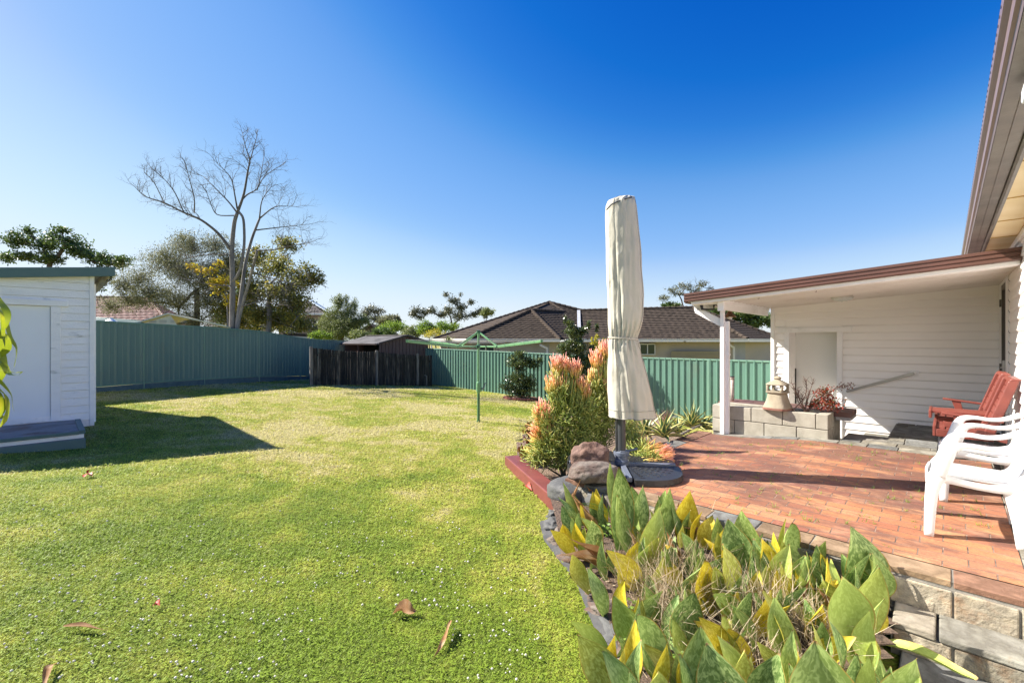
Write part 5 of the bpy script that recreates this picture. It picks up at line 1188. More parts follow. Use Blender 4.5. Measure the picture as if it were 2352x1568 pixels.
# big flat grey rocks under the umbrella base
for (px, py, Y, sx, sy, sz, rz, s_, lab) in ((1330,1125,4.62,.34,.26,.11,.3,31,'large flat grey rock under the left side of the umbrella base'),(1385,1150,4.35,.20,.14,.10,.8,37,'angular pale rock under the front of the umbrella base')):
    p = at(px, py, Y); b = MB(); rock(b, (p.x,p.y,-1.50), sx, sy, sz, s_, rz, .16, 26); obj('flat_rock', b, M['rockg'], None, smooth=True, label=lab, cat='rock')

# ---- fire sticks
def firestick(name, label, plumes, base, body, cat='succulent', r=random.Random(4), up=1.):
    t = thing(name, base, label, cat); b = MB()
    def colr(h):  # h: 0 green stem ... 1 pink tip
        h = clamp(h + r.gauss(0,.07)); return (h, h, h)
    for (c, rx, ry, rz, n, hot, dirn) in plumes:
        for _ in range(n):
            d = rdir(r)*r.random()**.45; e = c + Vector((d.x*rx, d.y*ry, d.z*rz)); o_ = Vector(base) + Vector((r.gauss(0,.05), r.gauss(0,.05), 0))
            mid = o_.lerp(e, .55) + Vector((r.gauss(0,.04), r.gauss(0,.04), .02)); hh_ = clamp((d.z+1)/2*.7+.3)*hot
            P_ = [o_.lerp(mid,.55), mid, mid.lerp(e,.6)+Vector((r.gauss(0,.02),r.gauss(0,.02),0)), e]
            P_ = [mid.lerp(e, .35), mid.lerp(e,.7)+rdir(r)*.015, e]
            b.tube(P_, [.0062,.0058,.0052], 5, cols=[colr(.03*hot), colr(.12*hh_), colr(.30*hh_)])
            main = (e-mid).normalized()
            for q in range(r.randint(3,5)):
                dd = (main*.5 + Vector(dirn)*.9 + rdir(r)*.55).normalized(); l = r.uniform(.08,.17); e1_ = e + dd*l*.5 + rdir(r)*.006; e2 = e1_ + (dd*.8+Vector(dirn)*.3).normalized()*l*.6
                b.tube([e, e1_, e2], [.0055,.0052,.0034], 5, cols=[colr(.32*hh_), colr(.72*hh_), colr(1.0*hh_)])
    for (c, rx, ry, rz, n, hot) in body:
        for _ in range(n):
            d = rdir(r)*r.random()**.4; e = c + Vector((d.x*rx, d.y*ry, d.z*rz)); dd = (rdir(r)*1.0 + Vector((0,0,.65*up))+ (e-Vector(base))*.5).normalized(); l = r.uniform(.09,.20)
            m_ = e + dd*l*.5 + rdir(r)*.012; f_ = e + dd*l + rdir(r)*.015; h = hot*r.random()
            b.tube([e, m_, f_], [.0056,.0050,.0036], 4, cols=[colr(.02), colr(.22*h), colr(.55*h)])
            if r.random() < .8:
                f2 = m_ + (dd+rdir(r)*.8).normalized()*l*.55; b.tube([m_, f2], [.0038,.003], 4, cols=[colr(.2*h), colr(.5*h)])
    o = obj('sticks', b, M['fire'], t, smooth=True)
    s = MB()
    for k in range(7):
        c = (body[k % len(body)][0]); limb(s, [Vector(base)+rdir(r)*.05*Vector((1,1,0)).length*.6, Vector(base).lerp(c,.5)+rdir(r)*.04, c], .016, .007, 6)
    obj('stem', s, mat('green_brown_stem', (.20,.17,.08), (.28,.24,.12), .7, 9.) if 'fstem' not in M else M['fstem'], t, smooth=True)
    return t
m, nt, N, L, bs = newmat('pencil_stems'); a = N.new('ShaderNodeVertexColor'); a.layer_name = 'Col'; sp_ = N.new('ShaderNodeSeparateColor'); L.new(a.outputs[0], sp_.inputs[0])
rr_ = ramp(N, [(0,(.22,.29,.06)),(.12,(.36,.40,.08)),(.28,(.60,.48,.11)),(.45,(.80,.42,.13)),(.70,(.84,.35,.20)),(1,(.82,.36,.33))]); L.new(sp_.outputs[0], rr_.inputs[0]); L.new(rr_.outputs[0], bs.inputs['Base Color']); bs.inputs['Roughness'].default_value = .45; M['fire'] = m
M['fstem'] = mat('green_brown_stem', (.20,.17,.08), (.28,.24,.12), .7, 9.)
Yf = 5.75; UP = (0,0,1)
def pl(px, py, rx, rz, n, hot=1., dirn=UP, Y=Yf, ry=None): s = Y/F; return (at(px,py,Y), rx*s, (ry or rx)*s, rz*s, n, hot, dirn)
def bd(px, py, rx, rz, n, hot=.4, Y=Yf): s = Y/F; return (at(px,py,Y), rx*s, rx*s, rz*s, n, hot)
fb0 = at(1300, 1080, Yf); fb0.z = bed2z(fb0.x, fb0.y)
firestick('firestick_plant', 'tall orange tipped pencil succulent nearest the lawn', [pl(1285,852,21,16,52), pl(1315,862,20,14,34), pl(1278,895,24,20,34,.85), pl(1330,898,16,16,18,.8), pl(1248,962,16,30,60,1.05), pl(1262,1010,16,26,34,.9), pl(1243,1010,12,24,20,.9,(-.5,0,.6)), pl(1300,1035,26,24,20,.35), pl(1240,1045,16,12,14,.5,(-.7,0,.4)), pl(1340,915,14,16,20,.85)],
    fb0, [bd(1252,975,22,34,170,.9), bd(1255,1035,26,28,150,.6), bd(1290,1060,40,20,200,.3), bd(1235,1058,26,12,120,.4), bd(1330,1010,40,50,160,.35), bd(1330,1050,30,24,160,.3), bd(1285,905,24,36,150,.5), bd(1300,960,32,40,260,.35), bd(1270,1010,34,40,260,.55), bd(1310,1030,36,40,280,.3), bd(1340,960,28,44,200,.45), bd(1250,1040,30,26,130,.5)])
fb1 = at(1375, 1050, Yf+.3); fb1.z = bed2z(fb1.x, fb1.y)
firestick('firestick_plant', 'second tall orange tipped pencil succulent beside the covered umbrella', [pl(1372,838,15,18,40,1.05,Y=6.), pl(1386,818,11,14,26,1.05,Y=6.), pl(1365,880,18,20,26,.7,Y=6.), pl(1342,905,16,18,22,.85,Y=6.), pl(1392,905,12,22,16,1.,Y=6.)],
    fb1, [bd(1375,900,20,30,120,.4,6.), bd(1370,950,32,40,260,.4,6.), bd(1365,1000,38,40,320,.3,6.), bd(1400,960,20,50,160,.4,6.), bd(1440,985,26,34,140,.5,6.2)])
fb2 = at(1440, 1050, 5.35); fb2.z = -1.42
firestick('firestick_plant', 'low pencil succulent sprawling over the bricks right of the umbrella pole', [pl(1488,1040,20,12,44,.55,(.85,-.15,.12),5.25), pl(1505,1050,14,12,40,1.0,(.9,-.2,.10),5.15), pl(1480,1062,24,8,40,.5,(.9,-.3,.0),5.1), pl(1460,1030,18,14,30,.6,(.7,0,.4),5.5), pl(1512,1040,10,10,26,1.1,(.8,-.1,.35),5.2)],
    fb2, [bd(1470,1045,30,14,170,.3,5.3), bd(1450,1010,22,20,110,.5,5.6), bd(1495,1055,22,10,90,.5,5.15)], up=.1)

# ---- agaves
m, nt, N, L, bs = newmat('variegated_agave'); uvn = N.new('ShaderNodeUVMap'); uvn.uv_map = 'UVMap'; sx = N.new('ShaderNodeSeparateXYZ'); L.new(uvn.outputs[0], sx.inputs[0])
ab_ = N.new('ShaderNodeMath'); ab_.operation = 'ABSOLUTE'; L.new(sx.outputs[0], ab_.inputs[0]); nz = noise(N, L, coords(N, L), 9, 3)
mm = N.new('ShaderNodeMath'); mm.operation = 'MULTIPLY_ADD'; L.new(nz.outputs[0], mm.inputs[0]); mm.inputs[1].default_value = .18; L.new(ab_.outputs[0], mm.inputs[2])
rr_ = ramp(N, [(0,(.07,.13,.06)),(.70,(.10,.19,.08)),(.80,(.55,.52,.16)),(1,(.62,.55,.20))]); L.new(mm.outputs[0], rr_.inputs[0]); L.new(rr_.outputs[0], bs.inputs['Base Color']); bs.inputs['Roughness'].default_value = .4; M['agave'] = m
def strap(mb, base, d0, length, width, curl, segs=9, cup=.25, tipw=.0, twist=0., r=RV, prof=None):
    """a leaf blade with a midrib trough; d0 initial direction, curl bends it downwards"""
    d = Vector(d0).normalized(); p = Vector(base); rows = []; side = d.cross(Vector((0,0,1)))
    if side.length < .05: side = Vector((1,0,0))
    side.normalize()
    for i in range(segs+1):
        f = i/segs; w_ = width*(prof(f) if prof else (.55+.45*sin(pi*min(1,f*1.15+.1)))*(1-f**2.2))*.5
        n = side.cross(d).normalized(); s2_ = (side*cos(twist*f)+n*sin(twist*f)); n2 = s2_.cross(d).normalized()
        rows.append([mb.vert(p + s2_*w_*u + n2*(abs(u)**1.6)*w_*cup*2, None, (u, f+.001)) for u in (-1,-.6,0,.6,1)])
        d = (d + Vector((0,0,-1))*curl/segs).normalized(); p = p + d*(length/segs)
    for a_, b_ in zip(rows, rows[1:]):
        for i in range(4): mb.face((a_[i], a_[i+1], b_[i+1], b_[i]))
def agave(label, px, py, Y, n, ln, seed):
    p = at(px, py, Y); r = random.Random(seed); t = thing('agave', p, label, 'agave', 'agaves along the slate edging'); b = MB()
    for k in range(n):
        a_ = k*2.4+r.uniform(-.2,.2); el = .25+1.15*(k/n); d = Vector((cos(a_)*cos(el), sin(a_)*cos(el), sin(el)))
        b.cur = (1,1,1); strap(b, p+Vector((0,0,.02)), d, ln*r.uniform(.8,1.15), .075*r.uniform(.85,1.2), .9*(1-.5*k/n)*r.uniform(.4,1.3), cup=.35, r=r)
    obj('leaves', b, M['agave'], t, smooth=True); return t
agave('striped green and yellow agave leaning over the slate edging beside the bricks', 1524, 1008, 6.45, 24, .42, 1)
agave('striped agave with upright leaves nearest the white post', 1588, 985, 7.3, 26, .46, 2)
agave('striped agave half hidden behind the umbrella pole', 1482, 1003, 7.0, 20, .46, 3)
agave('small striped agave between the two larger agaves', 1556, 998, 6.9, 14, .32, 4)
agave('broad leaved agave leaning towards the block planter', 1618, 990, 7.25, 12, .36, 5)
p = at(1531, 985, 7.2); t = thing('dead_flower_head', p, 'brown spiky dead rosette on a short stalk above the agaves', 'rosette'); b = MB(); b.tube([p, p+Vector((0,0,.12))], [.05,.06], 9); obj('stalk', b, M['barkdark'], t)
b = MB(); r = random.Random(8)
for k in range(60):
    d = (rdir(r)+Vector((0,0,.9))).normalized(); v = r.random()*.7; b.cur = (v,v*.9,v); o_ = p+Vector((0,0,.14)); s = d.orthogonal().normalized()*.012; e = o_+d*r.uniform(.13,.24); b.face([b.vert(o_-s), b.vert(o_+s), b.vert(e)])
obj('spikes', b, leafmat('dusty_red_spike', [(0,(.16,.07,.055)),(1,(.45,.32,.27))], .7, .2), t)
p = at(1650, 985, 7.5); tree('trailing_weed', 'thin twiggy weed between the agaves and the block planter', 'weed', p, [C(1645,960,7.5,12,24),C(1640,930,7.5,5,20)], M['L_olive'], M['twig'], 500, .03, .5, .006, sub=10, spread=.25, trunk='stem', crn='leaves')
b = MB(); q0 = at(1560,1000,6.5); limb(b, [q0, at(1590,984,6.9), at(1612,975,7.2), at(1640,968,7.3)], .022, .012, 7); obj('fallen_branch', b, M['barkgrey'], None, smooth=True, label='short weathered branch lying along the slate edging by the agaves', cat='branch')
# ================================================================ block planter and bench
PA0, PA1, PC0, PC1 = 7.12, 7.50, 1.12, 2.60
PZT = -.955
t = thing('block_planter', ab(7.3, 1.8, -1.38), 'sandy concrete block planter standing at the back edge of the brick patio', 'planter')
b = MB(); b.abox(PA0+.012, PA0+.10, PC0+.012, PC1-.012, -1.6, PZT-.012); b.abox(PA0+.05, PA1-.01, PC0+.012, PC0+.10, -1.6, PZT-.012); b.abox(PA0+.05, PA1-.01, PC1-.10, PC1-.012, -1.6, PZT-.012)
obj('mortar_joint', b, M['mortar'], t)
b = MB()
def course(z0, z1, cuts):
    for c0, c1 in zip(cuts, cuts[1:]): b.abox(PA0-RV.uniform(0,.004), PA0+.13, c0+.005, c1-.005, z0, z1-.010)
course(PZT-.205, PZT, [PC0, PC0+.14, PC0+.53, PC0+.93, PC1-.16, PC1]); course(PZT-.41, PZT-.205, [PC0, PC0+.36, PC0+.76, PC0+1.16, PC1])
for z0, z1, cuts in ((PZT-.205, PZT, [PA0+.134, PA1]), (PZT-.41, PZT-.205, [PA0+.134, PA1])):
    for cc in (PC0, PC1-.13): b.abox(cuts[0], cuts[1], cc, cc+.13, z0, z1-.010)
b.abox(PA1-.10, PA1+.0, PC0+.135, PC1-.135, PZT-.20, PZT+.0)
obj('blockwork', b, M['block'], t, bevel=.006)
b = MB(); b.abox(PA0+.11, PA1-.105, PC0+.12, PC1-.12, PZT-.3, PZT-.045); obj('soil', b, M['soil'], t)
b = MB(); b.abox(7.52, 8.02, 1.12, 2.62, -2., PZT-.075); obj('bench_base', b, M['block'], t)
b = MB(); bz = PZT+.0
for i in range(5):
    for j in range(8):
        k_ = RV.uniform(.7,1.5); b.cur = (k_, k_*RV.uniform(.9,1.1), k_); b.abox(7.505+i*.107, 7.505+i*.107+.103, .93+j*.215+(.0 if i % 2 else .0), .93+j*.215+.211, bz-.07, bz-.005+RV.uniform(-.003,.003))
obj('bench_paving', b, M['benchbrick'], t, bevel=.003)
b = MB(); b.abox(7.51, 8.03, .935, 1.10, bz-.115, bz-.072); obj('bench_lintel', b, M['eavegrey'], t)
p = at(1682, 905, 7.3); p.z = bz-.01
b = MB(); b.tube([p, p+Vector((0,0,.36))], .026, 12); b.tube([p+Vector((0,0,.35)), p+Vector((0,0,.40))], .032, 12)
t = thing('standing_pipe', p, 'short white pipe with a dark rim standing on the brick bench behind the post', 'pipe'); obj('pipe_body', b, mat('stained_pvc', (.52,.46,.42), (.38,.30,.27), .6, 12., dirt=(.25,.12,.10), dlo=.5, dhi=.7, dscale=9), t, smooth=True)
b = MB(); b.tube([p+Vector((0,0,.385)), p+Vector((0,0,.405))], .034, 12); obj('rim', b, M['blackpl'], t)

# stone lantern
r_ = (1786-1176)/F; Y = 7.21/(.6949*r_+.7192); lc = at(1786, 784, Y); lc.z = PZT-.005
t = thing('garden_lantern', lc, 'sandstone pagoda garden lantern with a flared foot on the block planter', 'lantern'); rz_ = radians(38)
b = MB(); b.lathe([(0.1701,.0),(0.1685,.03),(0.1577,.055),(0.1428,.09),(0.1286,.13),(0.1187,.175),(0.1129,.215),(0.1079,.225)], lc, 28, .55, rz_); obj('foot', b, M['terra'], t, smooth=True)
b = MB(); b.lathe([(0.1079,.222),(0.1245,.232),(0.1328,.242),(0.1328,.258),(0.0954,.264)], lc, 28, .6, rz_); obj('sill', b, M['terra'], t)
b = MB()
for k in range(4):
    a_ = rz_ + pi/4 + k*pi/2; qo = Vector((cos(a_), sin(a_), 0)); q = lc + qo*.116
    b.tube([q+Vector((0,0,.255)), q+qo*.016+Vector((0,0,.285)), q+qo*.018+Vector((0,0,.32)), q-qo*.004+Vector((0,0,.355))], [.030,.020,.019,.030], 8)
obj('pillar', b, M['terra'], t, smooth=True)
b = MB(); b.lathe([(0.0913,.345),(0.1162,.348),(0.1345,.345),(0.1378,.353),(0.1245,.366),(0.0930,.385),(0.0581,.405),(0.0373,.418),(0.0349,.428),(0.0498,.440),(0.0415,.455),(0.0149,.470),(0.0000,.474)], lc, 28, .5, rz_); obj('roof_cap', b, M['terra'], t)
b = MB(); b.lathe([(0.1718,.0),(0.1710,.028),(0.1245,.03)], lc+Vector((0,0,.001)), 28, .56, rz_); obj('stained_rim', b, mat('terracotta_stain', (.20,.075,.055), (.28,.17,.12), .9, 9.), t)

# nandina
nb = ab(7.26, 1.42, PZT-.05); t = thing('nandina_plant', nb, 'red and green leaved heavenly bamboo with bare twigs in the block planter', 'plant')
b = MB(); r = random.Random(5); Yn = nb.y
tipsN = []
for (px, py) in ((1818,878),(1832,890),(1852,872),(1870,868),(1842,905),(1825,900),(1860,895),(1900,900),(1925,885),(1940,880),(1880,890)):
    e = at(px, py, Yn+r.uniform(-.12,.12)); limb(b, [nb+Vector((r.gauss(0,.05), r.gauss(0,.03), 0)), nb.lerp(e,.5)+rdir(r)*.03, e], .009, .004, 5)
    if px < 1875:
        for _ in range(14): d = (rdir(r)+Vector((0,0,.9))).normalized(); o_ = nb.lerp(e, r.uniform(.55,1)); b.tube([o_, o_+d*r.uniform(.04,.10)], [.003,.0015], 4)
obj('stem', b, M['twig'], t, smooth=True)
b = MB(); crown(b, [C(1905,920,Yn,26,22,.14),C(1880,925,Yn,20,16,.12),C(1895,900,Yn,22,14,.12),C(1915,930,Yn-.08,18,14,.1),C(1862,930,Yn,12,8,.1)], 1100, .036, .5, 34, .22, r=r, shell=.7)
obj('leaves', b, M['L_nandina'], t)
b = MB(); crown(b, [C(1932,888,Yn,12,8,.06),C(1950,886,Yn,9,7,.05)], 900, .032, .5, 14, .25, r=r); obj('side_spray', b, leafmat('dusky_red_leaf', [(0,(.10,.04,.03)),(.5,(.22,.09,.05)),(1,(.20,.20,.06))], .35, .3), t)

# ================================================================ cantilever umbrella in its cover
ub = at(1428, 1076, 4.86); ub.z = -1.38
um = thing('cantilever_umbrella', ub, 'closed cantilever umbrella in a long cream fabric cover on a charcoal pole', 'umbrella')
lean = Vector((-.010, 0, 1))
def up_(h, dx=0.): return ub + lean*h + Vector((dx,0,0))
b = MB(); b.tube([up_(.11), up_(1.2), up_(2.5)], .045, 20); b.beam(up_(.16)+Vector((-.05,0,0)), up_(1.3)+Vector((-.05,0,0)), .018, .03); obj('pole', b, M['pole'], um, smooth=False)
b = MB(); b.lathe([(.055,.05),(.075,.055),(.078,.10),(.066,.115),(.066,.15),(.072,.155),(.072,.19),(.05,.20)], ub, 24); obj('base_socket', b, M['steelgrey'], um)
b = MB(); b.beam(ub+Vector((.03,-.02,.20)), ub+Vector((.16,-.04,.235)), .03, .018, up=(0,0,1)); b.box(ub+Vector((.02,-.0,.185)), (.10,.12,.05)); obj('foot_lever', b, M['steelgrey'], um, bevel=.006)
b = MB(); th0 = radians(-6)
def dirn(a_): return Vector((cos(a_), sin(a_), 0))
for a_, l in ((th0, .56), (th0+pi/2, .54), (th0+pi, .56), (th0-pi/2, .54)): b.beam(ub+Vector((0,0,.055)), ub+dirn(a_)*l+Vector((0,0,.055)), .055, .045)
obj('cross_base', b, M['steelgrey'], um, bevel=.004)
for k in range(4):
    a0_ = th0+k*pi/2+radians(4); b = MB(); n = 14; sec = []
    org_ = ub + (dirn(th0+k*pi/2)+dirn(th0+(k+1)*pi/2))*.045
    pts_ = [org_] + [org_ + (dirn(th0+k*pi/2)*cos(f*pi/2) + dirn(th0+(k+1)*pi/2)*sin(f*pi/2))*.54*(1+.12*sin(f*pi)**2) for f in [i/n for i in range(n+1)]]
    B_ = [b.vert(q+Vector((0,0,.006))) for q in pts_]; T_ = [b.vert(org_+(q-org_)*.985+Vector((0,0,.062 if i else .05))) for i, q in enumerate(pts_)]; m_ = len(pts_)
    b.face(B_[::-1]); b.face(T_)
    for i in range(m_): b.face((B_[i], B_[(i+1)%m_], T_[(i+1)%m_], T_[i]))
    u_, v_ = dirn(th0+k*pi/2), dirn(th0+(k+1)*pi/2)
    for i in range(1, 8):       # moulded ribs
        for j in range(1, 8):
            f = i/8*pi/2; rad = .06+j*.057; q = org_ + (u_*cos(f)+v_*sin(f))*rad; tdir = (-u_*sin(f)+v_*cos(f)); rd = (u_*cos(f)+v_*sin(f))
            b.beam(q-rd*.018+Vector((0,0,.0635)), q+rd*.018+Vector((0,0,.0635)), .006, .006)
            if i % 2: b.beam(q-tdir*.012*j*.3+Vector((0,0,.0635)), q+tdir*.012*j*.3+Vector((0,0,.0635)), .005, .005)
    obj('base_weight', b, M['blackpl'], um, bevel=.005)
# cover: outline from rings with folds
NS = 96; b = MB()
RG = [ # height px of the ring, left px, right px, fold depth
 (956,1400,1507,.35),(930,1399,1501,.40),(900,1397,1495,.42),(870,1397,1488,.45),(840,1397,1480,.50),(815,1398,1473,.55),(795,1398,1468,.55),(782,1399,1465,.45),(776,1400,1462,.40),(770,1399,1464,.45),
 (755,1398,1470,.45),(735,1397,1475,.40),(710,1397,1477,.35),(680,1396,1477,.35),(640,1394,1475,.40),(600,1393,1472,.40),(560,1392,1470,.35),(520,1391,1466,.30),(490,1391,1463,.22),(472,1392,1461,.15),(462,1396,1459,.1),(455,1412,1457,.05),(452,1425,1452,.03)]
Yu = 4.86; rings = []
RX = []
for i in range(len(RG)-1):
    for k in range(3):
        f = k/3; a_, c_ = RG[i], RG[i+1]; RX.append(tuple(a_[j]+(c_[j]-a_[j])*f for j in range(4)))
RX.append(RG[-1])
for py, l, rgt, fd in RX:
    s = Yu/F; cx = ((l+rgt)/2-1176)*s; cz = -(py-784)*s; hw = (rgt-l)/2*s; ring = []
    for i in range(NS):
        th = 2*pi*i/NS; zz = cz
        # long hanging pleats, deepest at the tie
        w_ = .5*sin(7*th + 1.2 + .9*sin(zz*2.1)) + .30*sin(13*th + zz*3.) + .22*sin(19*th - zz*4.+1)
        pinch = math.exp(-((zz-.04)/.16)**2)
        fold = -math.exp(-(((th-4.35+.22*sin(zz*3.3))%(2*pi))/.16)**2)*.9*clamp((.95-zz)/.8)   # the one deep crease down the front
        k_ = 1 + fd*.16*w_ + fold*.16 + pinch*.10*sin(23*th+zz*6)
        kx = 1+ (k_-1)*.55 if abs(cos(th)) > .9 else k_
        x = cx + cos(th)*hw*min(kx, 1.03); y = Yu + sin(th)*hw*.82*k_
        x += .006*mnoise.noise(Vector((cos(th)*3, sin(th)*3, zz*5))); y += .012*mnoise.noise(Vector((cos(th)*4+7, sin(th)*4, zz*6)))
        top = .03*clamp((472-py)/20)*cos(th)
        ring.append(b.vert((x, y, zz + top*0 + (.004*sin(9*th) if py > 950 else 0))))
    rings.append(ring)
for a_, c_ in zip(rings, rings[1:]):
    for i in range(NS): b.face((a_[i], a_[(i+1)%NS], c_[(i+1)%NS], c_[i]))
tc = b.vert(at(1438, 451, Yu)); 
for i in range(NS): b.face((rings[-1][i], rings[-1][(i+1)%NS], tc))
m, nt, N, L, bs = newmat('cream_canvas')
v = coords(N, L, (6,6,.9)); n1 = noise(N, L, v, 2.2, 6, .6); n2 = noise(N, L, coords(N, L), 3., 5); n3 = noise(N, L, coords(N, L, (1,1,.6)), 500, 2)
rr_ = ramp(N, [(.3,(.46,.425,.345)),(.7,(.52,.485,.40))]); L.new(n2.outputs[0], rr_.inputs[0])
st_ = mixc(N, L, mapr(N, L, n1.outputs[0], .60, .76, 0, .75), rr_.outputs[0], (.33,.32,.29)); L.new(st_, bs.inputs['Base Color']); bs.inputs['Roughness'].default_value = .9
wv = noise(N, L, coords(N, L, (1,1,.8)), 9, 4, .5, .6); cr_ = N.new('ShaderNodeTexVoronoi'); cr_.feature = 'DISTANCE_TO_EDGE'; cr_.inputs['Scale'].default_value = 5.; L.new(coords(N, L, (1.4,1.4,.6)), cr_.inputs['Vector']); cm_ = N.new('ShaderNodeMath'); cm_.operation = 'MULTIPLY_ADD'; L.new(mapr(N, L, cr_.outputs[0], 0, .12), cm_.inputs[0]); cm_.inputs[1].default_value = .25; L.new(wv.outputs[0], cm_.inputs[2]); bumpn(N, L, cm_.outputs[0], .5, .016, bs); M['canvas'] = m
cvb = b; cv = obj('cover', b, M['canvas'], um, smooth=True)
b = MB()
for (py, l, rgt) in ((777,1399,1463),):
    s = Yu/F; cx = ((l+rgt)/2-1176)*s; hw = (rgt-l)/2*s
    pts_ = [Vector((cx+cos(t_)*hw*1.06, Yu+sin(t_)*hw*.82*1.10, -(py-784)*s - .012*cos(t_))) for t_ in [2*pi*i/40 for i in range(41)]]
    for p_, q_ in zip(pts_, pts_[1:]): b.beam(p_, q_+(q_-p_)*.1, .004, .016)
obj('tie_cord', b, M['canvas'], cv)
def ringpt(j, i, o_=.003):
    v = Vector(cvb.v[rings[j][i % NS]]); s_ = Yu/F; c_ = Vector(((RX[j][1]+RX[j][2])/2*s_-1176*s_, Yu, v.z)); return v + (v-c_).normalized()*o_
M['seam'] = mat('canvas_seam', (.26,.245,.20), (.30,.28,.24), .9, 20.)
b = MB()
for i in (60, 88): b.tube([ringpt(j, i+int(2*sin(j*.15))) for j in range(len(RX)-1)], .0022, 4)
b.tube([ringpt(2, i) for i in range(NS+1)], .0022, 4); b.tube([ringpt(0, i, .001) for i in range(NS+1)], .005, 5)
obj('seam', b, M['seam'], cv, smooth=True)
b = MB(); tp = [at(x, y, Yu-.12) for x, y in ((1393,482),(1404,470),(1420,462),(1440,456),(1452,452))]; b.tube(tp, .007, 6); obj('top_seam', b, M['pole'], cv)
b = MB(); b.tube([at(1455,958,4.8), at(1457,966,4.8)], .009, 8); obj('cord_toggle', b, M['steelgrey'], cv)
# rocks on the base
for (px, py, Y, sx, sy, sz, rz, sd_, m_, lab) in ((1355,1047,4.88,.205,.17,.135,.2,12,'rockr','rust brown angular rock sitting on the umbrella base behind the pale rock'),(1362,1084,4.38,.235,.15,.092,.12,19,'rock','long weathered rock lying on the front of the umbrella base')):
    p = at(px, py, Y); b = MB(); rock(b, p, sx, sy, sz, sd_, rz, .30 if sd_ == 12 else .20, 40); o = obj('rock', b, M[m_], None, smooth=True, label=lab, cat='rock', subd=1)

# ================================================================ white plastic chairs
def resin_chair(label, near, Fd, Sd):
    f0 = Vector((near[0], near[1], 0)); f0.z = patio_z(*toab(*near)); Fd = Vector((*Fd,0)).normalized(); Sd = Vector((*Sd,0)).normalized(); org = f0; WD = .50
    def W(f, s, z): return org + Fd*f + Sd*s + Vector((0,0,z))
    t = thing('plastic_chair', org, label, 'chair', 'white plastic garden chairs')
    def band(mb, pts, th=.030, lat=None):
        """moulded band along (f, s, z, width) points; width lies in the side plane, th across it"""
        P = [W(*q[:3]) for q in pts]; rows = []
        P2, W2 = [], []
        for i in range(len(P)-1):
            for k in range(4):
                f = k/4; p0, p1, p2, p3 = P[max(i-1,0)], P[i], P[i+1], P[min(i+2,len(P)-1)]
                P2.append(.5*((2*p1)+(p2-p0)*f+(2*p0-5*p1+4*p2-p3)*f*f+(3*p1-p0-3*p2+p3)*f**3)); W2.append(pts[i][3]*(1-f)+pts[i+1][3]*f)
        P2.append(P[-1]); W2.append(pts[-1][3]); L_ = lat or Sd
        for i, p_ in enumerate(P2):
            d = (P2[min(i+1,len(P2)-1)]-P2[max(i-1,0)]).normalized(); l_ = (L_-d*L_.dot(d)).normalized(); n_ = d.cross(l_).normalized(); w_ = W2[i]
            rows.append([mb.vert(p_ + n_*(x*w_/2) + l_*(y*th/2)) for x, y in ((-1,-.5),(-.9,-1),(.9,-1),(1,-.5),(1,.5),(.9,1),(-.9,1),(-1,.5))])
        for a_, c_ in zip(rows, rows[1:]):
            for i in range(8): mb.face((a_[i], a_[(i+1)%8], c_[(i+1)%8], c_[i]))
        mb.face(rows[0][::-1]); mb.face(rows[-1])
    for s, sg in ((0., -1), (WD, 1)):
        i_ = -sg*.03
        b = MB(); band(b, [(.0,s+sg*.01,0,.052),(-.005,s,.15,.060),(-.015,s+i_*.3,.30,.072),(-.035,s+i_*.5,.40,.095),(-.06,s+i_*.5,.435,.10)], .045); obj('leg', b, M['plastic'], t, smooth=True)
        b = MB(); band(b, [(-.46,s+sg*.01,0,.055),(-.445,s,.15,.062),(-.43,s+i_*.3,.28,.080),(-.415,s+i_*.6,.375,.10)], .042); obj('leg', b, M['plastic'], t, smooth=True)
        b = MB(); band(b, [(-.05,s+i_*.5,.42,.08),(-.075,s,.50,.074),(-.10,s+sg*.012,.58,.070),(-.135,s+sg*.015,.635,.050),(-.21,s+sg*.015,.650,.032),(-.31,s+sg*.012,.640,.030),(-.40,s,.655,.036),(-.49,s+i_*.8,.70,.045)], .046); obj('armrest', b, M['plastic'], t, smooth=True)
        b = MB(); band(b, [(-.02,s+i_*.6,.405,.055),(-.12,s+i_*.4,.398,.050),(-.28,s+i_*.4,.375,.046),(-.41,s+i_*.5,.385,.060),(-.47,s+i_*.7,.46,.055),(-.515,s+i_*.8,.58,.052),(-.55,s+i_*.9,.70,.048),(-.585,s+i_*1.3,.79,.045)], .034); obj('side_rim', b, M['plastic'], t, smooth=True)
    b = MB(); n = 10; g_ = []
    for i in range(n+1):
        row = []
        for j in range(n+1):
            f = .015 - .45*i/n; s = .02 + (WD-.04)*j/n; z = .430 - .035*i/n - .016*sin(pi*j/n)*sin(pi*min(1,i/n+.1)) - (.04 if i == 0 else .006 if i == 1 else 0)
            row.append(b.vert(W(f,s,z)))
        g_.append(row)
    for i in range(n):
        for j in range(n): b.face((g_[i][j], g_[i][j+1], g_[i+1][j+1], g_[i+1][j]))
    obj('seat', b, M['plastic'], t, smooth=True, solid=.012)
    b = MB(); band(b, [(.012,.02,.395,.06),(.022,WD/2,.395,.06),(.012,WD-.02,.395,.06)], .014, lat=Fd); obj('front_rim', b, M['plastic'], t)
    b = MB()
    for k in range(6):
        s = .075+(WD-.15)*k/5; band(b, [(-.43,s,.40,.008),(-.50,s,.58,.008),(-.56,s,.76,.008)], .045)
    band(b, [(-.575,.03,.775,.07),(-.60,WD*.3,.81,.07),(-.605,WD*.5,.82,.07),(-.60,WD*.7,.81,.07),(-.575,WD-.03,.775,.07)], .018, lat=Fd); obj('backrest', b, M['plastic'], t)
    return t
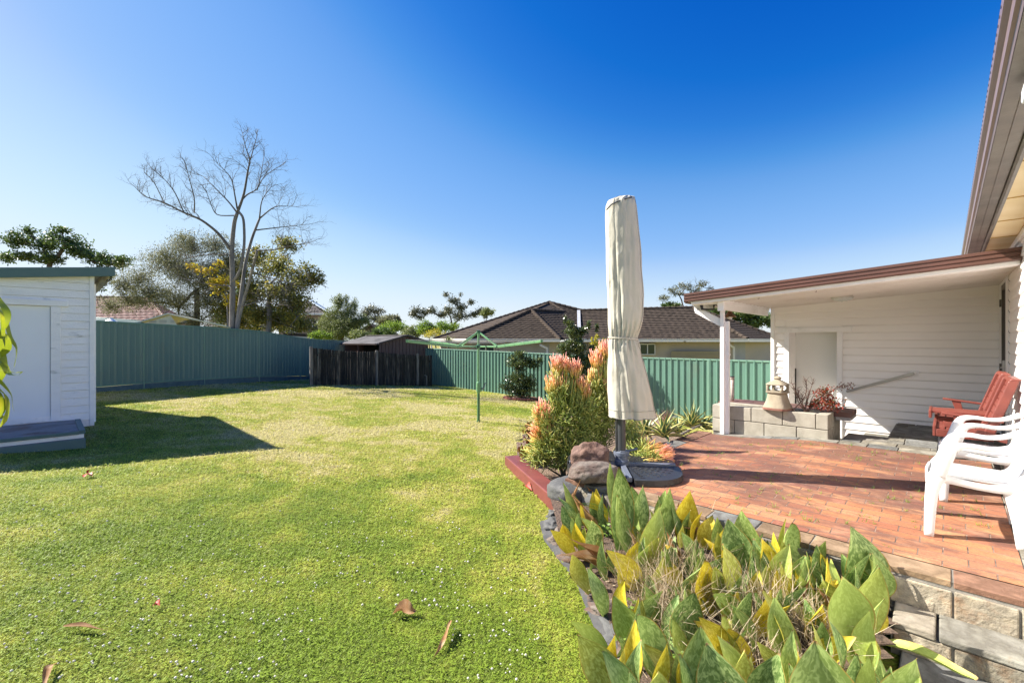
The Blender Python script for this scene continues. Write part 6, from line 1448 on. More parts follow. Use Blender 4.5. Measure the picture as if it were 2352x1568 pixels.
resin_chair('white plastic armchair nearest the camera at the right edge of the patio', (2.943,3.18), (-.86,.50), (.70,.714))
resin_chair('white plastic armchair behind the nearest one, closer to the red timber seat', (3.62,3.78), (-.84,.54), (.68,.73))

# ================================================================ red timber double seat with middle table
t = thing('timber_garden_seat', ab(6.6, -.2, -1.28), 'red stained timber double garden seat with a middle table against the house wall', 'garden seat')
fz = -1.29
def TS(nm, fn, m_='redstain', bv=.004): b = MB(); fn(b); return obj(nm, b, M[m_], t, bevel=bv)
for a0, a1, nm in ((5.93, 6.43, 'near'), (6.84, 7.34, 'far')):
    def back(b):
        for k in range(6):
            z0 = -.74 + k*.066; c0 = -.283 - (z0+.74)*.34
            b.hexa([ab(a, c, z) for a, c, z in ((a0,c0,z0),(a0,c0-.022,z0-.004),(a1,c0-.022,z0-.004),(a1,c0,z0),(a0,c0-.020,z0+.058),(a0,c0-.042,z0+.054),(a1,c0-.042,z0+.054),(a1,c0-.020,z0+.058))])
    TS('backrest', back)
    def bf(b):
        for a in (a0-.035, a1-.0): b.hexa([ab(aa, c, z) for aa, c, z in ((a,-.225,-.86),(a,-.30,-.86),(a+.035,-.30,-.86),(a+.035,-.225,-.86),(a,-.385,-.35),(a,-.455,-.35),(a+.035,-.455,-.35),(a+.035,-.385,-.35))])
        b.hexa([ab(aa, c, z) for aa, c, z in ((a0-.035,-.385,-.352),(a0-.035,-.455,-.352),(a1+.035,-.455,-.352),(a1+.035,-.385,-.352),(a0-.03,-.405,-.325),(a0-.03,-.47,-.335),(a1+.03,-.47,-.335),(a1+.03,-.405,-.325))])
    TS('back_frame', bf, bv=.008)
    def seat(b):
        for k in range(5): b.abox(a0, a1, .075-k*.068-.058, .075-k*.068, -.845, -.822)
    TS('seat', seat)
    TS('seat_front', lambda b: b.abox(a0-.035, a1+.035, .078, .102, -.90, -.80), bv=.006)
    TS('side_rail', lambda b: (b.abox(a0-.036, a0-.004, -.30, .076, -.90, -.83), b.abox(a1+.004, a1+.036, -.30, .076, -.90, -.83)))
    aa = a1+.02 if nm == 'far' else a0-.055
    TS('armrest', lambda b: b.hexa([ab(a, c, z) for z0_ in (-.02, 0) for a, c, z in ((aa,.04,-.665+z0_),(aa,-.36,-.705+z0_),(aa+.06,-.36,-.705+z0_),(aa+.06,.04,-.665+z0_))]), bv=.006)
    TS('arm_post', lambda b: b.hexa([ab(a, c, z) for a, c, z in ((aa+.012,-.085,-.86),(aa+.012,-.145,-.86),(aa+.042,-.145,-.86),(aa+.042,-.085,-.86),(aa+.012,-.035,-.69),(aa+.012,-.11,-.69),(aa+.042,-.11,-.69),(aa+.042,-.035,-.69))]))
TS('table_top', lambda b: [b.abox(6.455+k*.088, 6.455+k*.088+.082, -.36, .117, -.745, -.72) for k in range(4)])
TS('table_front', lambda b: b.abox(6.44, 6.82, .118, .142, -.80, -.715), bv=.006)
TS('leg_brace', lambda b: (b.hexa([ab(a, c, z) for a, c, z in ((5.86,.02,-.80),(5.86,-.38,-.90),(5.885,-.38,-.90),(5.885,.02,-.80),(5.86,.03,-.745),(5.86,-.38,-.84),(5.885,-.38,-.84),(5.885,.03,-.745))])))
def tl(b):
    for a in (5.93, 6.42, 6.85, 7.32):
        b.beam(ab(a, .06, fz), ab(a, .0, -.87), .045, .03); b.beam(ab(a, -.34, fz), ab(a, -.27, -.87), .045, .03)
for a in (5.93, 6.42, 6.85, 7.32):
    for c0, c1 in ((.075,.03),(-.36,-.27)):
        b = MB(); b.beam(ab(a, c0, fz), ab(a, c1, -.86), .035, .035); obj('leg', b, M['pole'], t)

# ================================================================ snake plants
m, nt, N, L, bs = newmat('mottled_succulent_leaf')
uvn = N.new('ShaderNodeUVMap'); uvn.uv_map = 'UVMap'; a = N.new('ShaderNodeVertexColor'); a.layer_name = 'Col'; sc3 = N.new('ShaderNodeSeparateColor'); L.new(a.outputs[0], sc3.inputs[0])
mp = N.new('ShaderNodeMapping'); L.new(uvn.outputs[0], mp.inputs[0]); mp.inputs['Scale'].default_value = (1.1, 2.6, 1)
cmb = N.new('ShaderNodeVectorMath'); L.new(mp.outputs[0], cmb.inputs[0]); cx_ = N.new('ShaderNodeCombineXYZ'); mu_ = N.new('ShaderNodeMath'); mu_.operation = 'MULTIPLY'; L.new(sc3.outputs[2], mu_.inputs[0]); mu_.inputs[1].default_value = 37.; L.new(mu_.outputs[0], cx_.inputs[2]); L.new(cx_.outputs[0], cmb.inputs[1])
nz = noise(N, L, cmb.outputs[0], 5.5, 2, .5, .9); mot = mapr(N, L, nz.outputs[0], .44, .62)
dark_ = mixc(N, L, sc3.outputs[0], (.105,.195,.055), (.62,.44,.015)); pale_ = mixc(N, L, sc3.outputs[0], (.34,.46,.17), (.80,.64,.06))
lt = mixc(N, L, sc3.outputs[1], mixc(N, L, mot, dark_, pale_), (.42,.54,.12))
sx = N.new('ShaderNodeSeparateXYZ'); L.new(uvn.outputs[0], sx.inputs[0]); abn = N.new('ShaderNodeMath'); abn.operation = 'ABSOLUTE'; L.new(sx.outputs[0], abn.inputs[0])
edge = mixc(N, L, mapr(N, L, abn.outputs[0], .93, .99), lt, (.42,.26,.06)); nn2 = noise(N, L, coords(N, L), 3, 3)
fin = mixc(N, L, mapr(N, L, sx.outputs[1], .965, 1.0), edge, (.32,.16,.07)); L.new(fin, bs.inputs['Base Color']); bs.inputs['Roughness'].default_value = .48; bs.inputs['Specular IOR Level'].default_value = .35
tr = N.new('ShaderNodeBsdfTranslucent'); ad = N.new('ShaderNodeMixShader'); ad.inputs[0].default_value = .18; L.new(fin, tr.inputs[0]); L.new(bs.outputs[0], ad.inputs[1]); L.new(tr.outputs[0], ad.inputs[2]); L.new(ad.outputs[0], N['Material Output'].inputs[0])
M['snake'] = m
def paddle(mb, base, tip, width, kind, r, yaw=None, bend=None):
    """broad upright succulent leaf from base to tip; faces roughly towards the light and the eye"""
    base = Vector(base); tip = Vector(tip); ax = tip-base; ln = ax.length; yaw = r.uniform(-.75,.75) if yaw is None else yaw
    fac = Vector((sin(yaw), -cos(yaw), .1)); bend = r.uniform(-.16,.20) if bend is None else bend
    col = {'g': (r.uniform(0,.08), 0, r.random()), 'G': (r.uniform(.0,.1), r.uniform(.15,.35), r.random()), 'l': (r.uniform(.1,.3), r.uniform(.35,.6), r.random()), 'y': (r.uniform(.75,1), r.uniform(0,.15), r.random()), 'm': (r.uniform(.3,.55), r.uniform(.1,.3), r.random()), 'o': (1., 0., r.random())}[kind]
    width /= max(.55, cos(yaw)*.9+.1); nseg = 14; rows = []; cupk = r.uniform(.18,.42); wav = r.uniform(0,6)
    pw = r.uniform(.40,.54); sdv = ax.cross(fac).normalized(); sb = r.uniform(-.13,.13)
    for i in range(nseg+1):
        f = i/nseg; p = base + ax*f + fac*(bend*ln*(sin(pi*f)) ) + sdv*(sb*ln*sin(pi*f)) 
        d = (ax + fac*(bend*ln*pi*cos(pi*f))).normalized(); s = d.cross(fac).normalized(); n_ = s.cross(d).normalized()
        w_ = width*.5*(.30+.70*sin(pi*min(1., f/pw*.5))**1.3 if f < pw else cos(pi/2*((f-pw)/(1-pw)))**.98)
        w_ = max(w_, .002 if f > .99 else .004)
        row = []
        for u in (-1,-.72,-.36,0,.36,.72,1):
            q = p + s*w_*u - n_*(1-u*u)*w_*cupk + n_*(.05*width*sin(f*7+wav+u*1.5)*abs(u))
            row.append(mb.vert(q, col, (u, f)))
        rows.append(row)
    for a_, c_ in zip(rows, rows[1:]):
        for i in range(6): mb.face((a_[i], a_[i+1], c_[i+1], c_[i]))
def soilpt(px, py): 
    Y = 2.6
    for _ in range(40): x = (px-1176)/F*Y; Y = .6*Y + .4*(-(bed1z(x,Y)))*F/(py-784)
    return Vector(((px-1176)/F*Y, Y, bed1z((px-1176)/F*Y, Y)))
SP = [ # label, [(tipx, tipy, basex, basey, width px, kind)]
('snake plant with narrow leaves beside the lower end of the red sleeper', [(1293,1107,1318,1200,16,'l'),(1290,1159,1335,1215,24,'g'),(1319,1136,1338,1200,20,'G'),(1312,1187,1343,1240,22,'l'),(1281,1140,1325,1205,14,'g')]),
('snake plant with one yellow leaf below the grey rock', [(1361,1128,1392,1190,34,'y'),(1353,1166,1402,1212,26,'g'),(1345,1178,1380,1215,18,'m')]),
('tallest dark green snake plant in front of the umbrella base', [(1422.7,1073,1426,1260,52,'g'),(1401,1061,1418,1180,18,'G'),(1418,1137,1448,1262,34,'G'),(1441,1150,1440,1240,20,'l')]),
('snake plant with dark upright leaves right of the tallest one', [(1477,1113,1472,1225,36,'g'),(1451,1116,1466,1215,28,'g'),(1515,1161,1470,1290,46,'l'),(1476,1237,1480,1300,18,'l')]),
('snake plant with a pale leaf shadowed by its neighbour', [(1539,1119,1522,1235,42,'G'),(1529,1124,1516,1200,22,'G'),(1517,1200,1530,1262,20,'g')]),
('snake plant with a tall golden yellow leaf at the patio edge', [(1585,1125,1594,1240,48,'y'),(1548,1184,1585,1235,34,'y'),(1582,1180,1578,1230,14,'m'),(1636,1182,1618,1250,34,'y')]),
('snake plant with mottled leaf leaning over the edging rocks', [(1358,1193,1390,1285,38,'g'),(1330,1185,1372,1262,22,'l'),(1391,1262,1470,1345,40,'y'),(1418,1310,1472,1360,26,'m')]),
('snake plant with orange leaves among the dry straw', [(1529,1249,1560,1310,34,'o'),(1526,1279,1575,1345,34,'y'),(1600,1236,1570,1300,24,'g'),(1492,1250,1478,1330,26,'l')]),
('snake plant with a pair of broad mottled leaves near the middle of the bed', [(1672,1191,1686,1320,56,'g'),(1659,1248,1672,1380,54,'m'),(1647,1187,1650,1290,28,'G'),(1703,1170,1738,1285,44,'G')]),
('snake plant with a yellow edged leaf left of the middle of the bed', [(1623,1287,1655,1410,60,'y'),(1596,1359,1604,1500,70,'g'),(1640,1300,1662,1400,40,'m')]),
('snake plant with a rounded mottled leaf right of the bed middle', [(1730,1236,1718,1345,48,'g'),(1749,1235,1783,1335,48,'y'),(1715,1230,1722,1300,30,'G'),(1704,1318,1722,1410,26,'G')]),
('snake plant with a silvery spotted leaf against the stone wall', [(1823,1201,1828,1325,66,'G'),(1813,1248,1800,1350,36,'l'),(1805,1190,1806,1240,12,'m'),(1763,1240,1775,1300,26,'g')]),
('largest mottled leaf snake plant in front of the stone wall', [(1953,1206,1972,1340,80,'g'),(2003,1268,2004,1375,44,'G'),(1969,1297,1966,1370,58,'g'),(1985,1250,1990,1330,40,'l')]),
('small dark snake plant in the shade under the stone wall', [(1878,1290,1893,1350,26,'g'),(1850,1275,1866,1350,30,'g'),(1908,1282,1928,1370,26,'l'),(1838,1290,1850,1350,20,'G')]),
('snake plant with arching yellow leaves above the dry straw', [(1826,1299,1838,1370,40,'y'),(1796,1317,1862,1410,52,'y'),(1922,1330,1872,1385,40,'y'),(1892,1330,1925,1420,50,'m')]),
('snake plant with a long pale yellow-green leaf beside the steps', [(1933,1324,1972,1520,84,'l'),(2020,1303,2000,1450,60,'l'),(2017,1376,2000,1440,28,'y'),(1998,1400,2014,1535,38,'l')]),
('snake plant with a blue-green leaf leaning left over the straw', [(1779,1368,1832,1510,54,'G'),(1726,1358,1712,1460,44,'g'),(1695,1356,1668,1420,34,'y'),(1890,1387,1856,1460,52,'o')]),
('snake plant with a curled yellow leaf ending in a dry tip', [(1960,1415,1872,1480,36,'y'),(1744,1308,1728,1375,24,'y'),(1770,1300,1760,1380,28,'m')]),
('snake plant with broad lime leaf beside the lawn edge', [(1410,1366,1470,1500,58,'l'),(1467,1410,1555,1590,66,'G'),(1446,1395,1490,1500,30,'m')]),
('snake plant with big dull green leaves at the bottom left of the bed', [(1327,1456,1450,1640,74,'m'),(1383,1490,1460,1640,50,'G'),(1511,1541,1525,1660,60,'l')]),
('snake plant with twin broad leaves at the bottom middle', [(1610,1436,1602,1650,74,'G'),(1622,1476,1690,1660,92,'g'),(1646,1456,1700,1580,46,'l'),(1560,1500,1575,1640,40,'G')]),
('front snake plant with the widest spotted leaf at the bottom edge', [(1872,1470,1850,1720,140,'G'),(1790,1500,1770,1640,60,'g'),(1710,1490,1735,1620,50,'m')]),
('snake plant with folded lime leaves at the bottom right', [(2106,1510,1985,1640,70,'l'),(1969,1501,1925,1640,70,'g'),(1998,1508,1996,1640,34,'l'),(2021,1512,2030,1600,30,'G')]),
]
r = random.Random(42)
cen = [(sum(q[2] for q in lv)/len(lv), sum(q[3] for q in lv)/len(lv)) for _, lv in SP]
for _ in range(92):
    bx_ = r.uniform(1300, 2010); by_ = r.uniform(1225, 1640)
    if bx_ < 1300 + (by_-1225)*.38 or by_ < 1215+(bx_-1420)*.20 or (bx_ > 1990 and by_ > 1500): continue
    k = min(range(len(cen)), key=lambda i: (cen[i][0]-bx_)**2+(cen[i][1]-by_)**2); s_ = .55+(by_-1200)/500.
    hgt = r.uniform(60,105)*s_; SP[k][1].append((bx_+r.gauss(0,46)*s_, by_-hgt, bx_, by_, r.uniform(24,40)*s_, r.choice('ggGGGmmly')))
for lab, lv in SP:
    bx = sum(q[2] for q in lv)/len(lv); by = sum(q[3] for q in lv)/len(lv); t0 = soilpt(bx, by); t = thing('snake_plant', t0, lab, 'snake plant', 'snake plants in the front bed')
    b = MB()
    for tx, ty, bx_, by_, w_, kd in lv:
        bp = soilpt(bx_, by_+6); a_w, c_w = toab(bp.x, bp.y)
        if a_w > 3.50: k_w = 3.50/a_w; bp = Vector((bp.x*k_w, bp.y*k_w, bed1z(bp.x*k_w, bp.y*k_w)))
        bp.z -= .03; Yt = bp.y + r.uniform(-.04,.07); tp = at(tx, ty, Yt); paddle(b, bp, tp, w_*1.2*bp.y/F, kd, r)
    for k in range(4):      # short young blades filling the clump
        q = t0 + Vector((r.uniform(-.17,.17), r.uniform(-.12,.12), -.02)); q = q*min(1., 3.40/max(.1, toab(q.x,q.y)[0])) if toab(q.x,q.y)[0] > 3.40 else q; q.z = bed1z(q.x,q.y)-.02; paddle(b, q, q+Vector((r.uniform(-.12,.12), r.uniform(-.05,.10), r.uniform(.14,.34))), r.uniform(.05,.09), r.choice('ggGmy'), r)
    obj('leaves', b, M['snake'], t, smooth=True)
# recumbent leaf over the step
b = MB(); q0 = at(2035, 1476, 2.5); q0.z = -1.62; r2 = random.Random(3)
rows = []
path = [(2035,1478,2.42),(2075,1483,2.36),(2120,1497,2.30),(2165,1520,2.24),(2205,1545,2.18),(2242,1562,2.13)]
wd_ = [.05,.075,.085,.085,.06,.004]
for k, ((px, py, Y), w_) in enumerate(zip(path, wd_)):
    p = at(px, py, Y); rows.append([b.vert(p + Vector((.02*u, w_*.5*u*1.0, -.10*w_*(1-u*u)*2 + (.015*abs(u)))), (.3,.6,.3), (u, k/5)) for u in (-1,-.5,0,.5,1)])
for a_, c_ in zip(rows, rows[1:]):
    for i in range(4): b.face((a_[i], a_[i+1], c_[i+1], c_[i]))
obj('fallen_leaf', b, M['snake'], None, smooth=True, label='long yellow-green leaf lying out over the slate steps at the lower right', cat='leaf', subd=1)
# dry curled leaves in the bed
b = MB()
for (tx, ty, bx_, by_, w_) in ((1318,1238,1385,1290,16),(1292,1272,1378,1294,18),(1340,1170,1352,1215,24),(1316,1138,1340,1196,22),(1465,1222,1500,1255,14),(1533,1226,1545,1290,26),(1576,1210,1625,1240,14),(2016,1354,1968,1352,12),(1880,1350,1902,1400,12),(1690,1372,1668,1385,12),(1560,1155,1555,1205,14),(1330,1105,1300,1190,10),(1350,1120,1362,1150,14),(1445,1215,1470,1290,12),(1860,1330,1842,1395,10)):
    bp = soilpt(bx_, by_+10); tp = at(tx, ty, bp.y-.05); d = tp-bp; v = r.random(); b.cur = (v,v,v)
    strap(b, bp, (d.normalized()+Vector((0,0,.25))), d.length*1.1, w_*bp.y/F*1.3, .5, 9, cup=r.uniform(.5,1.3), twist=r.uniform(-2,2), r=r)
obj('dry_leaves', b, M['drybrown'], None, smooth=True, kind='stuff')
# dry straw tufts
b = MB(); r = random.Random(9)
def straws(px, py, n, hpx, sp_, lean=0.):
    p0 = soilpt(px, py)
    for _ in range(int(n*.62)):
        o_ = p0 + Vector((r.gauss(0,sp_*1.3), r.gauss(0,sp_*.6), 0)); h = hpx*p0.y/F*r.uniform(.4,1.15); d = Vector((r.gauss(lean,.5), r.gauss(-.05,.4), .9)).normalized(); m1 = o_+d*h*.5; k = rdir(r)*1.2; e = m1 + (d+k*.6).normalized()*h*.5
        v = r.random(); b.cur = (v,v,v); b.tube([o_, m1, e], [.0013,.0012,.0006], 3, cap=False)
for args in ((1500,1410,230,110,.045,-.25),(1540,1400,260,150,.05,-.1),(1560,1470,200,130,.04,-.1),(1640,1400,180,110,.05,.1),(1745,1400,240,120,.07,0),(1790,1440,200,110,.06,.1),(1700,1480,170,100,.05,0),(1745,1530,180,90,.06,0),(1850,1450,180,100,.05,0),(1900,1480,150,100,.05,-.1),(1450,1340,140,90,.05,-.3),(1520,1320,120,110,.05,-.2),(1590,1320,110,100,.05,.1),(1655,1530,130,70,.05,0),(1880,1540,90,80,.05,.1),(1580,1600,120,80,.05,0),(1420,1300,90,60,.05,-.3),(1820,1560,110,70,.05,0),(1605,1240,20,110,.02,0),(1505,1225,30,70,.04,-.4)): straws(*args)
obj('dry_straw', b, M['straw'], None, kind='stuff')
# low weeds with lobed leaves
b = MB()
for px, py in ((1440,1330),(1452,1345),(1460,1420),(1440,1450),(1455,1500),(1470,1520),(1395,1235),(1385,1222),(1560,1540),(1450,1480)):
    p0 = soilpt(px, py)
    for _ in range(26): leaf(b, p0+Vector((r.gauss(0,.035), r.gauss(0,.03), r.uniform(.01,.09))), .04, .6, r, nrm=(Vector((0,-.3,1))+rdir(r)*.6).normalized())
obj('low_weeds', b, M['L_weed'], None, kind='stuff')
# fern frond
p0 = soilpt(1390, 1200); b = MB(); q0 = p0+Vector((.05,0,.25)); 
for k in range(26):
    f = k/25; c = at(1400,1180,q0.y).lerp(at(1330,1158,q0.y), f) + Vector((0,0,.03*sin(pi*f)))
    for s in (-1,1): b.cur = (.6,.6,.6); d = Vector((-.1,0,s)); l = .028*(1-f*.7); b.face([b.vert(c), b.vert(c+Vector((-.006,0,s*l))), b.vert(c+Vector((.002,0,s*l)))])
b.tube([p0, p0+Vector((.03,0,.15)), at(1400,1180,q0.y), at(1330,1158,q0.y)], .002, 4); obj('fern_frond', b, M['L_weed'], None, label='single thin fern frond reaching left above the edging rocks', cat='fern')

# leaves hanging in from the left edge
t = thing('strap_leaf_plant', at(-20, 1500, 1.5), 'drooping yellow-green strap leaves reaching in beside the white shed door', 'plant')
m, nt, N, L, bs = newmat('ribbon_leaf'); nz = noise(N, L, coords(N, L, (1,1,.5)), 8, 4); rr_ = ramp(N, [(.3,(.10,.17,.015)),(.5,(.30,.34,.02)),(.62,(.48,.42,.03)),(.75,(.28,.14,.05))]); L.new(nz.outputs[0], rr_.inputs[0]); L.new(rr_.outputs[0], bs.inputs['Base Color'])
tr = N.new('ShaderNodeBsdfTranslucent'); ad = N.new('ShaderNodeMixShader'); ad.inputs[0].default_value = .4; L.new(rr_.outputs[0], tr.inputs[0]); L.new(bs.outputs[0], ad.inputs[1]); L.new(tr.outputs[0], ad.inputs[2]); L.new(ad.outputs[0], N['Material Output'].inputs[0]); bs.inputs['Roughness'].default_value = .35
b = MB(); r = random.Random(4)
def ribbon(pts, w_, Y):
    P = [at(x, y, Y+r.uniform(-.02,.02)) for x, y in pts]; out = []
    for i in range(len(P)-1):
        for k in range(4):
            f = k/4; p0_, p1_, p2_, p3_ = P[max(i-1,0)], P[i], P[i+1], P[min(i+2,len(P)-1)]
            out.append(.5*((2*p1_)+(p2_-p0_)*f+(2*p0_-5*p1_+4*p2_-p3_)*f*f+(3*p1_-p0_-3*p2_+p3_)*f**3))
    out.append(P[-1]); n = len(out); rows = []; tw = r.uniform(0,3)
    for i, q in enumerate(out):
        f = i/(n-1); d = (out[min(i+1,n-1)]-out[max(i-1,0)]).normalized(); a_ = tw + f*r.uniform(1.2,1.6); s = Vector((d.z, 0, -d.x)); s = (s*cos(a_*.5)+Vector((0,1,0))*sin(a_*.5)).normalized(); ww = w_*Y/F*sin(pi*min(1,f*.9+.12))**.7*(1-f**5)*.5
        rows.append([b.vert(q-s*ww), b.vert(q+Vector((0,.15*ww,0))), b.vert(q+s*ww)])
    for a_, c_ in zip(rows, rows[1:]):
        for i in range(2): b.face((a_[i], a_[i+1], c_[i+1], c_[i]))
for pts, w_ in (([(-30,640),(-5,685),(15,715),(14,745),(2,765)],16),([(-20,690),(10,730),(24,775),(38,800),(33,840),(28,852)],20),([(-25,800),(5,830),(20,858),(48,862)],24),([(-30,740),(0,770),(12,800),(2,822)],30),([(-30,850),(5,880),(25,905),(28,930),(33,945)],18),([(-20,880),(10,905),(18,940),(5,975),(-15,990)],30),([(-30,870),(-5,900),(5,940),(-12,970)],36),([(-20,760),(-5,800),(4,850),(-6,890)],26),([(-10,700),(4,722),(8,770),(12,800)],10),([(-30,1010),(-8,1030),(-2,1045)],16),([(-20,930),(6,960),(20,945)],12),([(20,850),(34,856),(50,853),(42,862)],8)): ribbon(pts, w_, 1.45+r.uniform(-.08,.08))
obj('leaves', b, m, t, smooth=True)
b = MB(); g_ = at(-60,1000,1.5); b.tube([at(-50,640,1.5), at(-40,760,1.5), at(-45,900,1.5), Vector((g_.x-.05,1.52,lawn_z(g_.x,1.5)-.02))], [.005,.008,.010,.014], 7); obj('stem', b, M['twig'], t)
# ================================================================ lawn blades, clover, fallen leaves
import numpy as np
rng = np.random.default_rng(5)
def inpoly(x, y, pts):
    c = np.zeros(x.shape, bool); n = len(pts)
    for i in range(n):
        x0, y0 = pts[i][0], pts[i][1]; x1, y1 = pts[(i+1)%n][0], pts[(i+1)%n][1]
        if y0 == y1: continue
        k = ((y0 > y) != (y1 > y)) & (x < (x1-x0)*(y-y0)/(y1-y0)+x0); c ^= k
    return c
def lz(x, y):
    xx = np.clip(x,-16,9); yy = np.clip(y,-3,24); return -(1.55+.058*xx+.035*yy+.115*np.exp(-(((x+6.)/1.5)**2+((y-6.)/1.5)**2)))
def keep(x, y):
    a = AX[0]*x+AX[1]*y; c = BX[0]*x+BX[1]*y
    k = ~((c > 10.37) & (c < 13.6) & (a < .58)); k &= ~((c > 8.88) & (c < 10.4) & (a < .41)); k &= ~((a > 3.6) & (c < 2.8)); k &= ~((a > 2.4) & (c < .25))
    k &= (a < 13.24); fx = np.interp(y, [p[1] for p in LP2], [p[0] for p in LP2]); k &= x > fx+.03
    k &= ~((x > -7.95) & (y > np.interp(x, [-7.9,-5.86,-3.7,-3.0], [17.72,19.52,20.78,21.3])) & (x < -3.0)); k &= ~(y > 23)
    k &= ~inpoly(x, y, [(p[0],p[1]) for p in BED1]); k &= ~inpoly(x, y, [(p[0],p[1]) for p in BED2]); k &= ~inpoly(x, y, [(S0.x,S0.y),(S1.x,S1.y),(S1.x+.25,S1.y+.15),(S0.x+.25,S0.y+.1)])
    # inside the picture, with a margin for nearby views
    k &= np.abs(x) < 1.22*y+1.2
    return k
V_, C_ = [], []; nb_ = 0
for y0, y1, den, h, w in ((1.2,3.0,30000,.021,.0029),(3.0,5.0,14000,.025,.0042),(5.,8.,4200,.030,.0075),(8.,13.,1700,.034,.012),(13.,23.,620,.04,.022)):
    x0, x1 = -1.22*y1-1, min(1.22*y1+1, 8.)
    x0 = max(x0, -13.); n = int((x1-x0)*(y1-y0)*den); x = rng.uniform(x0,x1,n); y = rng.uniform(y0,y1,n); k = keep(x,y); x = x[k]; y = y[k]; n = len(x)
    z = lz(x,y)-.004; th = rng.uniform(0,2*np.pi,n); hh = h*rng.uniform(.45,1.25,n); lean = rng.uniform(.5,2.6,n); ww = w*rng.uniform(.6,1.3,n)
    clv = rng.random(n) < .10; ww = np.where(clv, ww*2.6, ww); lean = np.where(clv, 2.2, lean)
    lx = np.cos(th); ly = np.sin(th); sx_ = -ly*ww/2; sy_ = lx*ww/2
    P = np.zeros((n,3,3)); P[:,0] = np.stack([x-sx_,y-sy_,z+np.where(clv,hh*.7,0)],1); P[:,1] = np.stack([x+sx_,y+sy_,z+np.where(clv,hh*.7,0)],1)
    nr = np.sqrt(1+lean**2); P[:,2] = np.stack([x+lx*hh*lean/nr, y+ly*hh*lean/nr, z+np.where(clv,hh*.8,hh/nr)],1)
    V_.append(P.reshape(-1,3)); c = rng.random(n)*.85; c = np.where(rng.random(n) < .09, 1.25, c); c = np.where(rng.random(n) < .06, -.35, c); c = np.where(clv, .05, c); C_.append(np.repeat(c,3)); nb_ += n
V_ = np.concatenate(V_).astype(np.float32); C_ = np.concatenate(C_).astype(np.float32); V_[:,2] += CAM
me = bpy.data.meshes.new('grass'); nv = len(V_); nf = nv//3
me.vertices.add(nv); me.loops.add(nv); me.polygons.add(nf)
me.vertices.foreach_set('co', V_.ravel()); me.loops.foreach_set('vertex_index', np.arange(nv, dtype=np.int32)); me.polygons.foreach_set('loop_start', np.arange(0,nv,3,dtype=np.int32))
try: me.polygons.foreach_set('loop_total', np.full(nf,3,dtype=np.int32))
except Exception: pass
at_ = me.attributes.new('rnd', 'FLOAT', 'POINT'); at_.data.foreach_set('value', C_); me.update(calc_edges=True)
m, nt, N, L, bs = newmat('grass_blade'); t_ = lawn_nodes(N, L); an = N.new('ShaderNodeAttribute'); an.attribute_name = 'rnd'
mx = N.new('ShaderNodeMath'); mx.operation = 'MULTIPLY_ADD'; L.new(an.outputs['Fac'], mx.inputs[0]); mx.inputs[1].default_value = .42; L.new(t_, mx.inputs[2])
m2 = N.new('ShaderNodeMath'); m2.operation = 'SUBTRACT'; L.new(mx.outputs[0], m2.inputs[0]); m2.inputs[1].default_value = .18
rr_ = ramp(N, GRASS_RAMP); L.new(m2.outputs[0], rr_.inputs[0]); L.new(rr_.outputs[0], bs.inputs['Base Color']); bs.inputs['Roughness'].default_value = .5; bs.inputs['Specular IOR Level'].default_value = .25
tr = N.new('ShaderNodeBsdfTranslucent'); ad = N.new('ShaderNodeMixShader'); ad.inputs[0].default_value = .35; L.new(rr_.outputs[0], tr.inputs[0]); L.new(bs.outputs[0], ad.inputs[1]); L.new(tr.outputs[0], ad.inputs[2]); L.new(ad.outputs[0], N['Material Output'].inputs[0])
me.materials.append(m); go = bpy.data.objects.new('grass', me); COL.objects.link(go); go['kind'] = 'stuff'
print('blades', nb_)
# clover heads
b = MB(); r = random.Random(12)
def clover(x, y, s=1.):
    if not keep(np.array([x]), np.array([y]))[0]: return
    z = lawn_z(x,y)+.022*r.uniform(.6,1.3); R_ = .0068*s*r.uniform(.6,1.3); v = r.uniform(.65,1.05); b.cur = (v,v*.98,v*.93); c = Vector((x,y,z))
    rings = []
    for ph in (-.9,-.2,.5,1.1): rings.append([b.vert(c+Vector((cos(2*pi*i/6)*cos(ph), sin(2*pi*i/6)*cos(ph), sin(ph)*.8))*R_) for i in range(6)])
    for a_, c_ in zip(rings, rings[1:]):
        for i in range(6): b.face((a_[i], a_[(i+1)%6], c_[(i+1)%6], c_[i]))
    b.face(rings[-1])
for _ in range(900):
    k = r.random()
    if k < .62:
        px, py = r.uniform(0,1250), 1568-abs(r.gauss(0,230)); py = max(1060, py); q = on_lawn(px, py)
        if mnoise.noise(Vector((q.x*.9, q.y*.9, 1))) + .25*r.random() > .10: clover(q.x, q.y, .85)
    elif k < .8:
        q = on_lawn(r.gauss(300,260) if r.random() < .5 else r.gauss(950,150), r.uniform(1050,1400)); clover(q.x, q.y)
    else: clover(r.uniform(-8,4), r.uniform(8,16), 1.3)
obj('clover_flowers', b, M['fl_white'], None, kind='stuff')
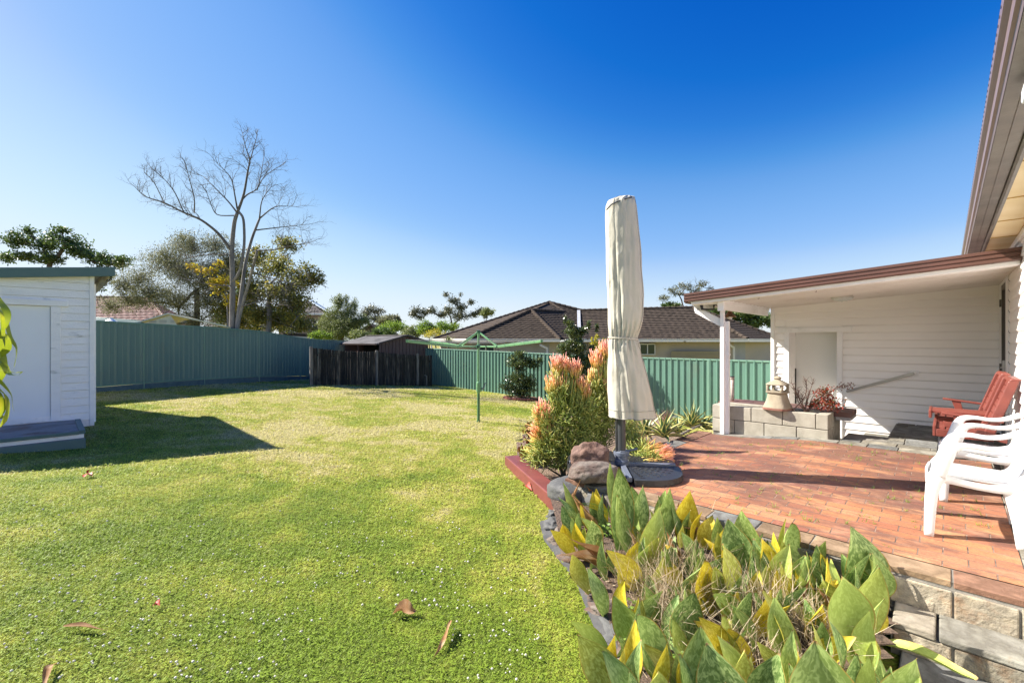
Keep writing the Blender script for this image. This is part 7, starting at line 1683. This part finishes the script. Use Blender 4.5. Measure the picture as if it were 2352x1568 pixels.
# loose leaves lying on the lawn
def fallen(label, pts, w_, m_, curl=.7, seed=1):
    b = MB(); r = random.Random(seed); P = [on_lawn(x, y) + Vector((0,0,h)) for x, y, h in pts]; out = []
    for i in range(len(P)-1):
        for k in range(5): out.append(P[i].lerp(P[i+1], k/5))
    out.append(P[-1]); n = len(out)
    for _ in range(3): out = [out[0]]+[(out[i-1]+out[i]*2+out[i+1])/4 for i in range(1,n-1)]+[out[-1]]
    rows = []
    for i, q in enumerate(out):
        f = i/(n-1); d = (out[min(i+1,n-1)]-out[max(i-1,0)]).normalized(); s = d.cross(Vector((0,0,1))).normalized(); a_ = sin(f*5+seed)*curl; s = (s*cos(a_)+Vector((0,0,1))*sin(a_)); ww = w_*(.25+.75*sin(pi*min(1,f*1.05+.05)))*.5*(1-f**6*.9); v = .3+.6*r.random(); b.cur = (v,v,v)
        rows.append([b.vert(q+s*ww*u+Vector((0,0,ww*.7*u*u+.004))) for u in (-1,-.3,.4,1)])
    for a_, c_ in zip(rows, rows[1:]):
        for i in range(3): b.face((a_[i], a_[i+1], c_[i+1], c_[i]))
    return obj('fallen_leaf', b, m_, None, smooth=True, label=label, cat='leaf')
fallen('crumpled tan leaf lying on the grass left of the upright curled leaf', [(903,1419,.02),(925,1409,.03),(945,1418,.025),(962,1412,.025)], .07, M['drybrown'], 1.1, 2)
fallen('long curled brown leaf standing in the grass near the lower middle', [(1035,1440,.035),(1028,1462,.03),(1016,1490,.02),(993,1524,.015)], .035, M['drybrown'], .9, 3)
fallen('long thin pinkish brown leaf flat on the grass at the lower left', [(145,1448,.02),(185,1450,.03),(215,1455,.025),(248,1457,.02)], .025, M['drybrown'], .5, 4)
fallen('pale curved leaf at the bottom left corner of the lawn', [(128,1536,.02),(112,1548,.03),(104,1570,.02),(100,1600,.01)], .03, M['drybrown'], .4, 5)
fallen('bright red petal on the grass in front of the white shed', [(192,1100,.02),(203,1095,.04),(213,1099,.02)], .07, M['redpetal'], .8, 6)
fallen('small red petal on the grass near the lower left', [(352,1400,.02),(360,1397,.03),(368,1400,.02)], .035, M['redpetal'], .8, 7)
fallen('rust red curled leaf beside the red sleeper', [(1202,1122,.03),(1212,1126,.05),(1222,1132,.02)], .07, M['redpetal'], .9, 8)
